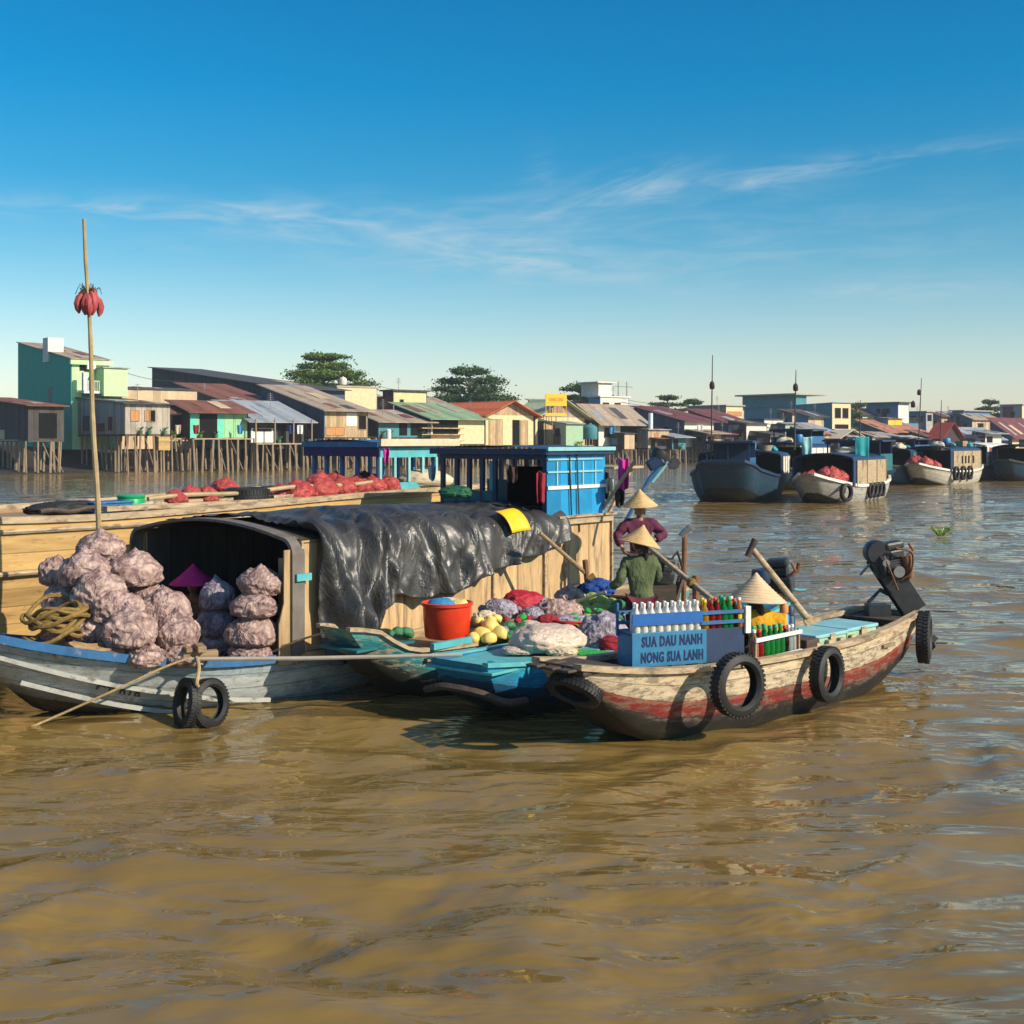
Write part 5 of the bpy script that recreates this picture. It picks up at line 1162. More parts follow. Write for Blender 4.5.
# ------------------------------------------------------------------ people
def grow(J, Ed, root, sub=2):
    names = list(J); me = bpy.data.meshes.new('g'); me.from_pydata([J[n][:3] for n in names], [(names.index(a), names.index(b)) for a, b in Ed], [])
    o = bpy.data.objects.new('g', me); COL.objects.link(o); md = o.modifiers.new('Skin', 'SKIN'); md.use_smooth_shade = True
    for i, n in enumerate(names):
        sv = me.skin_vertices[0].data[i]; r = J[n][3]; sv.radius = r if isinstance(r, tuple) else (r, r); sv.use_root = (n == root)
    s = o.modifiers.new('Sub', 'SUBSURF'); s.levels = s.render_levels = sub
    out = evalmesh(o); bpy.data.objects.remove(o); return out
def head_mb(c, yaw, pitch=0, s=1.0):
    """yaw 0 = facing +y; skull with brow, nose, chin and ears"""
    m = Matrix.Translation(c) @ Matrix.Rotation(yaw, 4, 'Z') @ Matrix.Rotation(pitch, 4, 'X'); b = MB()
    def fn(u, v):
        th = u*2*math.pi; ph = v*math.pi; x = math.sin(ph)*math.cos(th); y = math.sin(ph)*math.sin(th); z = math.cos(ph)
        r = Vector((.078*x, .098*y, .115*z)); f = max(0, y)
        if z < 0: r.x *= 1+.28*z; r.y *= 1+.10*z
        r.y += .024*math.exp(-((x/.16)**2+((z+.12)/.17)**2))*(f > 0)*f*1.2
        for e in (-1, 1): r.y -= .012*math.exp(-(((x-e*.36)/.18)**2+((z-.03)/.12)**2))*f
        r.y += .007*math.exp(-((x/.3)**2+((z+.48)/.06)**2))*f+.009*math.exp(-((x/.25)**2+((z+.82)/.15)**2))*f
        for e in (-1, 1): r.x += e*.018*math.exp(-(((x-e)/.25)**2+((y+.05)/.18)**2+((z+.02)/.26)**2))
        return tuple(r*s)
    b.grid(fn, 28, 20, m); return b
def conical_hat(parent, c, dia, h, m, tilt=(0, 0)):
    r = dia/2; b = MB(); prof = [(0, h), (.012, h-.004)]
    for i in range(1, 11): t = i/10; prof.append((r*t, h*(1-t)-.012*math.sin(math.pi*t)+(.0)))
    prof += [(r-.002, -.008), (r*.94, -.002)]
    for i in range(9, 0, -1): t = i/10*.94; prof.append((r*t, h*(1-t)-.022))
    prof.append((0, h-.03)); b.lathe(prof, 40)
    for k in range(1, 11):
        t = k/11; b.lathe([(r*t, h*(1-t)-.010*math.sin(math.pi*t)), (r*t+.004, h*(1-t)-.010*math.sin(math.pi*t)+.003), (r*t+.008, h*(1-t)-.010*math.sin(math.pi*t)-.006)], 40)
    o = b.build('conical_hat', m, parent, smooth=True); o.location = c; o.rotation_euler = (tilt[0], tilt[1], 0); return o
def hand(J, Ed, wrist, tag_, direction, palm_n, side, curl=.7, s=1.0):
    """palm and five fingers as short chains; direction = along the hand, palm_n = palm normal"""
    w = Vector(J[wrist][:3]); d = Vector(direction).normalized(); n = Vector(palm_n); n = (n-d*n.dot(d)).normalized(); l = d.cross(n)*side
    pk = tag_+'palm'; p = w+d*.055*s; J[pk] = (*p, (.036*s, .022*s)); Ed.append((wrist, pk))
    for k, (off, ln) in enumerate(((-.03, .066), (-.010, .075), (.011, .070), (.03, .055))):
        a = p+d*.035*s+l*off*s; prev = pk
        dirv = d.copy(); pos = a
        for seg, fl in enumerate((.46, .32, .24)):
            nm = f'{tag_}f{k}{seg}'; J[nm] = (*pos, .0088*s if seg < 2 else .0075*s); Ed.append((prev, nm)); prev = nm
            dirv = (dirv*math.cos(curl*.7)+n*math.sin(curl*.7)).normalized(); pos = pos+dirv*ln*fl*s
        nm = f'{tag_}f{k}t'; J[nm] = (*pos, .006*s); Ed.append((prev, nm))
    a = w+d*.03*s-l*.034*s; b = a-l*.022*s+d*.028*s+n*.014*s; c = b+d*.026*s+n*.02*s
    for q, nm, pr, r in ((a, 't0', pk, .012), (b, 't1', tag_+'t0', .0105), (c, 't2', tag_+'t1', .008)):
        J[tag_+nm] = (*q, r*s); Ed.append((pr if pr != pk else pk, tag_+nm))
def body_obj(parent, J, Ed, root, hd, m='skin', voxel=.009):
    me = grow(J, Ed, root, 2); bm = bmesh.new(); bm.from_mesh(me)
    t = bpy.data.meshes.new('h'); t.from_pydata(hd.v, [], hd.f); bm.from_mesh(t); bm.to_mesh(me); bm.free()
    o = bpy.data.objects.new('tmp', me); COL.objects.link(o); r = o.modifiers.new('R', 'REMESH'); r.mode = 'VOXEL'; r.voxel_size = voxel; r.use_smooth_shade = True
    me2 = evalmesh(o); bpy.data.objects.remove(o); me2.materials.clear(); me2.materials.append(M[m])
    me2.polygons.foreach_set('use_smooth', [True]*len(me2.polygons))
    return link(me2, 'body', parent)
def garment(parent, J, Ed, root, name, m, wr=.012, seed=1, zcut=None):
    me = grow(J, Ed, root, 3)
    for v in me.vertices:
        p = v.co; n = v.normal
        k = noise.noise(Vector((p.x*6+seed, p.y*6, p.z*11)))+.6*noise.noise(Vector((p.x*15, p.y*15+seed, p.z*22)))
        v.co = p+n*k*wr
    me.materials.clear(); me.materials.append(M[m]); me.polygons.foreach_set('use_smooth', [True]*len(me.polygons))
    return link(me, name, parent)
def sub(J, names, infl): 
    out = {}
    for n in names:
        x, y, z, r = J[n]; out[n] = (x, y, z, tuple(q+infl for q in r) if isinstance(r, tuple) else r+infl)
    return out
BE = [('pel', 'belly'), ('belly', 'chest'), ('chest', 'neck0'), ('neck0', 'neck'), ('chest', 'ls'), ('ls', 'le'), ('le', 'lw'), ('chest', 'rs'), ('rs', 're'), ('re', 'rw'),
      ('pel', 'lh'), ('lh', 'lk'), ('lk', 'la'), ('la', 'lt'), ('pel', 'rh'), ('rh', 'rk'), ('rk', 'ra'), ('ra', 'rt')]
def person(label, loc, J, yaw, headc, pitch, hands, tops, trousers, hat, hair=True, rz=0, cat='woman'):
    t = thing('person', label, cat, loc, rz); Ed = list(BE); JJ = dict(J)
    for (wr, tg, dr, pn, sd_, cu) in hands: hand(JJ, Ed, wr, tg, dr, pn, sd_, cu, 1.1)
    body_obj(t, JJ, Ed, 'pel', head_mb(headc, yaw, pitch))
    for (nm, names, edges, root, infl, m, wr, extra) in tops:
        G = sub(J, names, infl); G.update(extra); garment(t, G, edges, root, nm, m, wr)
    if trousers:
        names = ['pel', 'lh', 'lk', 'la', 'rh', 'rk', 'ra']; G = sub(J, names, .03)
        garment(t, G, [('pel', 'lh'), ('lh', 'lk'), ('lk', 'la'), ('pel', 'rh'), ('rh', 'rk'), ('rk', 'ra')], 'pel', 'trousers', trousers, .012)
    if hair:
        m = Matrix.Translation(headc) @ Matrix.Rotation(yaw, 4, 'Z') @ Matrix.Rotation(pitch, 4, 'X'); b = MB()
        b.grid(lambda u, v: tuple(Vector((.088*math.sin(v*2.1)*math.cos(math.pi*(1+u*1.0)+0), -.012+.108*math.sin(v*2.1)*math.sin(math.pi*(1+u)), .126*math.cos(v*2.1)))), 16, 12, m)
        b.grid(lambda u, v: tuple(Vector((.086*math.sin(v*1.2)*math.cos(2*math.pi*u), .10*math.sin(v*1.2)*math.sin(2*math.pi*u), .126*math.cos(v*1.2)))), 20, 6, m)
        b.tube([m @ Vector((0, -.10, -.03)), m @ Vector((0, -.125, -.12)), m @ Vector((.0, -.11, -.24))], [.05, .045, .015], 8)
        b.build('hair', 'hair', t, smooth=True)
    if hat: conical_hat(t, *hat)
    return t
TOPE = [('pel', 'belly'), ('belly', 'chest'), ('chest', 'neck0'), ('chest', 'ls'), ('ls', 'le'), ('le', 'lw'), ('chest', 'rs'), ('rs', 're'), ('re', 'rw')]
TOPN = ['pel', 'belly', 'chest', 'neck0', 'ls', 'le', 'lw', 'rs', 're', 'rw']
# the woman in olive, standing in the blue sampan with her back to us
J = dict(pel=(.02, 0, .84, (.15, .11)), belly=(.02, .02, 1.02, (.14, .10)), chest=(.01, .05, 1.23, (.155, .105)), neck0=(0, .06, 1.35, .06), neck=(-.01, .07, 1.42, .05),
         ls=(-.19, .04, 1.30, .06), le=(-.27, -.02, 1.04, .045), lw=(-.40, .08, .93, .03), rs=(.20, .06, 1.30, .06), re=(.27, .16, 1.05, .045), rw=(.10, .36, 1.0, .03),
         lh=(-.08, 0, .76, .095), lk=(-.11, .03, .44, .065), la=(-.12, -.03, .07, .042), lt=(-.13, .10, .03, .035), rh=(.11, 0, .76, .095), rk=(.13, .03, .44, .065), ra=(.14, -.03, .07, .042), rt=(.15, .1, .03, .035))
person('woman in an olive coat and tilted conical hat standing with her back turned', at(640, 657, 17.0), J, R(35), Vector((-.01, .09, 1.52)), R(-12),
       [('lw', 'L', (-.75, .35, -.45), (.3, .6, -.5), 1, 1.0), ('rw', 'Rr', (-.5, .6, -.2), (-.5, -.3, -.3), -1, .9)],
       [('coat', TOPN, TOPE+[('pel', 'hem')], 'belly', .028, 'coat', .014, {'hem': (.02, .0, .70, (.20, .15)), 'pel': (.02, 0, .86, (.19, .145))})], 'trouser',
       ((.0, .08, 1.53), .60, .27, 'hat', (R(-4), R(13))))
# the woman in plum on the stern of the teal sampan, facing us
J = dict(pel=(0, .02, .70, (.14, .10)), belly=(0, .02, .88, (.125, .09)), chest=(0, 0, 1.08, (.15, .10)), neck0=(0, 0, 1.19, .055), neck=(0, -.01, 1.25, .048),
         ls=(-.19, 0, 1.14, .06), le=(-.37, -.02, .96, .045), lw=(-.30, -.14, .80, .03), rs=(.19, 0, 1.14, .06), re=(.385, -.02, .97, .045), rw=(.21, -.14, .90, .03),
         lh=(-.09, .02, .62, .09), lk=(-.1, -.02, .36, .062), la=(-.1, .03, .06, .04), lt=(-.11, -.1, .03, .033), rh=(.09, .02, .62, .09), rk=(.1, -.02, .36, .062), ra=(.1, .03, .06, .04), rt=(.11, -.1, .03, .033))
person('woman in a plum shirt and conical hat facing forward on the teal sampan', at(640, 597, 19.4), J, R(180), Vector((0, -.02, 1.345)), R(6),
       [('lw', 'L', (.3, -.3, -.8), (.7, .2, 0), -1, .8), ('rw', 'Rr', (-.85, -.2, -.15), (0, .7, -.4), -1, .9)],
       [('shirt', TOPN, TOPE, 'belly', .04, 'purple', .014, {})], 'darkcloth', ((0, -.01, 1.42), .56, .26, 'hat', (R(4), R(-2))))
# the man in yellow, seated in the drinks sampan with his back to us
J = dict(pel=(.08, 0, .16, (.17, .13)), belly=(.10, .04, .34, (.165, .12)), chest=(.10, .11, .56, (.18, .12)), neck0=(.02, .18, .66, .06), neck=(-.02, .20, .66, .05),
         ls=(-.12, .16, .60, .06), le=(-.26, .30, .36, .045), lw=(-.22, .48, .30, .03), rs=(.29, .10, .60, .065), re=(.29, .24, .32, .046), rw=(.14, .44, .28, .03),
         lh=(-.05, .06, .13, .1), lk=(-.12, .46, .22, .07), la=(-.12, .5, -.16, .042), lt=(-.12, .62, -.19, .035), rh=(.17, .06, .13, .1), rk=(.22, .46, .22, .07), ra=(.2, .5, -.16, .042), rt=(.2, .62, -.19, .035))
PY = person('vendor in a yellow shirt and broad conical hat seated with back turned', Ep(3.55, -.02, .42), J, R(25), Vector((-.03, .22, .76)), R(-10),
       [('lw', 'L', (.4, .8, -.2), (.5, -.3, -.5), -1, .8), ('rw', 'Rr', (-.4, .8, -.2), (-.5, -.3, -.5), 1, .8)],
       [('shirt', TOPN, TOPE, 'belly', .028, 'yshirt', .014, {})], 'jacket', ((-.02, .18, .80), .76, .35, 'hatpale', (R(-3), R(2))), cat='vendor')
c = MB(); c.grid(lambda u, v: (-.28+.2*u, .06+.14*math.sin(u*2), .06+.52*v-.05*u), 8, 8); o = c.build('jacket', 'jacket', PY, smooth=True); o.modifiers.new('T', 'SOLIDIFY').thickness = .03
# the person under the hood of boat A
J = dict(pel=(0, .05, .14, (.16, .13)), belly=(0, .02, .34, (.15, .11)), chest=(0, -.02, .58, (.16, .11)), neck0=(0, -.03, .72, .055), neck=(0, -.04, .78, .048),
         ls=(-.19, -.02, .66, .06), le=(-.27, -.14, .42, .045), lw=(-.12, -.32, .34, .03), rs=(.19, -.02, .66, .06), re=(.27, -.14, .42, .045), rw=(.12, -.32, .34, .03),
         lh=(-.1, 0, .12, .1), lk=(-.24, -.34, .18, .07), la=(-.1, -.38, .05, .042), lt=(-.02, -.42, .04, .035), rh=(.1, 0, .12, .1), rk=(.24, -.34, .18, .07), ra=(.1, -.38, .05, .042), rt=(.02, -.44, .04, .035))
ph = at(194, 583, 17.0)
person('person in a magenta cloth covered conical hat squatting in the shade of the hood', (ph.x, ph.y, .36), J, R(170), Vector((0, -.05, .87)), R(8),
       [('lw', 'L', (.6, -.4, -.2), (0, -.2, -.8), 1, .8), ('rw', 'Rr', (-.6, -.4, -.2), (0, -.2, -.8), -1, .8)],
       [('shirt', TOPN, TOPE, 'belly', .03, 'brownshirt', .014, {})], 'darkcloth', ((0, -.04, ph.z-.36), .64, .27, 'hatpink', (0, 0)))
# ================================================================== boats moored farther out
def far_boat(label, px, d, deg, L, hbm, hm, zb, zm, hoodx=None, hoodz=2.2, side='straw', roof='ribboard', rail='navy', tw=None, group='cargo boats moored off the far bank', bw=.22):
    p = at(px, HY, d); t = thing('cargo_boat', label, 'boat', (p.x, p.y, 0), R(deg), group)
    hb = lambda s: hbm*spl(s, [(0, bw), (.05, bw+.20), (.12, max(.66, bw+.26)), (.22, .88), (.35, 1), (.85, .95), (1, .7)])
    sh = lambda s: spl(s, [(0, zb), (.1, lerp(zb, zm, .45)), (.25, zm+.08), (.35, zm), (.7, zm), (1, zm+.3)])
    hull(t, L, hb, sh, lambda s: spl(s, [(0, .2), (.1, -.1), (.25, -.35), (1, -.3)]), lambda s: spl(s, [(0, zb-.3), (.2, zm-.2), (1, zm-.1)]), 1.3, .5, hm, 'wood_dark', rail, railw=.14, railh=.14, n=28)
    if hoodx:
        x0, x1 = hoodx; w_ = hbm*.98; hood(t, x0, x1, w_, zm, hoodz, .18, roof, .06)
        b = MB(); b.box(x0+.5, x1-.1, -w_-.02, -w_+.01, zm, hoodz-.2); b.build('mat_wall', side, t)
        b = MB()
        for x in np.linspace(x0+.5, x1-.1, 4): b.box(x-.04, x+.04, -w_-.05, -w_-.021, zm-.05, hoodz-.18)
        b.build('wall_batten', 'wood', t)
        MB().box(x0+1.2, x0+1.25, -w_+.1, w_-.1, zm-.1, hoodz-.15).build('shade_panel', 'dark', t)  # near-black panel painting the shade deep in the hood
    if tw:
        x0, x1, y0, y1, z0, z1, rm, sm, fm = tw
        wheelhouse(t, x0, x1, y0, y1, z0, z1, rm, fm, sm, [y0+.05, (y0+y1)/2, y1-.05], 'white', .4, .2); w_ = t.children[-1]
        MB().box(x0, x1, y0-.02, y0+.02, z0, z0+(z1-z0)*.55).build('side_panel', sm, w_); MB().box(x0+.02, x0+.06, y0, y1, z0, z0+(z1-z0)*.5).build('front_panel', fm, w_); MB().box(x1-.12, x1-.08, y0+.05, y1-.05, z0, z1-.1).build('back_panel', 'navy', w_)
    m = Matrix.Translation((p.x, p.y, 0)) @ Matrix.Rotation(R(deg), 4, 'Z'); return t, m
def on(o, m, x, y, z, s, label, cat, group=None, rz=0):
    o.location = m @ Vector((x, y, z)); o.scale = s; o.rotation_euler = (0, 0, rz); return tag(o, label, cat, group)
M['hullN'] = hullmat('dark navy hull', None, [(0, (.012, .018, .024)), (.3, (.018, .065, .115)), (.8, (.02, .05, .10)), (.93, (.03, .09, .18))], (.10, .12, .13), .55, .58)
M['hullG'] = hullmat('grey white hull', None, [(0, (.03, .03, .03)), (.26, (.44, .43, .40)), (.85, (.34, .34, .33))], (.25, .22, .18), .6, .56)
M['hullW'] = hullmat('white cream hull', None, [(0, (.04, .03, .03)), (.24, (.60, .56, .46)), (.85, (.45, .42, .36))], (.32, .27, .2), .6, .56)
f1, m1 = far_boat('dark navy boat with high bow and dark square cabin, ahead of the others', 724, 62.5, 72, 11, 2.3, 'hullN', 2.15, 1.35, (5.6, 10), 2.5, 'offwhite', 'navy', 'navy', (3.0, 5.4, -.9, 1.4, 1.2, 3.15, 'navy', 'bluemid', 'navy'), bw=.42)
f2, m2_ = far_boat('pale bowed boat with red cargo, dark hood and straw mat sides, beside the navy boat', 806, 62.3, 58, 11, 1.65, 'hullG', 1.5, .85, (2.6, 8.6), 2.35, 'straw', 'navy', 'offwhite', (8.2, 10.6, -1.4, 1.6, 1.5, 3.2, 'navy', 'teal', 'navy'))
f3, m3 = far_boat('dark blue low boat moored between the two straw sided boats', 868, 88, 52, 11, 1.8, 'hullN', 1.6, 1.2, (3.5, 9), 2.5, 'teal', 'navy', 'hullN', (5, 8, -1.5, 1.2, 2.3, 3.3, 'navy', 'bluemid', 'navy'))
f4, m4 = far_boat('grey and cream boat with dark red cargo and pierced straw sides, near the red canopy', 913, 88, 52, 11.5, 1.75, 'hullW', 1.55, .95, (2.8, 9.5), 2.6, 'straw', 'navy', 'offwhite')
f5, m5 = far_boat('boat with red cabin walls and pale roof beyond the pierced straw sided boat', 957, 100, 52, 11, 1.8, 'hullW', 1.5, 1.1, (2, 9), 2.8, 'redshade', 'offwhite', 'offwhite')
f6, m6 = far_boat('navy boat farthest along the row, beyond the red cabin boat', 1003, 96, 52, 11, 1.8, 'hullN', 1.7, 1.2, (3, 9), 2.7, 'straw', 'navy', 'hullN')
f7, m7 = far_boat('pale sided covered boat showing between the navy boat and the straw sided boat', 772, 78, 58, 11, 1.8, 'hullN', 1.6, 1.1, (1.2, 6), 2.9, 'offwhite', 'navy', 'hullN', (4, 6.5, -1.2, 1.4, 2.9, 3.9, 'navy', 'bluemid', 'navy'))
rr = random.Random(9)
for (m, n, x0, x1, zz, lb, gp, s0) in [(m2_, 11, 1.3, 2.9, 1.05, 'red net sack on the bow of the pale boat beside the navy boat', 'red sacks on the pale boat', .40), (m4, 11, 1.4, 3.2, 1.15, 'dark red net sack on the boat near the red canopy', 'dark red sacks near the red canopy', .42)]:
    for i in range(n):
        o = link(SKR[i % 4], 'red_sack'); s = s0*rr.uniform(.85, 1.15)
        on(o, m, rr.uniform(x0, x1), rr.uniform(-1.0, 1.0), zz+rr.uniform(0, .45), (s, s, s*.9), lb, 'sack', gp, rr.uniform(0, 6))
GD = [('wooden_crate', 'boardstan', 'crate'), ('cloth_bundle', 'darkcloth', 'bundle'), ('plastic_barrel', 'bluecloth2', 'barrel'), ('reed_basket', 'straw', 'basket'), ('cloth_bundle', 'tealcloth', 'bundle'), ('beige_sack', 'beige', 'sack')]
def deckgoods(m, xs, zr, hb_, where, seed, n):
    r_ = random.Random(seed)
    for i in range(n):
        nm, mt, ct = GD[(i+seed) % len(GD)]; x, y = r_.uniform(*xs), r_.uniform(-hb_, hb_*.6); s = r_.uniform(.28, .55); c = MB()
        if 'crate' in nm: c.box(-s, s, -s*.7, s*.7, 0, s*.9); c.box(-s-.03, s+.03, -s*.7-.03, s*.7+.03, s*.4, s*.5)
        elif 'barrel' in nm: c.lathe([(0, 0), (s*.5, 0), (s*.6, s*.3), (s*.6, s), (s*.5, s*1.2), (0, s*1.2)], 12)
        elif 'basket' in nm: c.lathe([(0, 0), (s*.6, 0), (s*.8, s*.6), (s*.85, s*.62), (s*.7, s*.55), (0, s*.4)], 12)
        else: c.grid(lambda u, v: (s*math.cos(u*6.283)*math.sin(v*1.7)*(1+.2*math.sin(u*20)), s*.8*math.sin(u*6.283)*math.sin(v*1.7), s*.5*math.cos(v*1.7)+.12*s*math.sin(u*12.566+v*4)+.05), 20, 8)
        o = c.build(nm, mt, smooth='crate' not in nm); o.location = m @ Vector((x, y, zr)); o.rotation_euler = (0, 0, r_.uniform(0, 3)); tag(o, f'{ {"boardstan": "tan slatted", "darkcloth": "dark", "bluecloth2": "blue", "straw": "straw coloured", "tealcloth": "teal", "beige": "beige"}[mt]} {ct} lying {where}', ct, 'goods '+where)
deckgoods(m1, (5.8, 9.5), 2.62, 1.4, 'on the roof of the navy boat', 1, 5); deckgoods(m2_, (3.2, 8), 2.48, 1.1, 'on the hood of the pale straw sided boat', 2, 5); deckgoods(m3, (3.8, 5), 2.62, 1.2, 'on the roof of the dark blue low boat', 3, 5); deckgoods(m4, (3.4, 9), 2.74, 1.3, 'on the hood of the pierced straw sided boat', 4, 7); deckgoods(m7, (1.6, 4), 3.05, 1.3, 'on the roof of the pale sided covered boat', 5, 4)
for i in range(4):
    q = m2_ @ Vector((5.2+i*.75, -1.72, .55)); tyre('tyre in the line of four along the straw wall of the pale boat', q, m2_.to_3x3() @ Vector((0, -1, 0)), 1.25, 'four tyres along the straw wall'); 
    S.objects[-1].scale = (.9, 1.25, 1.2) if False else (1.15, 1.15, 1.15)
q = m2_ @ Vector((1.9, -1.45, .55)); tyre('single tyre at the bow of the pale boat beside the navy boat', q, m2_.to_3x3() @ Vector((-.35, -1, 0)), 1.35)
for i in range(3):
    q = m4 @ Vector((3.6+i*1.5, -1.82, .8)); tyre('black tyre on the pierced straw sided boat near the red canopy', q, m4.to_3x3() @ Vector((0, -1, 0)), 1.5, 'tyres on the pierced straw sided boat')
b = MB()
for x in (5.2, 5.9, 6.6, 7.6): b.box(x-.14, x+.14, -1.76, -1.74, 1.5, 2.05)
b.build('opening_shade', 'dark', f4)  # dark panels on the wall, coloured as the shade of openings
for px, py0, py1, d, w_, m, lb in [(862, 437, 466, 66, 14, 'tealcloth', 'large teal cloth hanging at the back of the straw sided boat'), (807, 437, 462, 74, 10, 'turqpale', 'striped pale blue cloth hanging behind the red cargo'), (905, 440, 456, 96, 8, 'tealcloth', 'small teal cloth hanging on the dark blue low boat'), (969, 448, 466, 98, 7, 'redshade', 'bright red cloth hanging at the red cabin')]:
    o = cloth(px, py0, py1, d, w_, m, lb, px % 7); o['group'] = 'cloths hanging on the far boats'
for (px, y0, y1, d, bun, lb) in [(712, 472, 355, 66, 386, 'tall mast pole with one bundle at the bow of the navy boat'), (795.5, 450, 370, 68, 388, 'mast pole with a dark bundle in front of the teal building'), (919, 455, 378, 92, 393, 'leaning mast pole with two bundles near the red canopy'), (941, 450, 400, 95, None, 'thin bare pole beside the leaning mast pole'), (860, 460, 400, 90, None, 'thin bare pole in front of the tree by the teal building')]:
    a_, b_ = at(px-1, y0, d), at(px+(2.5 if px > 900 and bun else .5), y1, d); t = thing('mast_pole', lb, 'pole', a_)
    MB().tube([(0, 0, 0), tuple((b_-a_)*.6), tuple(b_-a_)], [.05, .04, .022], 6).build('pole_stem', 'wood_dark', t)
    if bun:
        for (yy, ox, sc) in ([(bun, 0, 1)]+([(405, -6, 1.15)] if px > 900 else [])):
            q = at(px+ox, yy, d)-a_; o = link(SKR[0], 'hanging_bundle', t); o.location = q; o.scale = (.13*sc, .13*sc, .24*sc); o.data = o.data.copy(); o.data.materials.clear(); o.data.materials.append(M['darkcloth'])

# ================================================================== village houses on the bank
def house(label, px0, px1, pxb, dd, yf, ye, yr, wm, sm, rm, roof='shed', over=.35, stilts=0, deck=0, wins=(), swins=(), cat='house', name='house', gm=None, peak=None, post=0):
    d0 = dbank(px0)+dd; P = at(px0, HY, d0); r1 = (px1-512)/F; rb = (pxb-512)/F
    w = (r1*P.y-P.x)/(BU.x-r1*BU.y); dp = (P.x-rb*P.y)/(-BV.x+rb*BV.y); dp = max(2.5, min(dp, 45))
    z0, z1 = at(px0, yf, d0).z, at(px0, ye, d0).z; Pb = P+BV*dp; z2 = CH-(yr-HY)*Pb.y/F if yr else z1+.3
    t = thing(name, label, cat, (P.x, P.y, 0), BRZ); base = z0 if stilts else min(z0, 2.2)
    zt = lambda y: lerp(z1, z2, y/dp) if roof == 'shed' else z1
    pyz = lambda x, th, poly: Matrix(((0, 0, 1, x), (1, 0, 0, 0), (0, 1, 0, 0), (0, 0, 0, 1)))
    for x in (0, w-.12): MB().prism([(0.0, base), (dp, base), (dp, zt(dp)), (0, zt(0))], .12, pyz(x, 0, 0)).build('side_wall', sm, t)
    MB().box(.12, w-.12, 0.005, .12, base, z1).build('front_wall', wm, t); MB().box(.12, w-.12, dp-.12, dp-.01, base, zt(dp)).build('back_wall', sm, t)
    o2 = over
    rb_ = MB()
    if roof == 'shed':
        sl = (z2-z1)/dp; q = [(-o2*1.6, z1-sl*o2*1.6+.03), (dp+o2, z2+sl*o2+.03)]
        rb_.prism([(q[0][0], q[0][1]), (q[1][0], q[1][1]), (q[1][0], q[1][1]+.09), (q[0][0], q[0][1]+.09)], w+2*o2, Matrix(((0, 0, 1, -o2), (1, 0, 0, 0), (0, 1, 0, 0), (0, 0, 0, 1))))
    elif roof == 'flat':
        rb_.box(-o2, w+o2, -o2, dp+o2, z1+.01, z1+.22)
    elif roof == 'gable':
        zp = at(0, peak, d0).z; hw = w/2+o2; e = zp-(zp-z1)*hw/(w/2)
        for s in (-1, 1):
            rb_.prism([(w/2, zp+.04), (w/2+s*hw, e+.04), (w/2+s*hw, e+.13), (w/2, zp+.13)][::s], dp+o2*2, Matrix(((1, 0, 0, 0), (0, 0, 1, -o2*1.5), (0, 1, 0, 0), (0, 0, 0, 1))))
        MB().prism([(0.13, z1), (w-.13, z1), (w/2, zp)], .1, Matrix(((1, 0, 0, 0), (0, 0, 1, .01), (0, 1, 0, 0), (0, 0, 0, 1)))).build('gable_wall', gm or wm, t)
    rb_.build('roof', rm, t)
    H_ = z1-z0
    for wn in wins:
        u0, u1, v0, v1, kind = wn[:5]; xa, xb, za, zb = u0*w, u1*w, z0+v0*H_, z0+v1*H_
        nm, mt = {'w': ('window', 'dark'), 'd': ('door', 'dark'), 's': ('shutter', 'orangewood'), 'b': ('door', 'boardstan'), 'g': ('door', 'greendark'), 'p': ('wall_panel', 'greenpanel'), 't': ('door_post', 'mintpost'), 'W': ('wall_panel', 'white'), 'm': ('door', 'mintpost')}[kind]  # dark doors are flat panels coloured as the shade of open doorways
        f = MB().box(xa, xb, -.03, .0, za, zb).build(nm, mt, t)
        if kind in 'wsb':
            fb = MB(); k = .07
            fb.box(xa-k, xa, -.05, .0, za-k, zb+k); fb.box(xb, xb+k, -.05, .0, za-k, zb+k); fb.box(xa, xb, -.05, .0, zb, zb+k); fb.box(xa, xb, -.07, .0, za-k, za)
            if kind == 's': fb.box((xa+xb)/2-.02, (xa+xb)/2+.02, -.05, -.031, za, zb)
            fb.build('frame', 'wood', f)
    for (u0, u1, v0, v1, mt) in swins: MB().box(-.03, 0, u0*dp, u1*dp, z0+v0*H_, z0+v1*H_).build('window', mt, t)
    rr = random.Random(int(px0))
    if deck: MB().box(-.1, w+.1, -deck, 0, z0-.15, z0-.02).build('deck', 'wood_pale', t)
    if stilts:
        b0 = -deck if deck else 0; MB().box(0, w, 0, dp, z0-.18, z0-.021).build('floor_frame', 'wood_dark', t)
        k = max(3, int(w/.9))
        for j, y in enumerate([b0+.08]+[b0+1.6, b0+3.4][:max(1, min(2, int(dp/2)))]):
            for i in range(k+1):
                x = w*i/k+rr.uniform(-.25, .25); r = rr.uniform(.06, .12); lx, ly = rr.uniform(-.25, .25), rr.uniform(-.1, .1)
                MB().tube([(x+lx, y+ly-.05, -.7), (x, y, z0-.1)], [r*1.15, r], 6).build('stilt', 'stilt', t)
        k2 = max(2, int(min(dp, 12)/1.2))
        for i in range(1, k2):
            y = min(dp, 12)*i/k2+rr.uniform(-.2, .2); r = rr.uniform(.06, .12); MB().tube([(.1+rr.uniform(-.2, .2), y, -.3), (.1, y, z0-.1)], [r*1.15, r], 6).build('stilt', 'stilt', t)
        for i in range(2): 
            x = rr.uniform(.1, .7)*w; MB().tube([(x, b0+.2, z0-.3), (x+rr.uniform(.8, 1.6), b0+.1, .1)], .05, 5).build('brace', 'stilt', t)
    if post:
        for x in np.linspace(-.1, w+.1, post): MB().box(x-.06, x+.06, -deck+.1, -deck+.22, z0-.02, z1+.0).build('porch_post', 'wood', t)
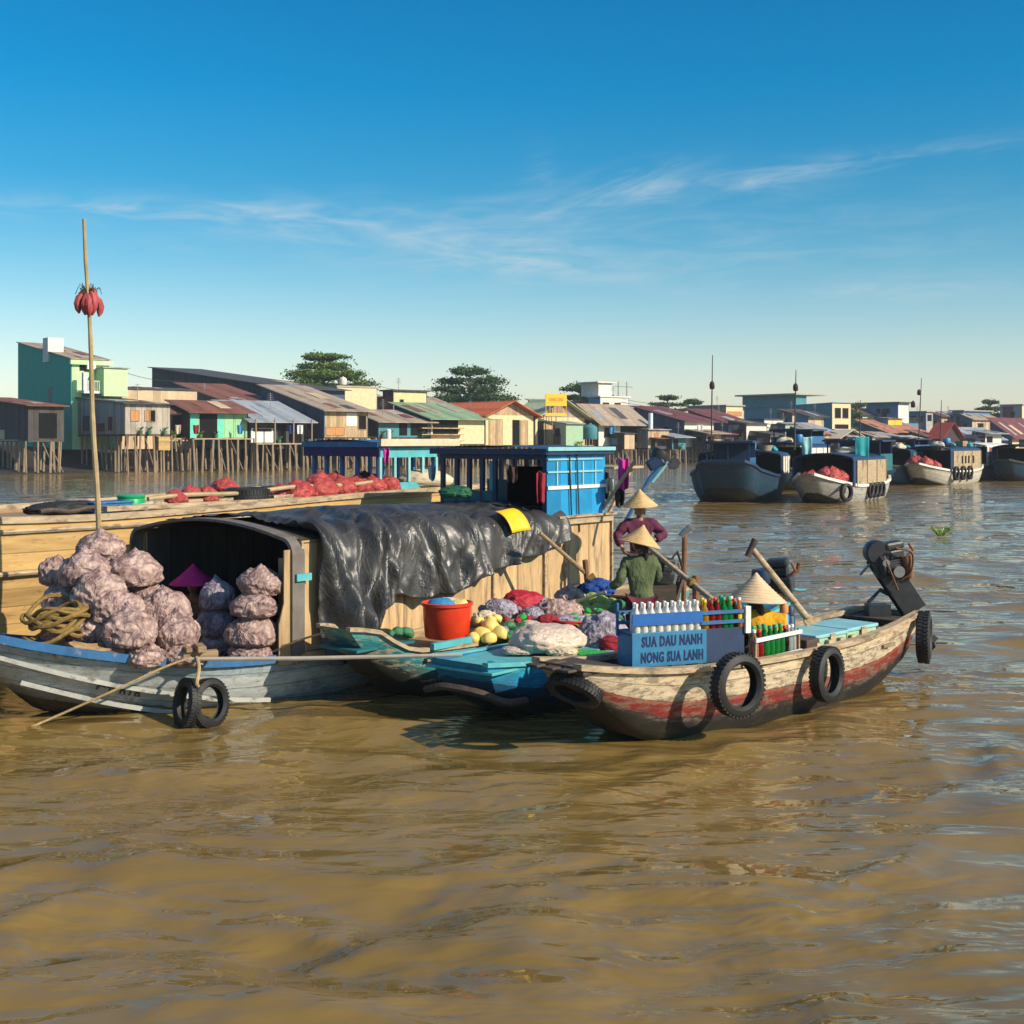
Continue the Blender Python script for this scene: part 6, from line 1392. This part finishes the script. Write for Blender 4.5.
    # patched sheets on roof and walls, as such houses are mended piece by piece
    hr = random.Random(int(px0*7+px1)); PM = ['tinrust', 'tingrey', 'tindark', 'tinmaroon', 'tinbeige', 'tintan', 'boards']
    if roof == 'shed' and w > 3:
        for k in range(hr.randint(2, 4)):
            xa = hr.uniform(0, w*.75); xb = min(w, xa+hr.uniform(.7, 1.6)); ya = hr.uniform(-.3, dp*.5); yb = min(dp, ya+hr.uniform(1.5, 5)); e_ = .128+.012*k
            MB().add([(xa, ya, zt(ya)+e_), (xb, ya, zt(ya)+e_), (xb, yb, zt(yb)+e_), (xa, yb, zt(yb)+e_), (xa, ya, zt(ya)+e_+.03), (xb, ya, zt(ya)+e_+.03), (xb, yb, zt(yb)+e_+.03), (xa, yb, zt(yb)+e_+.03)], [(0, 3, 2, 1), (4, 5, 6, 7), (0, 1, 5, 4), (1, 2, 6, 5), (2, 3, 7, 6), (3, 0, 4, 7)]).build('roof_patch', hr.choice(PM), t)
    if z1-z0 > 1.6:
        for k in range(hr.randint(1, 3)):
            ya = hr.uniform(.2, dp*.6); yb = min(dp-.1, ya+hr.uniform(.8, 2.6)); za = z0+H_*hr.uniform(0, .5); zb = min(z1-.1, za+H_*hr.uniform(.25, .6)); MB().box(-.045-.01*k, -.002, ya, yb, za, zb).build('wall_patch', hr.choice(PM+['boardsdark', 'boardstan', 'bluewall']), t)
        if hr.random() < .6:
            ya = dp*hr.uniform(.1, .5); f = MB().box(-.08, -.001, ya, ya+.8, z0+H_*.45, z0+H_*.8).build('window', 'dark', t); MB().box(-.11, -.082, ya-.08, ya+.88, z0+H_*.8, z0+H_*.8+.1).build('frame', 'wood', f)
    if hr.random() < .45:
        xx, yy = hr.uniform(.2, .8)*w, hr.uniform(.2, .6)*dp; zz = zt(yy); b = MB(); b.tube([(xx, yy, zz), (xx, yy, zz+1.9)], .035, 5)
        for q in range(4): b.tube([(xx-.45+.06*q, yy, zz+1.2+.2*q), (xx+.45-.06*q, yy, zz+1.2+.2*q)], .02, 4)
        b.build('aerial', 'enginegrey', t)
    if deck or (stilts and hr.random() < .5):
        b = MB(); y_ = -deck-.02 if deck else -.25; z_ = z0-.02
        for q in range(hr.randint(1, 3)):
            xx = hr.uniform(.05, .9)*w; b = MB(); b.lathe([(0, 0), (.16, 0), (.22, .35), (.2, .38), (0, .36)], 9, Matrix.Translation((xx, -.3, z_)))
            for g in range(14): a = hr.uniform(0, 6.28); l_ = hr.uniform(.2, .45); b.add([(xx, -.3, z_+.35), (xx+l_*math.cos(a)*.6-.05, -.3+l_*math.sin(a)*.6, z_+.5+l_*.5), (xx+l_*math.cos(a), -.3+l_*math.sin(a), z_+.45+l_*.7)], [(0, 1, 2)])
            b.build('potted_plant', hr.choice(['greens', 'leafbright', 'cabbage']), t)
    return t, w, dp, z0, z1, (P, d0)
G = 'village houses along the far bank'
hs = []
def HH(*a, **k):
    r = house(*a, **k); r[0]['group'] = G; hs.append(r); return r
HH('dark wooden porch house before the stilt house with shutters', 28, 64, -25, 2, 440, 406, 398, 'boardsdark', 'boardsdark', 'tinrust', stilts=1, wins=[(.3, .8, .05, .8, 'd')])
t, w, dp, z0, z1, (P, d0) = HH('tall mint green house with deep green side wall and brown roof', 71, 109, 18, 12, 440, 359, 343, 'mint', 'greendark', 'tintan', wins=[(.28, .52, .18, .75, 'g'), (.22, .46, .86, .97, 'd')], over=.15)
MB().box(-.2, w+.3, -.45, -.005, z1-.55, z1-.1).build('cornice', 'mint', t)
b = MB(); zb_ = at(71, 396, d0).z; zt_ = at(71, 368, d0).z; b.box(.64*w, w+1.1, -2.2, -.01, zb_, zt_); b.build('annex_wall', 'mint', t); MB().box(.60*w, w+1.3, -2.4, 0, zt_+.01, zt_+.12).build('annex_roof', 'tingrey', t)
b = MB(); za = at(71, 364, d0).z; b.box(.38*w, .60*w, -.5, -.04, za-.5, za+.2); ac = b.build('air_conditioner', 'white', t); MB().lathe([(0, 0), (.22, 0), (.22, .02), (0, .02)], 14, Matrix.Translation((.49*w, -.52, za-.15)) @ Matrix.Rotation(math.pi/2, 4, 'X')).build('fan_grille', 'enginegrey', ac)
b = MB(); zc = at(71, 391, d0).z
b.box(.18*w, .66*w, -1.6, -.01, zc-.25, zc); b.build('balcony_floor', 'white', t)
b = MB(); b.box(.18*w, .64*w, -1.6, -1.55, zc+1.0, zc+1.07)
for i in range(9): x = lerp(.18, .63, i/8)*w; b.box(x, x+.05, -1.6, -1.55, zc, zc+1.0)
b.build('balcony_railing', 'offwhite', t)
MB().box(.16*w, .26*w, -1.7, -1.2, zc, zc+1.9).build('balcony_column', 'offwhite', t)
b = MB(); q = at(71, 343, d0+9).z; b.box(-.2, 1.5, 6, 7.5, z1, q+.25); b.build('rooftop_block', 'offwhite', t)
HH('weathered grey stilt house with two orange shutters', 125, 170, 67, 0, 434, 404, 397, 'boards', 'boards', 'tindark', stilts=1, wins=[(.13, .30, .45, .78, 's'), (.44, .52, .45, .78, 's'), (.56, .66, .43, .80, 'w')], over=.3)
hb_ = hs[-1]; t, w = hb_[0], hb_[1]; MB().box(.72*w, .98*w, -.25, .5, hb_[3]-1.6, hb_[3]-.25).build('hanging_crate', 'plyyellow', t)
HH('low beige tin walled building behind the grey stilt house', 122, 197, 106, 16, 412, 389, 387, 'tinbeige', 'tinbeige', 'tindark', over=.1)
HH('long dark shed whose roof climbs far back from the bank', 292, 345, 152, 16, 436, 389, 368, 'bluetin', 'boardsdark', 'tindark', over=.5, swins=[(.2, .38, .55, .82, 'tinmaroon'), (.45, .6, .5, .8, 'tinmaroon'), (.66, .9, .4, .75, 'tinmaroon')])
HH('rust red roofed shed below the long dark shed', 252, 300, 178, 7, 436, 411, 384, 'boardsdark', 'bluetin', 'tinrust', over=.5)
t, w, dp, z0, z1, _ = HH('green stilt house with mint door posts and pale green panels', 190, 248, 172, 1, 438, 411, 402, 'greenpanel', 'boardsdark', 'tinrust', stilts=1, deck=1.2, over=.6,
   wins=[(.0, .12, 0, .98, 't'), (.16, .46, 0, .9, 'd'), (.46, .56, 0, .98, 't'), (.58, .76, .02, .95, 'p'), (.78, .98, .02, .95, 'p')])
HH('open porch with a white beam between the shuttered house and the green house', 171, 189, 160, 3, 438, 412, 406, 'boardsdark', 'boardsdark', 'tinrust', stilts=1, deck=.8, over=.4, wins=[(.1, .9, 0, .85, 'd'), (-.1, 1.1, .9, 1.0, 'W')])
t, w, dp, z0, z1, _ = HH('grey metal roofed stilt house with a white half wall and open porch', 250, 304, 222, 1, 443, 419, 403, 'boardsdark', 'boardsdark', 'tingrey', stilts=1, deck=1.6, over=.9, wins=[(.02, .42, .02, .62, 'W'), (.06, .38, .5, .58, 'w'), (.5, .66, .0, .8, 'd'), (.72, .95, 0, .85, 'd')], post=4)
HH('tan roofed house with blue tin side and wooden slat front', 324, 368, 262, 1, 437, 410, 386, 'boardstan', 'bluetin', 'tintan', stilts=1, over=.5, wins=[(.5, .74, .42, .9, 'W'), (.05, .45, .08, .35, 's'), (.78, .95, .3, .8, 'w')])
HH('cream flat roofed building with bare concrete side, below the bright tree', 337, 377, 303, 26, 425, 387, 385, 'cream', 'concrete', 'concrete', roof='flat', over=.1, wins=[(.2, .3, .3, .6, 'w'), (.4, .52, .1, .35, 'w')])
HH('olive cream building with a black flat roof', 393, 427, 383, 30, 425, 391, 390, 'olive', 'boardsdark', 'tindark', roof='flat', over=.35, wins=[(.2, .3, .55, .75, 'w'), (.55, .95, .48, .58, 's')])
HH('shed with tan roof and dark blue front, next to the slat front house', 378, 430, 352, 1, 437, 421, 411, 'tealwall', 'boardsdark', 'tintan', stilts=1, over=.6, wins=[(.4, .55, .1, .9, 'd'), (.62, .95, .1, .9, 'd')])
t, w, dp, z0, z1, _ = HH('green tin roofed house with loaded shelves on its cream front', 430, 485, 394, 1, 444, 418, 404, 'cream', 'boardsdark', 'tingreen', stilts=1, over=.6, wins=[(.05, .5, .35, .95, 'd')])
for k in range(3): MB().box(-.2*w, .55*w, -.7, -.05, z0+.3+k*.75, z0+.42+k*.75).build('shelf', 'boardstan', t)
HH('yellow house with bright orange roof and brown double door', 485, 534, 424, 2, 445, 415, None, 'cream', 'boardsdark', 'tileorange', roof='gable', peak=401, gm='boardstan', stilts=1, over=.7, wins=[(.08, .34, .0, .85, 'b'), (.55, .70, .0, .85, 'd'), (.72, .86, 0, .82, 'b')])
HH('cream house with pale green roof below the yellow sign', 535, 585, 508, 3, 445, 417, None, 'cream', 'boardstan', 'tinpale', roof='gable', peak=399, gm='tintan', stilts=1, over=.7, wins=[(.05, .17, 0, .85, 'd'), (.2, .36, 0, .85, 'b'), (.55, .68, .1, .85, 'd')], deck=1.5)
t, w, dp, z0, z1, _ = hs[-1]; b = MB(); b.box(.3*w, w, -1.5, -1.45, z0+.95, z0+1.0)
for i in range(12): x = lerp(.3, .99, i/11)*w; b.box(x, x+.05, -1.5, -1.45, z0, z0+.95)
b.build('porch_railing', 'wood_pale', t)
HH('small pale green hut with a round blue drum, in front of the railings', 566, 583, 560, -3, 447, 424, 422, 'mintside', 'mintside', 'tingrey', stilts=1, over=.2, cat='hut', name='hut')
HH('white two storey building under the spreading dark tree', 600, 629, 588, 34, 425, 397, 397, 'offwhite', 'bluewall', 'offwhite', roof='flat', over=.2, wins=[(.1, .3, .3, .8, 'w'), (.5, .7, .3, .8, 'w')])
t, w, dp, z0, z1, _ = hs[-1]; MB().box(.1*w, .55*w, 1, 5, z1+.22, z1+2.3).build('rooftop_room', 'offwhite', t); MB().box(.0*w, .65*w, .5, 5.5, z1+2.31, z1+2.5).build('rooftop_slab', 'offwhite', t)
b = MB()
for x in (.7, 1.0): b.tube([(x*w, .5, z1+.2), (x*w, .5, z1+2.6)], .08, 6)
b.tube([(.6*w, .5, z1+1.8), (1.2*w, .5, z1+1.8)], .06, 6); b.build('antenna', 'enginegrey', t)
HH('white walled house with broad tan roof and a small window', 598, 642, 584, 1, 446, 420, 408, 'offwhite', 'boardsdark', 'tintan', stilts=1, over=.8, wins=[(.15, .27, .35, .7, 'w'), (.5, .98, .0, .9, 'd')])
HH('tiny orange boarded hut on stilts beside the white walled house', 624, 635, 620, -3, 449, 434, 433, 'tinbeige', 'boardsdark', 'tindark', stilts=1, over=.15, cat='hut', name='hut')
t, w, dp, z0, z1, _ = HH('tan hut with a tall white pipe on its roof', 648, 669, 643, -2, 448, 430, 429, 'boardstan', 'boards', 'tingrey', stilts=1, over=.2, cat='hut', name='hut', wins=[(.3, .42, 0, .8, 's')])
MB().tube([(.25*w, .5, z1), (.25*w, .5, z1+2.3)], .32, 12).build('roof_pipe', 'pipe', t, smooth=True)
HH('maroon roofed house with a big dark blue side wall', 684, 714, 634, 2, 447, 421, 407, 'offwhite', 'bluetin', 'tinmaroon', stilts=1, over=.5, wins=[(.0, 1.0, .45, .62, 'd'), (.5, .54, 0, .5, 'w')])
HH('maroon roofed house half hidden behind the navy boat', 738, 764, 688, 5, 447, 427, 410, 'cream', 'bluetin', 'tinmaroon', stilts=1, over=.5, wins=[(.1, .4, .1, .8, 'd')])
HH('tan upper building standing above the maroon roofs', 726, 743, 688, 34, 425, 406, 406, 'cream', 'concrete', 'concrete', roof='flat', over=.3, wins=[(.1, .9, .5, .7, 's')])
HH('white fronted shop house just behind the dark cabin of the navy boat', 746, 767, 728, 1, 447, 424, 421, 'offwhite', 'boardsdark', 'tindark', stilts=1, over=.3, wins=[(.1, .9, .0, .5, 'd')])
t, w, dp, z0, z1, _ = HH('large teal building with pale balconied end and a rooftop room', 832, 851, 744, 40, 436, 403, 409, 'cream', 'tealwall', 'tealwall', over=.15, wins=[(.15, .45, .55, .85, 'w'), (.55, .85, .55, .85, 'w'), (.15, .85, .1, .35, 'w')])
MB().box(.1*w, .7*w, 9, 22, z1-1, z1+1.8).build('rooftop_room', 'tealwall', t); MB().box(-.1*w, 1.6*w, 8, 23, z1+1.81, z1+2.1).build('rooftop_slab', 'concrete', t); MB().box(-.1, w+.3, -.7, -.02, z1*.5, z1*.5+.2).build('balcony', 'offwhite', t)
HH('small white block before the teal building', 764, 784, 748, 10, 446, 420, 419, 'offwhite', 'bluewall', 'tindark', roof='flat', over=.15, wins=[(.0, 1.0, .3, .6, 'd')])
HH('pale green slatted block next to the small white block', 785, 797, 776, 6, 447, 425, 424, 'mintside', 'bluetin', 'tindark', roof='flat', over=.15, wins=[(.1, .9, .6, .7, 'W'), (.1, .9, .3, .45, 'W')])
HH('tan cabin with a grey tin roof in front of the teal building', 808, 824, 796, 14, 446, 416, 412, 'tinbeige', 'bluewall', 'tindark', over=.5)
HH('grey roofed shed below the tan cabin', 806, 832, 784, 2, 447, 431, 424, 'boardsdark', 'bluetin', 'tingrey', stilts=1, over=.7)
HH('hut under a pale sagging canvas roof, beside the teal cloth', 838, 862, 824, -6, 450, 438, None, 'darkcloth', 'boardsdark', 'beige', roof='gable', peak=430, over=.5, stilts=1, cat='hut', name='hut')
HH('row house with a patchy orange tile roof', 886, 926, 858, 6, 447, 432, 421, 'boardsdark', 'bluetin', 'brick', stilts=1, over=.5, wins=[(.1, .4, .2, .8, 'd')])
HH('market shed with pale tin awnings below the orange tile roof', 880, 915, 850, -4, 449, 440, 433, 'darkcloth', 'bluetin', 'tingrey', stilts=1, over=.7, wins=[(.05, .3, .2, .7, 'W'), (.4, .6, .3, .8, 'm')])
HH('yellow fronted kiosk set between the orange tile roof and the leaning mast', 888, 902, 880, 12, 440, 419, 418, 'yellow', 'bluewall', 'tindark', over=.2, cat='kiosk', name='kiosk')
t, w, dp, z0, z1, _ = HH('blue house with flat overhanging roof and two dark windows', 898, 909, 866, 38, 430, 403, 403, 'offwhite', 'bluewall', 'tindark', roof='flat', over=.7, swins=[(.25, .36, .62, .8, 'dark'), (.55, .66, .62, .8, 'dark')])
MB().box(-1.5, w+1, -1.5, dp+5, .5, z1*.62).build('lower_storey', 'bluewall', t)
HH('grey concrete building with open roof terrace by the leaning mast', 926, 933, 908, 40, 430, 412, 412, 'concrete', 'bluewall', 'concrete', roof='flat', over=.4, wins=[(.2, .8, .5, .85, 'd')], swins=[(.1, .4, .5, .8, 'dark'), (.55, .85, .5, .8, 'dark')])
HH('blue building with a roof slab at the far end of the bank', 963, 990, 953, 40, 436, 411, 411, 'bluewall', 'bluewall', 'concrete', roof='flat', over=.6, wins=[(.2, .5, .5, .85, 'W')])
HH('hut under a bright red canvas gable roof', 941, 960, 928, -8, 452, 437, None, 'darkcloth', 'boardsdark', 'redshade', roof='gable', peak=423, over=.5, stilts=1, cat='hut', name='hut')
HH('dark house with a blue grey roof beyond the red canvas gable', 968, 1002, 950, 2, 450, 438, 429, 'boardsdark', 'bluetin', 'tingrey', stilts=1, over=.6)
HH('maroon roofed house at the outermost end of the bank', 1012, 1046, 990, 4, 450, 436, 420, 'cream', 'bluetin', 'tinmaroon', stilts=1, over=.6, wins=[(.2, .4, .2, .8, 'w')])
HH('cream block behind the outermost maroon roofed house', 1022, 1060, 1000, 40, 436, 405, 405, 'cream', 'concrete', 'concrete', roof='flat', over=.3, wins=[(.2, .4, .4, .8, 'w')])
rr = random.Random(77)
CL = [(655, 'boardsdark', 'tinrust'), (672, 'tealwall', 'tingrey'), (706, 'boardstan', 'tintan'), (722, 'boardsdark', 'tinmaroon'), (770, 'offwhite', 'tindark'), (800, 'mintside', 'tingrey'), (818, 'boardstan', 'brick'), (846, 'bluewall', 'tingrey'), (858, 'tinbeige', 'tinrust'), (872, 'offwhite', 'tintan'), (895, 'tealwall', 'tingrey'), (911, 'redshade', 'beige'), (922, 'boardstan', 'tinrust'), (934, 'offwhite', 'tingreen'), (950, 'tinbeige', 'tindark'), (975, 'bluewall', 'tinmaroon'), (985, 'offwhite', 'tingrey')]
NM = {'boardsdark': 'dark boarded', 'tealwall': 'teal', 'boardstan': 'tan boarded', 'offwhite': 'whitewashed', 'mintside': 'pale green', 'bluewall': 'blue', 'tinbeige': 'beige tin', 'redshade': 'red canvas'}
RN = {'tinrust': 'rust red roof', 'tingrey': 'grey tin roof', 'tintan': 'tan roof', 'tinmaroon': 'maroon roof', 'tindark': 'black roof', 'brick': 'patchy tile roof', 'beige': 'canvas roof', 'tingreen': 'green roof'}
for i, (px, wm, rm) in enumerate(CL):
    yt = rr.uniform(433, 440); wd = rr.uniform(9, 17); pos = 'before' if px < 700 else 'low behind'
    ref = ['the tan hut with the pipe', 'the maroon roofed houses', 'the navy boat', 'the teal building', 'the orange tile roof', 'the red canvas gable'][min(5, int((px-640)/55))]
    HH(f'small {NM[wm]} waterside hut with {RN[rm]}, near {ref}', px, px+wd, px-rr.uniform(5, 12), rr.uniform(-7, -2), 449, yt, yt-rr.uniform(1, 4), wm, 'bluetin' if i % 2 else 'boardsdark', rm, stilts=1 if i % 2 else 0, over=rr.uniform(.3, .8), cat='hut', name='hut', wins=[(.1, .45, 0, .8, 'd')] if i % 3 else [(.2, .8, .3, .7, 'd')])
SR = [(150, 172, 140, 392, 396, 'concrete', 'tinrust', 22), (205, 226, 196, 402, 396, 'boardstan', 'tintan', 20), (362, 384, 350, 398, 393, 'boards', 'tinrust', 34), (420, 446, 408, 403, 398, 'cream', 'tintan', 36), (540, 562, 528, 405, 400, 'offwhite', 'tingreen', 40), (574, 596, 564, 407, 402, 'concrete', 'tinrust', 40), (640, 668, 628, 411, 407, 'boardstan', 'tingrey', 40), (706, 730, 696, 411, 407, 'offwhite', 'tintan', 44), (792, 812, 780, 413, 410, 'tinbeige', 'tinrust', 34), (862, 880, 850, 414, 409, 'cream', 'tindark', 46), (908, 930, 898, 417, 413, 'offwhite', 'tingrey', 46), (940, 962, 930, 416, 412, 'boardstan', 'tinmaroon', 44), (972, 1000, 960, 419, 414, 'tinbeige', 'tintan', 36)]
BY = ['the beige tin building', 'the rust red shed', 'the cream flat roofed building', 'the black flat roof', 'the yellow sign', 'the dark tree', 'the maroon roofs', 'the tall mast', 'the teal building', 'the rounded tree', 'the leaning mast', 'the red canvas gable', 'the row end']
for (a, b_, c_, ye, yr, wm, rm, dd), by in zip(SR, BY):
    HH(f'{NM.get(wm, {"concrete": "grey concrete", "boards": "grey boarded", "cream": "yellowish"}.get(wm, wm))} second row house with {RN[rm]} behind {by}', a, b_, c_, dd, 440, ye, yr, wm, 'bluetin', rm, over=.4, wins=[(.2, .4, .5, .8, 'w'), (.6, .8, .5, .8, 's')])
# laundry and folk clutter on the decks
for px, m, lb in [(196, 'redcloth', 'dark red shirt drying on the deck of the green stilt house'), (240, 'bluecloth2', 'blue shirt drying in front of the pale green panels'), (292, 'bluecloth', 'deep blue cloth drying on the open porch'), (300, 'white', 'white shirt drying on the open porch'), (178, 'beige', 'pale cloth drying on the porch with the white beam'), (556, 'magenta', 'pink cloth drying on the railings under the yellow sign'), (572, 'white', 'white cloth drying on the railings under the yellow sign'), (612, 'bluecloth2', 'blue cloth drying at the white walled house'), (700, 'white', 'white cloth drying at the maroon roofed house')]:
    o = cloth(px, 425, 434, dbank(px)-.4, 6, m, lb, px); o['group'] = 'laundry on the house decks'
# yellow sign on its frame
d_ = dbank(556)+1; SG = thing('sign_board', 'yellow sign board with red letters raised on a frame over the cream house', 'sign', at(556, 416, d_), BRZ-.35)
W_, H1 = 23*d_/F, 22*d_/F
MB().box(-W_/2, W_/2, -.06, .06, H1*.46, H1).build('sign_panel', 'yellow', SG); MB().box(-W_/2, W_/2, -.05, .05, .0, H1*.14).build('lower_panel', 'yellow', SG)
for i in range(6): MB().box(lerp(-W_/2, W_/2-.12, i/5), lerp(-W_/2, W_/2-.12, i/5)+.12, -.05, .05, H1*.14, H1*.46).build('frame_bar', 'orangewood', SG)
place_text(SG, 'XANG DAU', .62, (0, -.07, H1*.74), (1, 0, 0), (0, 0, 1), 'letterred', .012, .56)
MB().box(-.05, .05, -.05, .05, -3.5, 0).build('sign_post', 'wood', SG)
# water tanks, drum, dish
def tank(px, py, d, r, m, lb, name='water_tank', cat='water tank'):
    p = at(px, py, d); t = thing(name, lb, cat, p); MB().lathe([(0, -r), (r*.9, -r), (r, -r*.8), (r, r*.6), (r*.6, r*.95), (r*.2, r*1.05), (0, r*1.05)], 16).build('tank_body', m, t, smooth=True)
    MB().lathe([(0, r*1.0), (r*.22, r*1.0), (r*.22, r*1.2), (0, r*1.2)], 10).build('tank_lid', m, t); b = MB()
    for k in range(3): b.bar((r*.6*math.cos(k*2.1), r*.6*math.sin(k*2.1), -r*2.2), (r*.6*math.cos(k*2.1), r*.6*math.sin(k*2.1), -r), .1)
    b.build('tank_stand', 'wood_dark', t)
tank(334, 397, dbank(334)+22, .75, 'tealwall', 'dark teal water tank against the cream flat roofed building')
tank(590, 432, dbank(590)-3, .95, 'tealwall', 'big round dark blue drum beside the small pale green hut')
tank(343, 381, dbank(343)+30, .5, 'offwhite', 'small pale water tank on the roof below the bright tree')

# ------------------------------------------------------------------ trees: tiered crowns of many leaf faces
def tree(label, px, yt, yb, wpx, dd, m, seed, tiers=5, flat=.5):
    d = dbank(px)+dd; k = d/F; p = at(px, yb, d); top = at(px, yt, d).z; t = thing('spreading_tree', label, 'tree', (p.x, p.y, 2.0), 0, 'trees behind the village'); zb, zt = p.z-2, top-2
    rr = random.Random(seed); w = wpx*k/2; b = MB(); b.tube([(0, 0, -.5), (.1, 0, zb*.6), (0, .1, zb+.3*(zt-zb)), (.1, 0, zt*.93)], [.45, .38, .28, .06], 9)
    leaf = MB(); H_ = zt-zb; clumps = []
    for i in range(tiers):
        f = (i+.35)/tiers; z = lerp(zb, zt, f); R_ = w*(1-.72*f**2.2)*(.8 if i == 0 else 1)*rr.uniform(.85, 1.05); nb = rr.randint(6, 9)
        for j in range(nb):
            a = j*6.283/nb+rr.uniform(-.35, .35)+i*1.1; L_ = R_*rr.uniform(.62, 1.08); e = Vector((L_*math.cos(a), L_*math.sin(a), z+rr.uniform(-.10, .16)*H_/tiers))
            b.tube([(0, 0, z-.1*H_), tuple(e*.5+Vector((0, 0, z*.5-.02*H_))), tuple(e)], [.14, .09, .03], 5)
            for q in range(4): 
                g = rr.uniform(.45, 1.05); clumps.append((Vector((e.x*g, e.y*g, e.z+rr.uniform(-.04, .05)*H_/tiers)), L_*rr.uniform(.20, .34)))
    for _ in range(4): clumps.append((Vector((rr.uniform(-.2, .2)*w, rr.uniform(-.2, .2)*w, zt-.1*H_)), w*.2))
    for c, r in clumps:
        n = int(95*max(.6, r)); 
        for _ in range(n):
            v = Vector((rr.gauss(0, .5), rr.gauss(0, .5), rr.gauss(0, .5)*flat*.62)); q = c+v*r*1.15; s = rr.uniform(.12, .30)
            nx = Vector((rr.gauss(0, 1), rr.gauss(0, 1), rr.gauss(0, .6)+.9)).normalized(); u = nx.orthogonal().normalized(); ang = rr.uniform(0, 6.28); u = u*math.cos(ang)+nx.cross(u)*math.sin(ang); vv = nx.cross(u)
            leaf.add([q-u*s, q+vv*s*.55, q+u*s, q-vv*s*.55], [(0, 1, 2, 3)])
    me = bpy.data.meshes.new('crown'); me.from_pydata([tuple(v) for v in leaf.v], [], leaf.f); me.materials.append(M[m]); link(me, 'crown', t); b.build('trunk', 'leafdark', t, smooth=True)
tree('bright green tiered tree behind the cream flat roofed building', 323, 352, 398, 92, 42, 'leafbright', 2, 5)
tree('broad dark tree rising behind the orange roof', 469, 366, 412, 96, 45, 'leaf', 3, 5, .6)
tree('flat topped dark tree behind the yellow sign', 580, 383, 420, 82, 48, 'leaf', 5, 4)
tree('small tree behind the maroon roofed house, nearer the white pipe', 667, 394, 420, 40, 50, 'leaf', 6, 4)
tree('small tree behind the maroon roofed house, nearer the tall mast pole', 694, 398, 420, 34, 52, 'leaf', 7, 3)
tree('rounded tree between the teal building and the blue house', 856, 401, 440, 30, 44, 'leafbright', 8, 5, .9)
tree('dark tree beyond the blue building at the end of the bank', 990, 398, 432, 34, 60, 'leaf', 9, 5, .8)
def wire(label, a, b, sag=.4):
    n = 12; pts = [a.lerp(b, i/n)-Vector((0, 0, sag*4*(i/n)*(1-i/n))) for i in range(n+1)]; tag(MB().tube(pts, .03, 5).build('power_cable', 'wire'), label, 'cable')
wire('upper cable from the mint green house to the long dark shed', at(118, 370, 140), at(182, 381, 150)); wire('lower cable from the mint green house toward the beige tin building', at(118, 383, 140), at(158, 390, 145))
wire('cable from the bright tree down to the black flat roof', at(350, 374, 165), at(400, 390, 170)); wire('upper long cable past the white two storey building', at(622, 399, 200), at(712, 407, 215)); wire('lower long cable past the white two storey building', at(622, 402, 200), at(712, 411, 215))
# floating weeds
c = MB(); rr = random.Random(2)
for k in range(26):
    a = rr.uniform(0, 6.28); e = rr.uniform(.05, .25); h = rr.uniform(.08, .26); x, y = e*math.cos(a), e*math.sin(a); c.tube([(x*.3, y*.3, 0), (x*.7, y*.7, h*.7), (x, y, h)], [.012, .01, .02], 5)
    q = Vector((x, y, h)); c.add([q+Vector((-.05, 0, 0)), q+Vector((0, .05, .03)), q+Vector((.06, 0, .05)), q+Vector((0, -.05, .02))], [(0, 1, 2, 3)])
o = c.build('water_hyacinth', 'cabbage'); p = onz(941, 536, 0); o.location = (p.x, p.y, 0); o.scale = (1.5, 1.5, 1.2); tag(o, 'small clump of water hyacinth drifting beyond the engine', 'water plant')
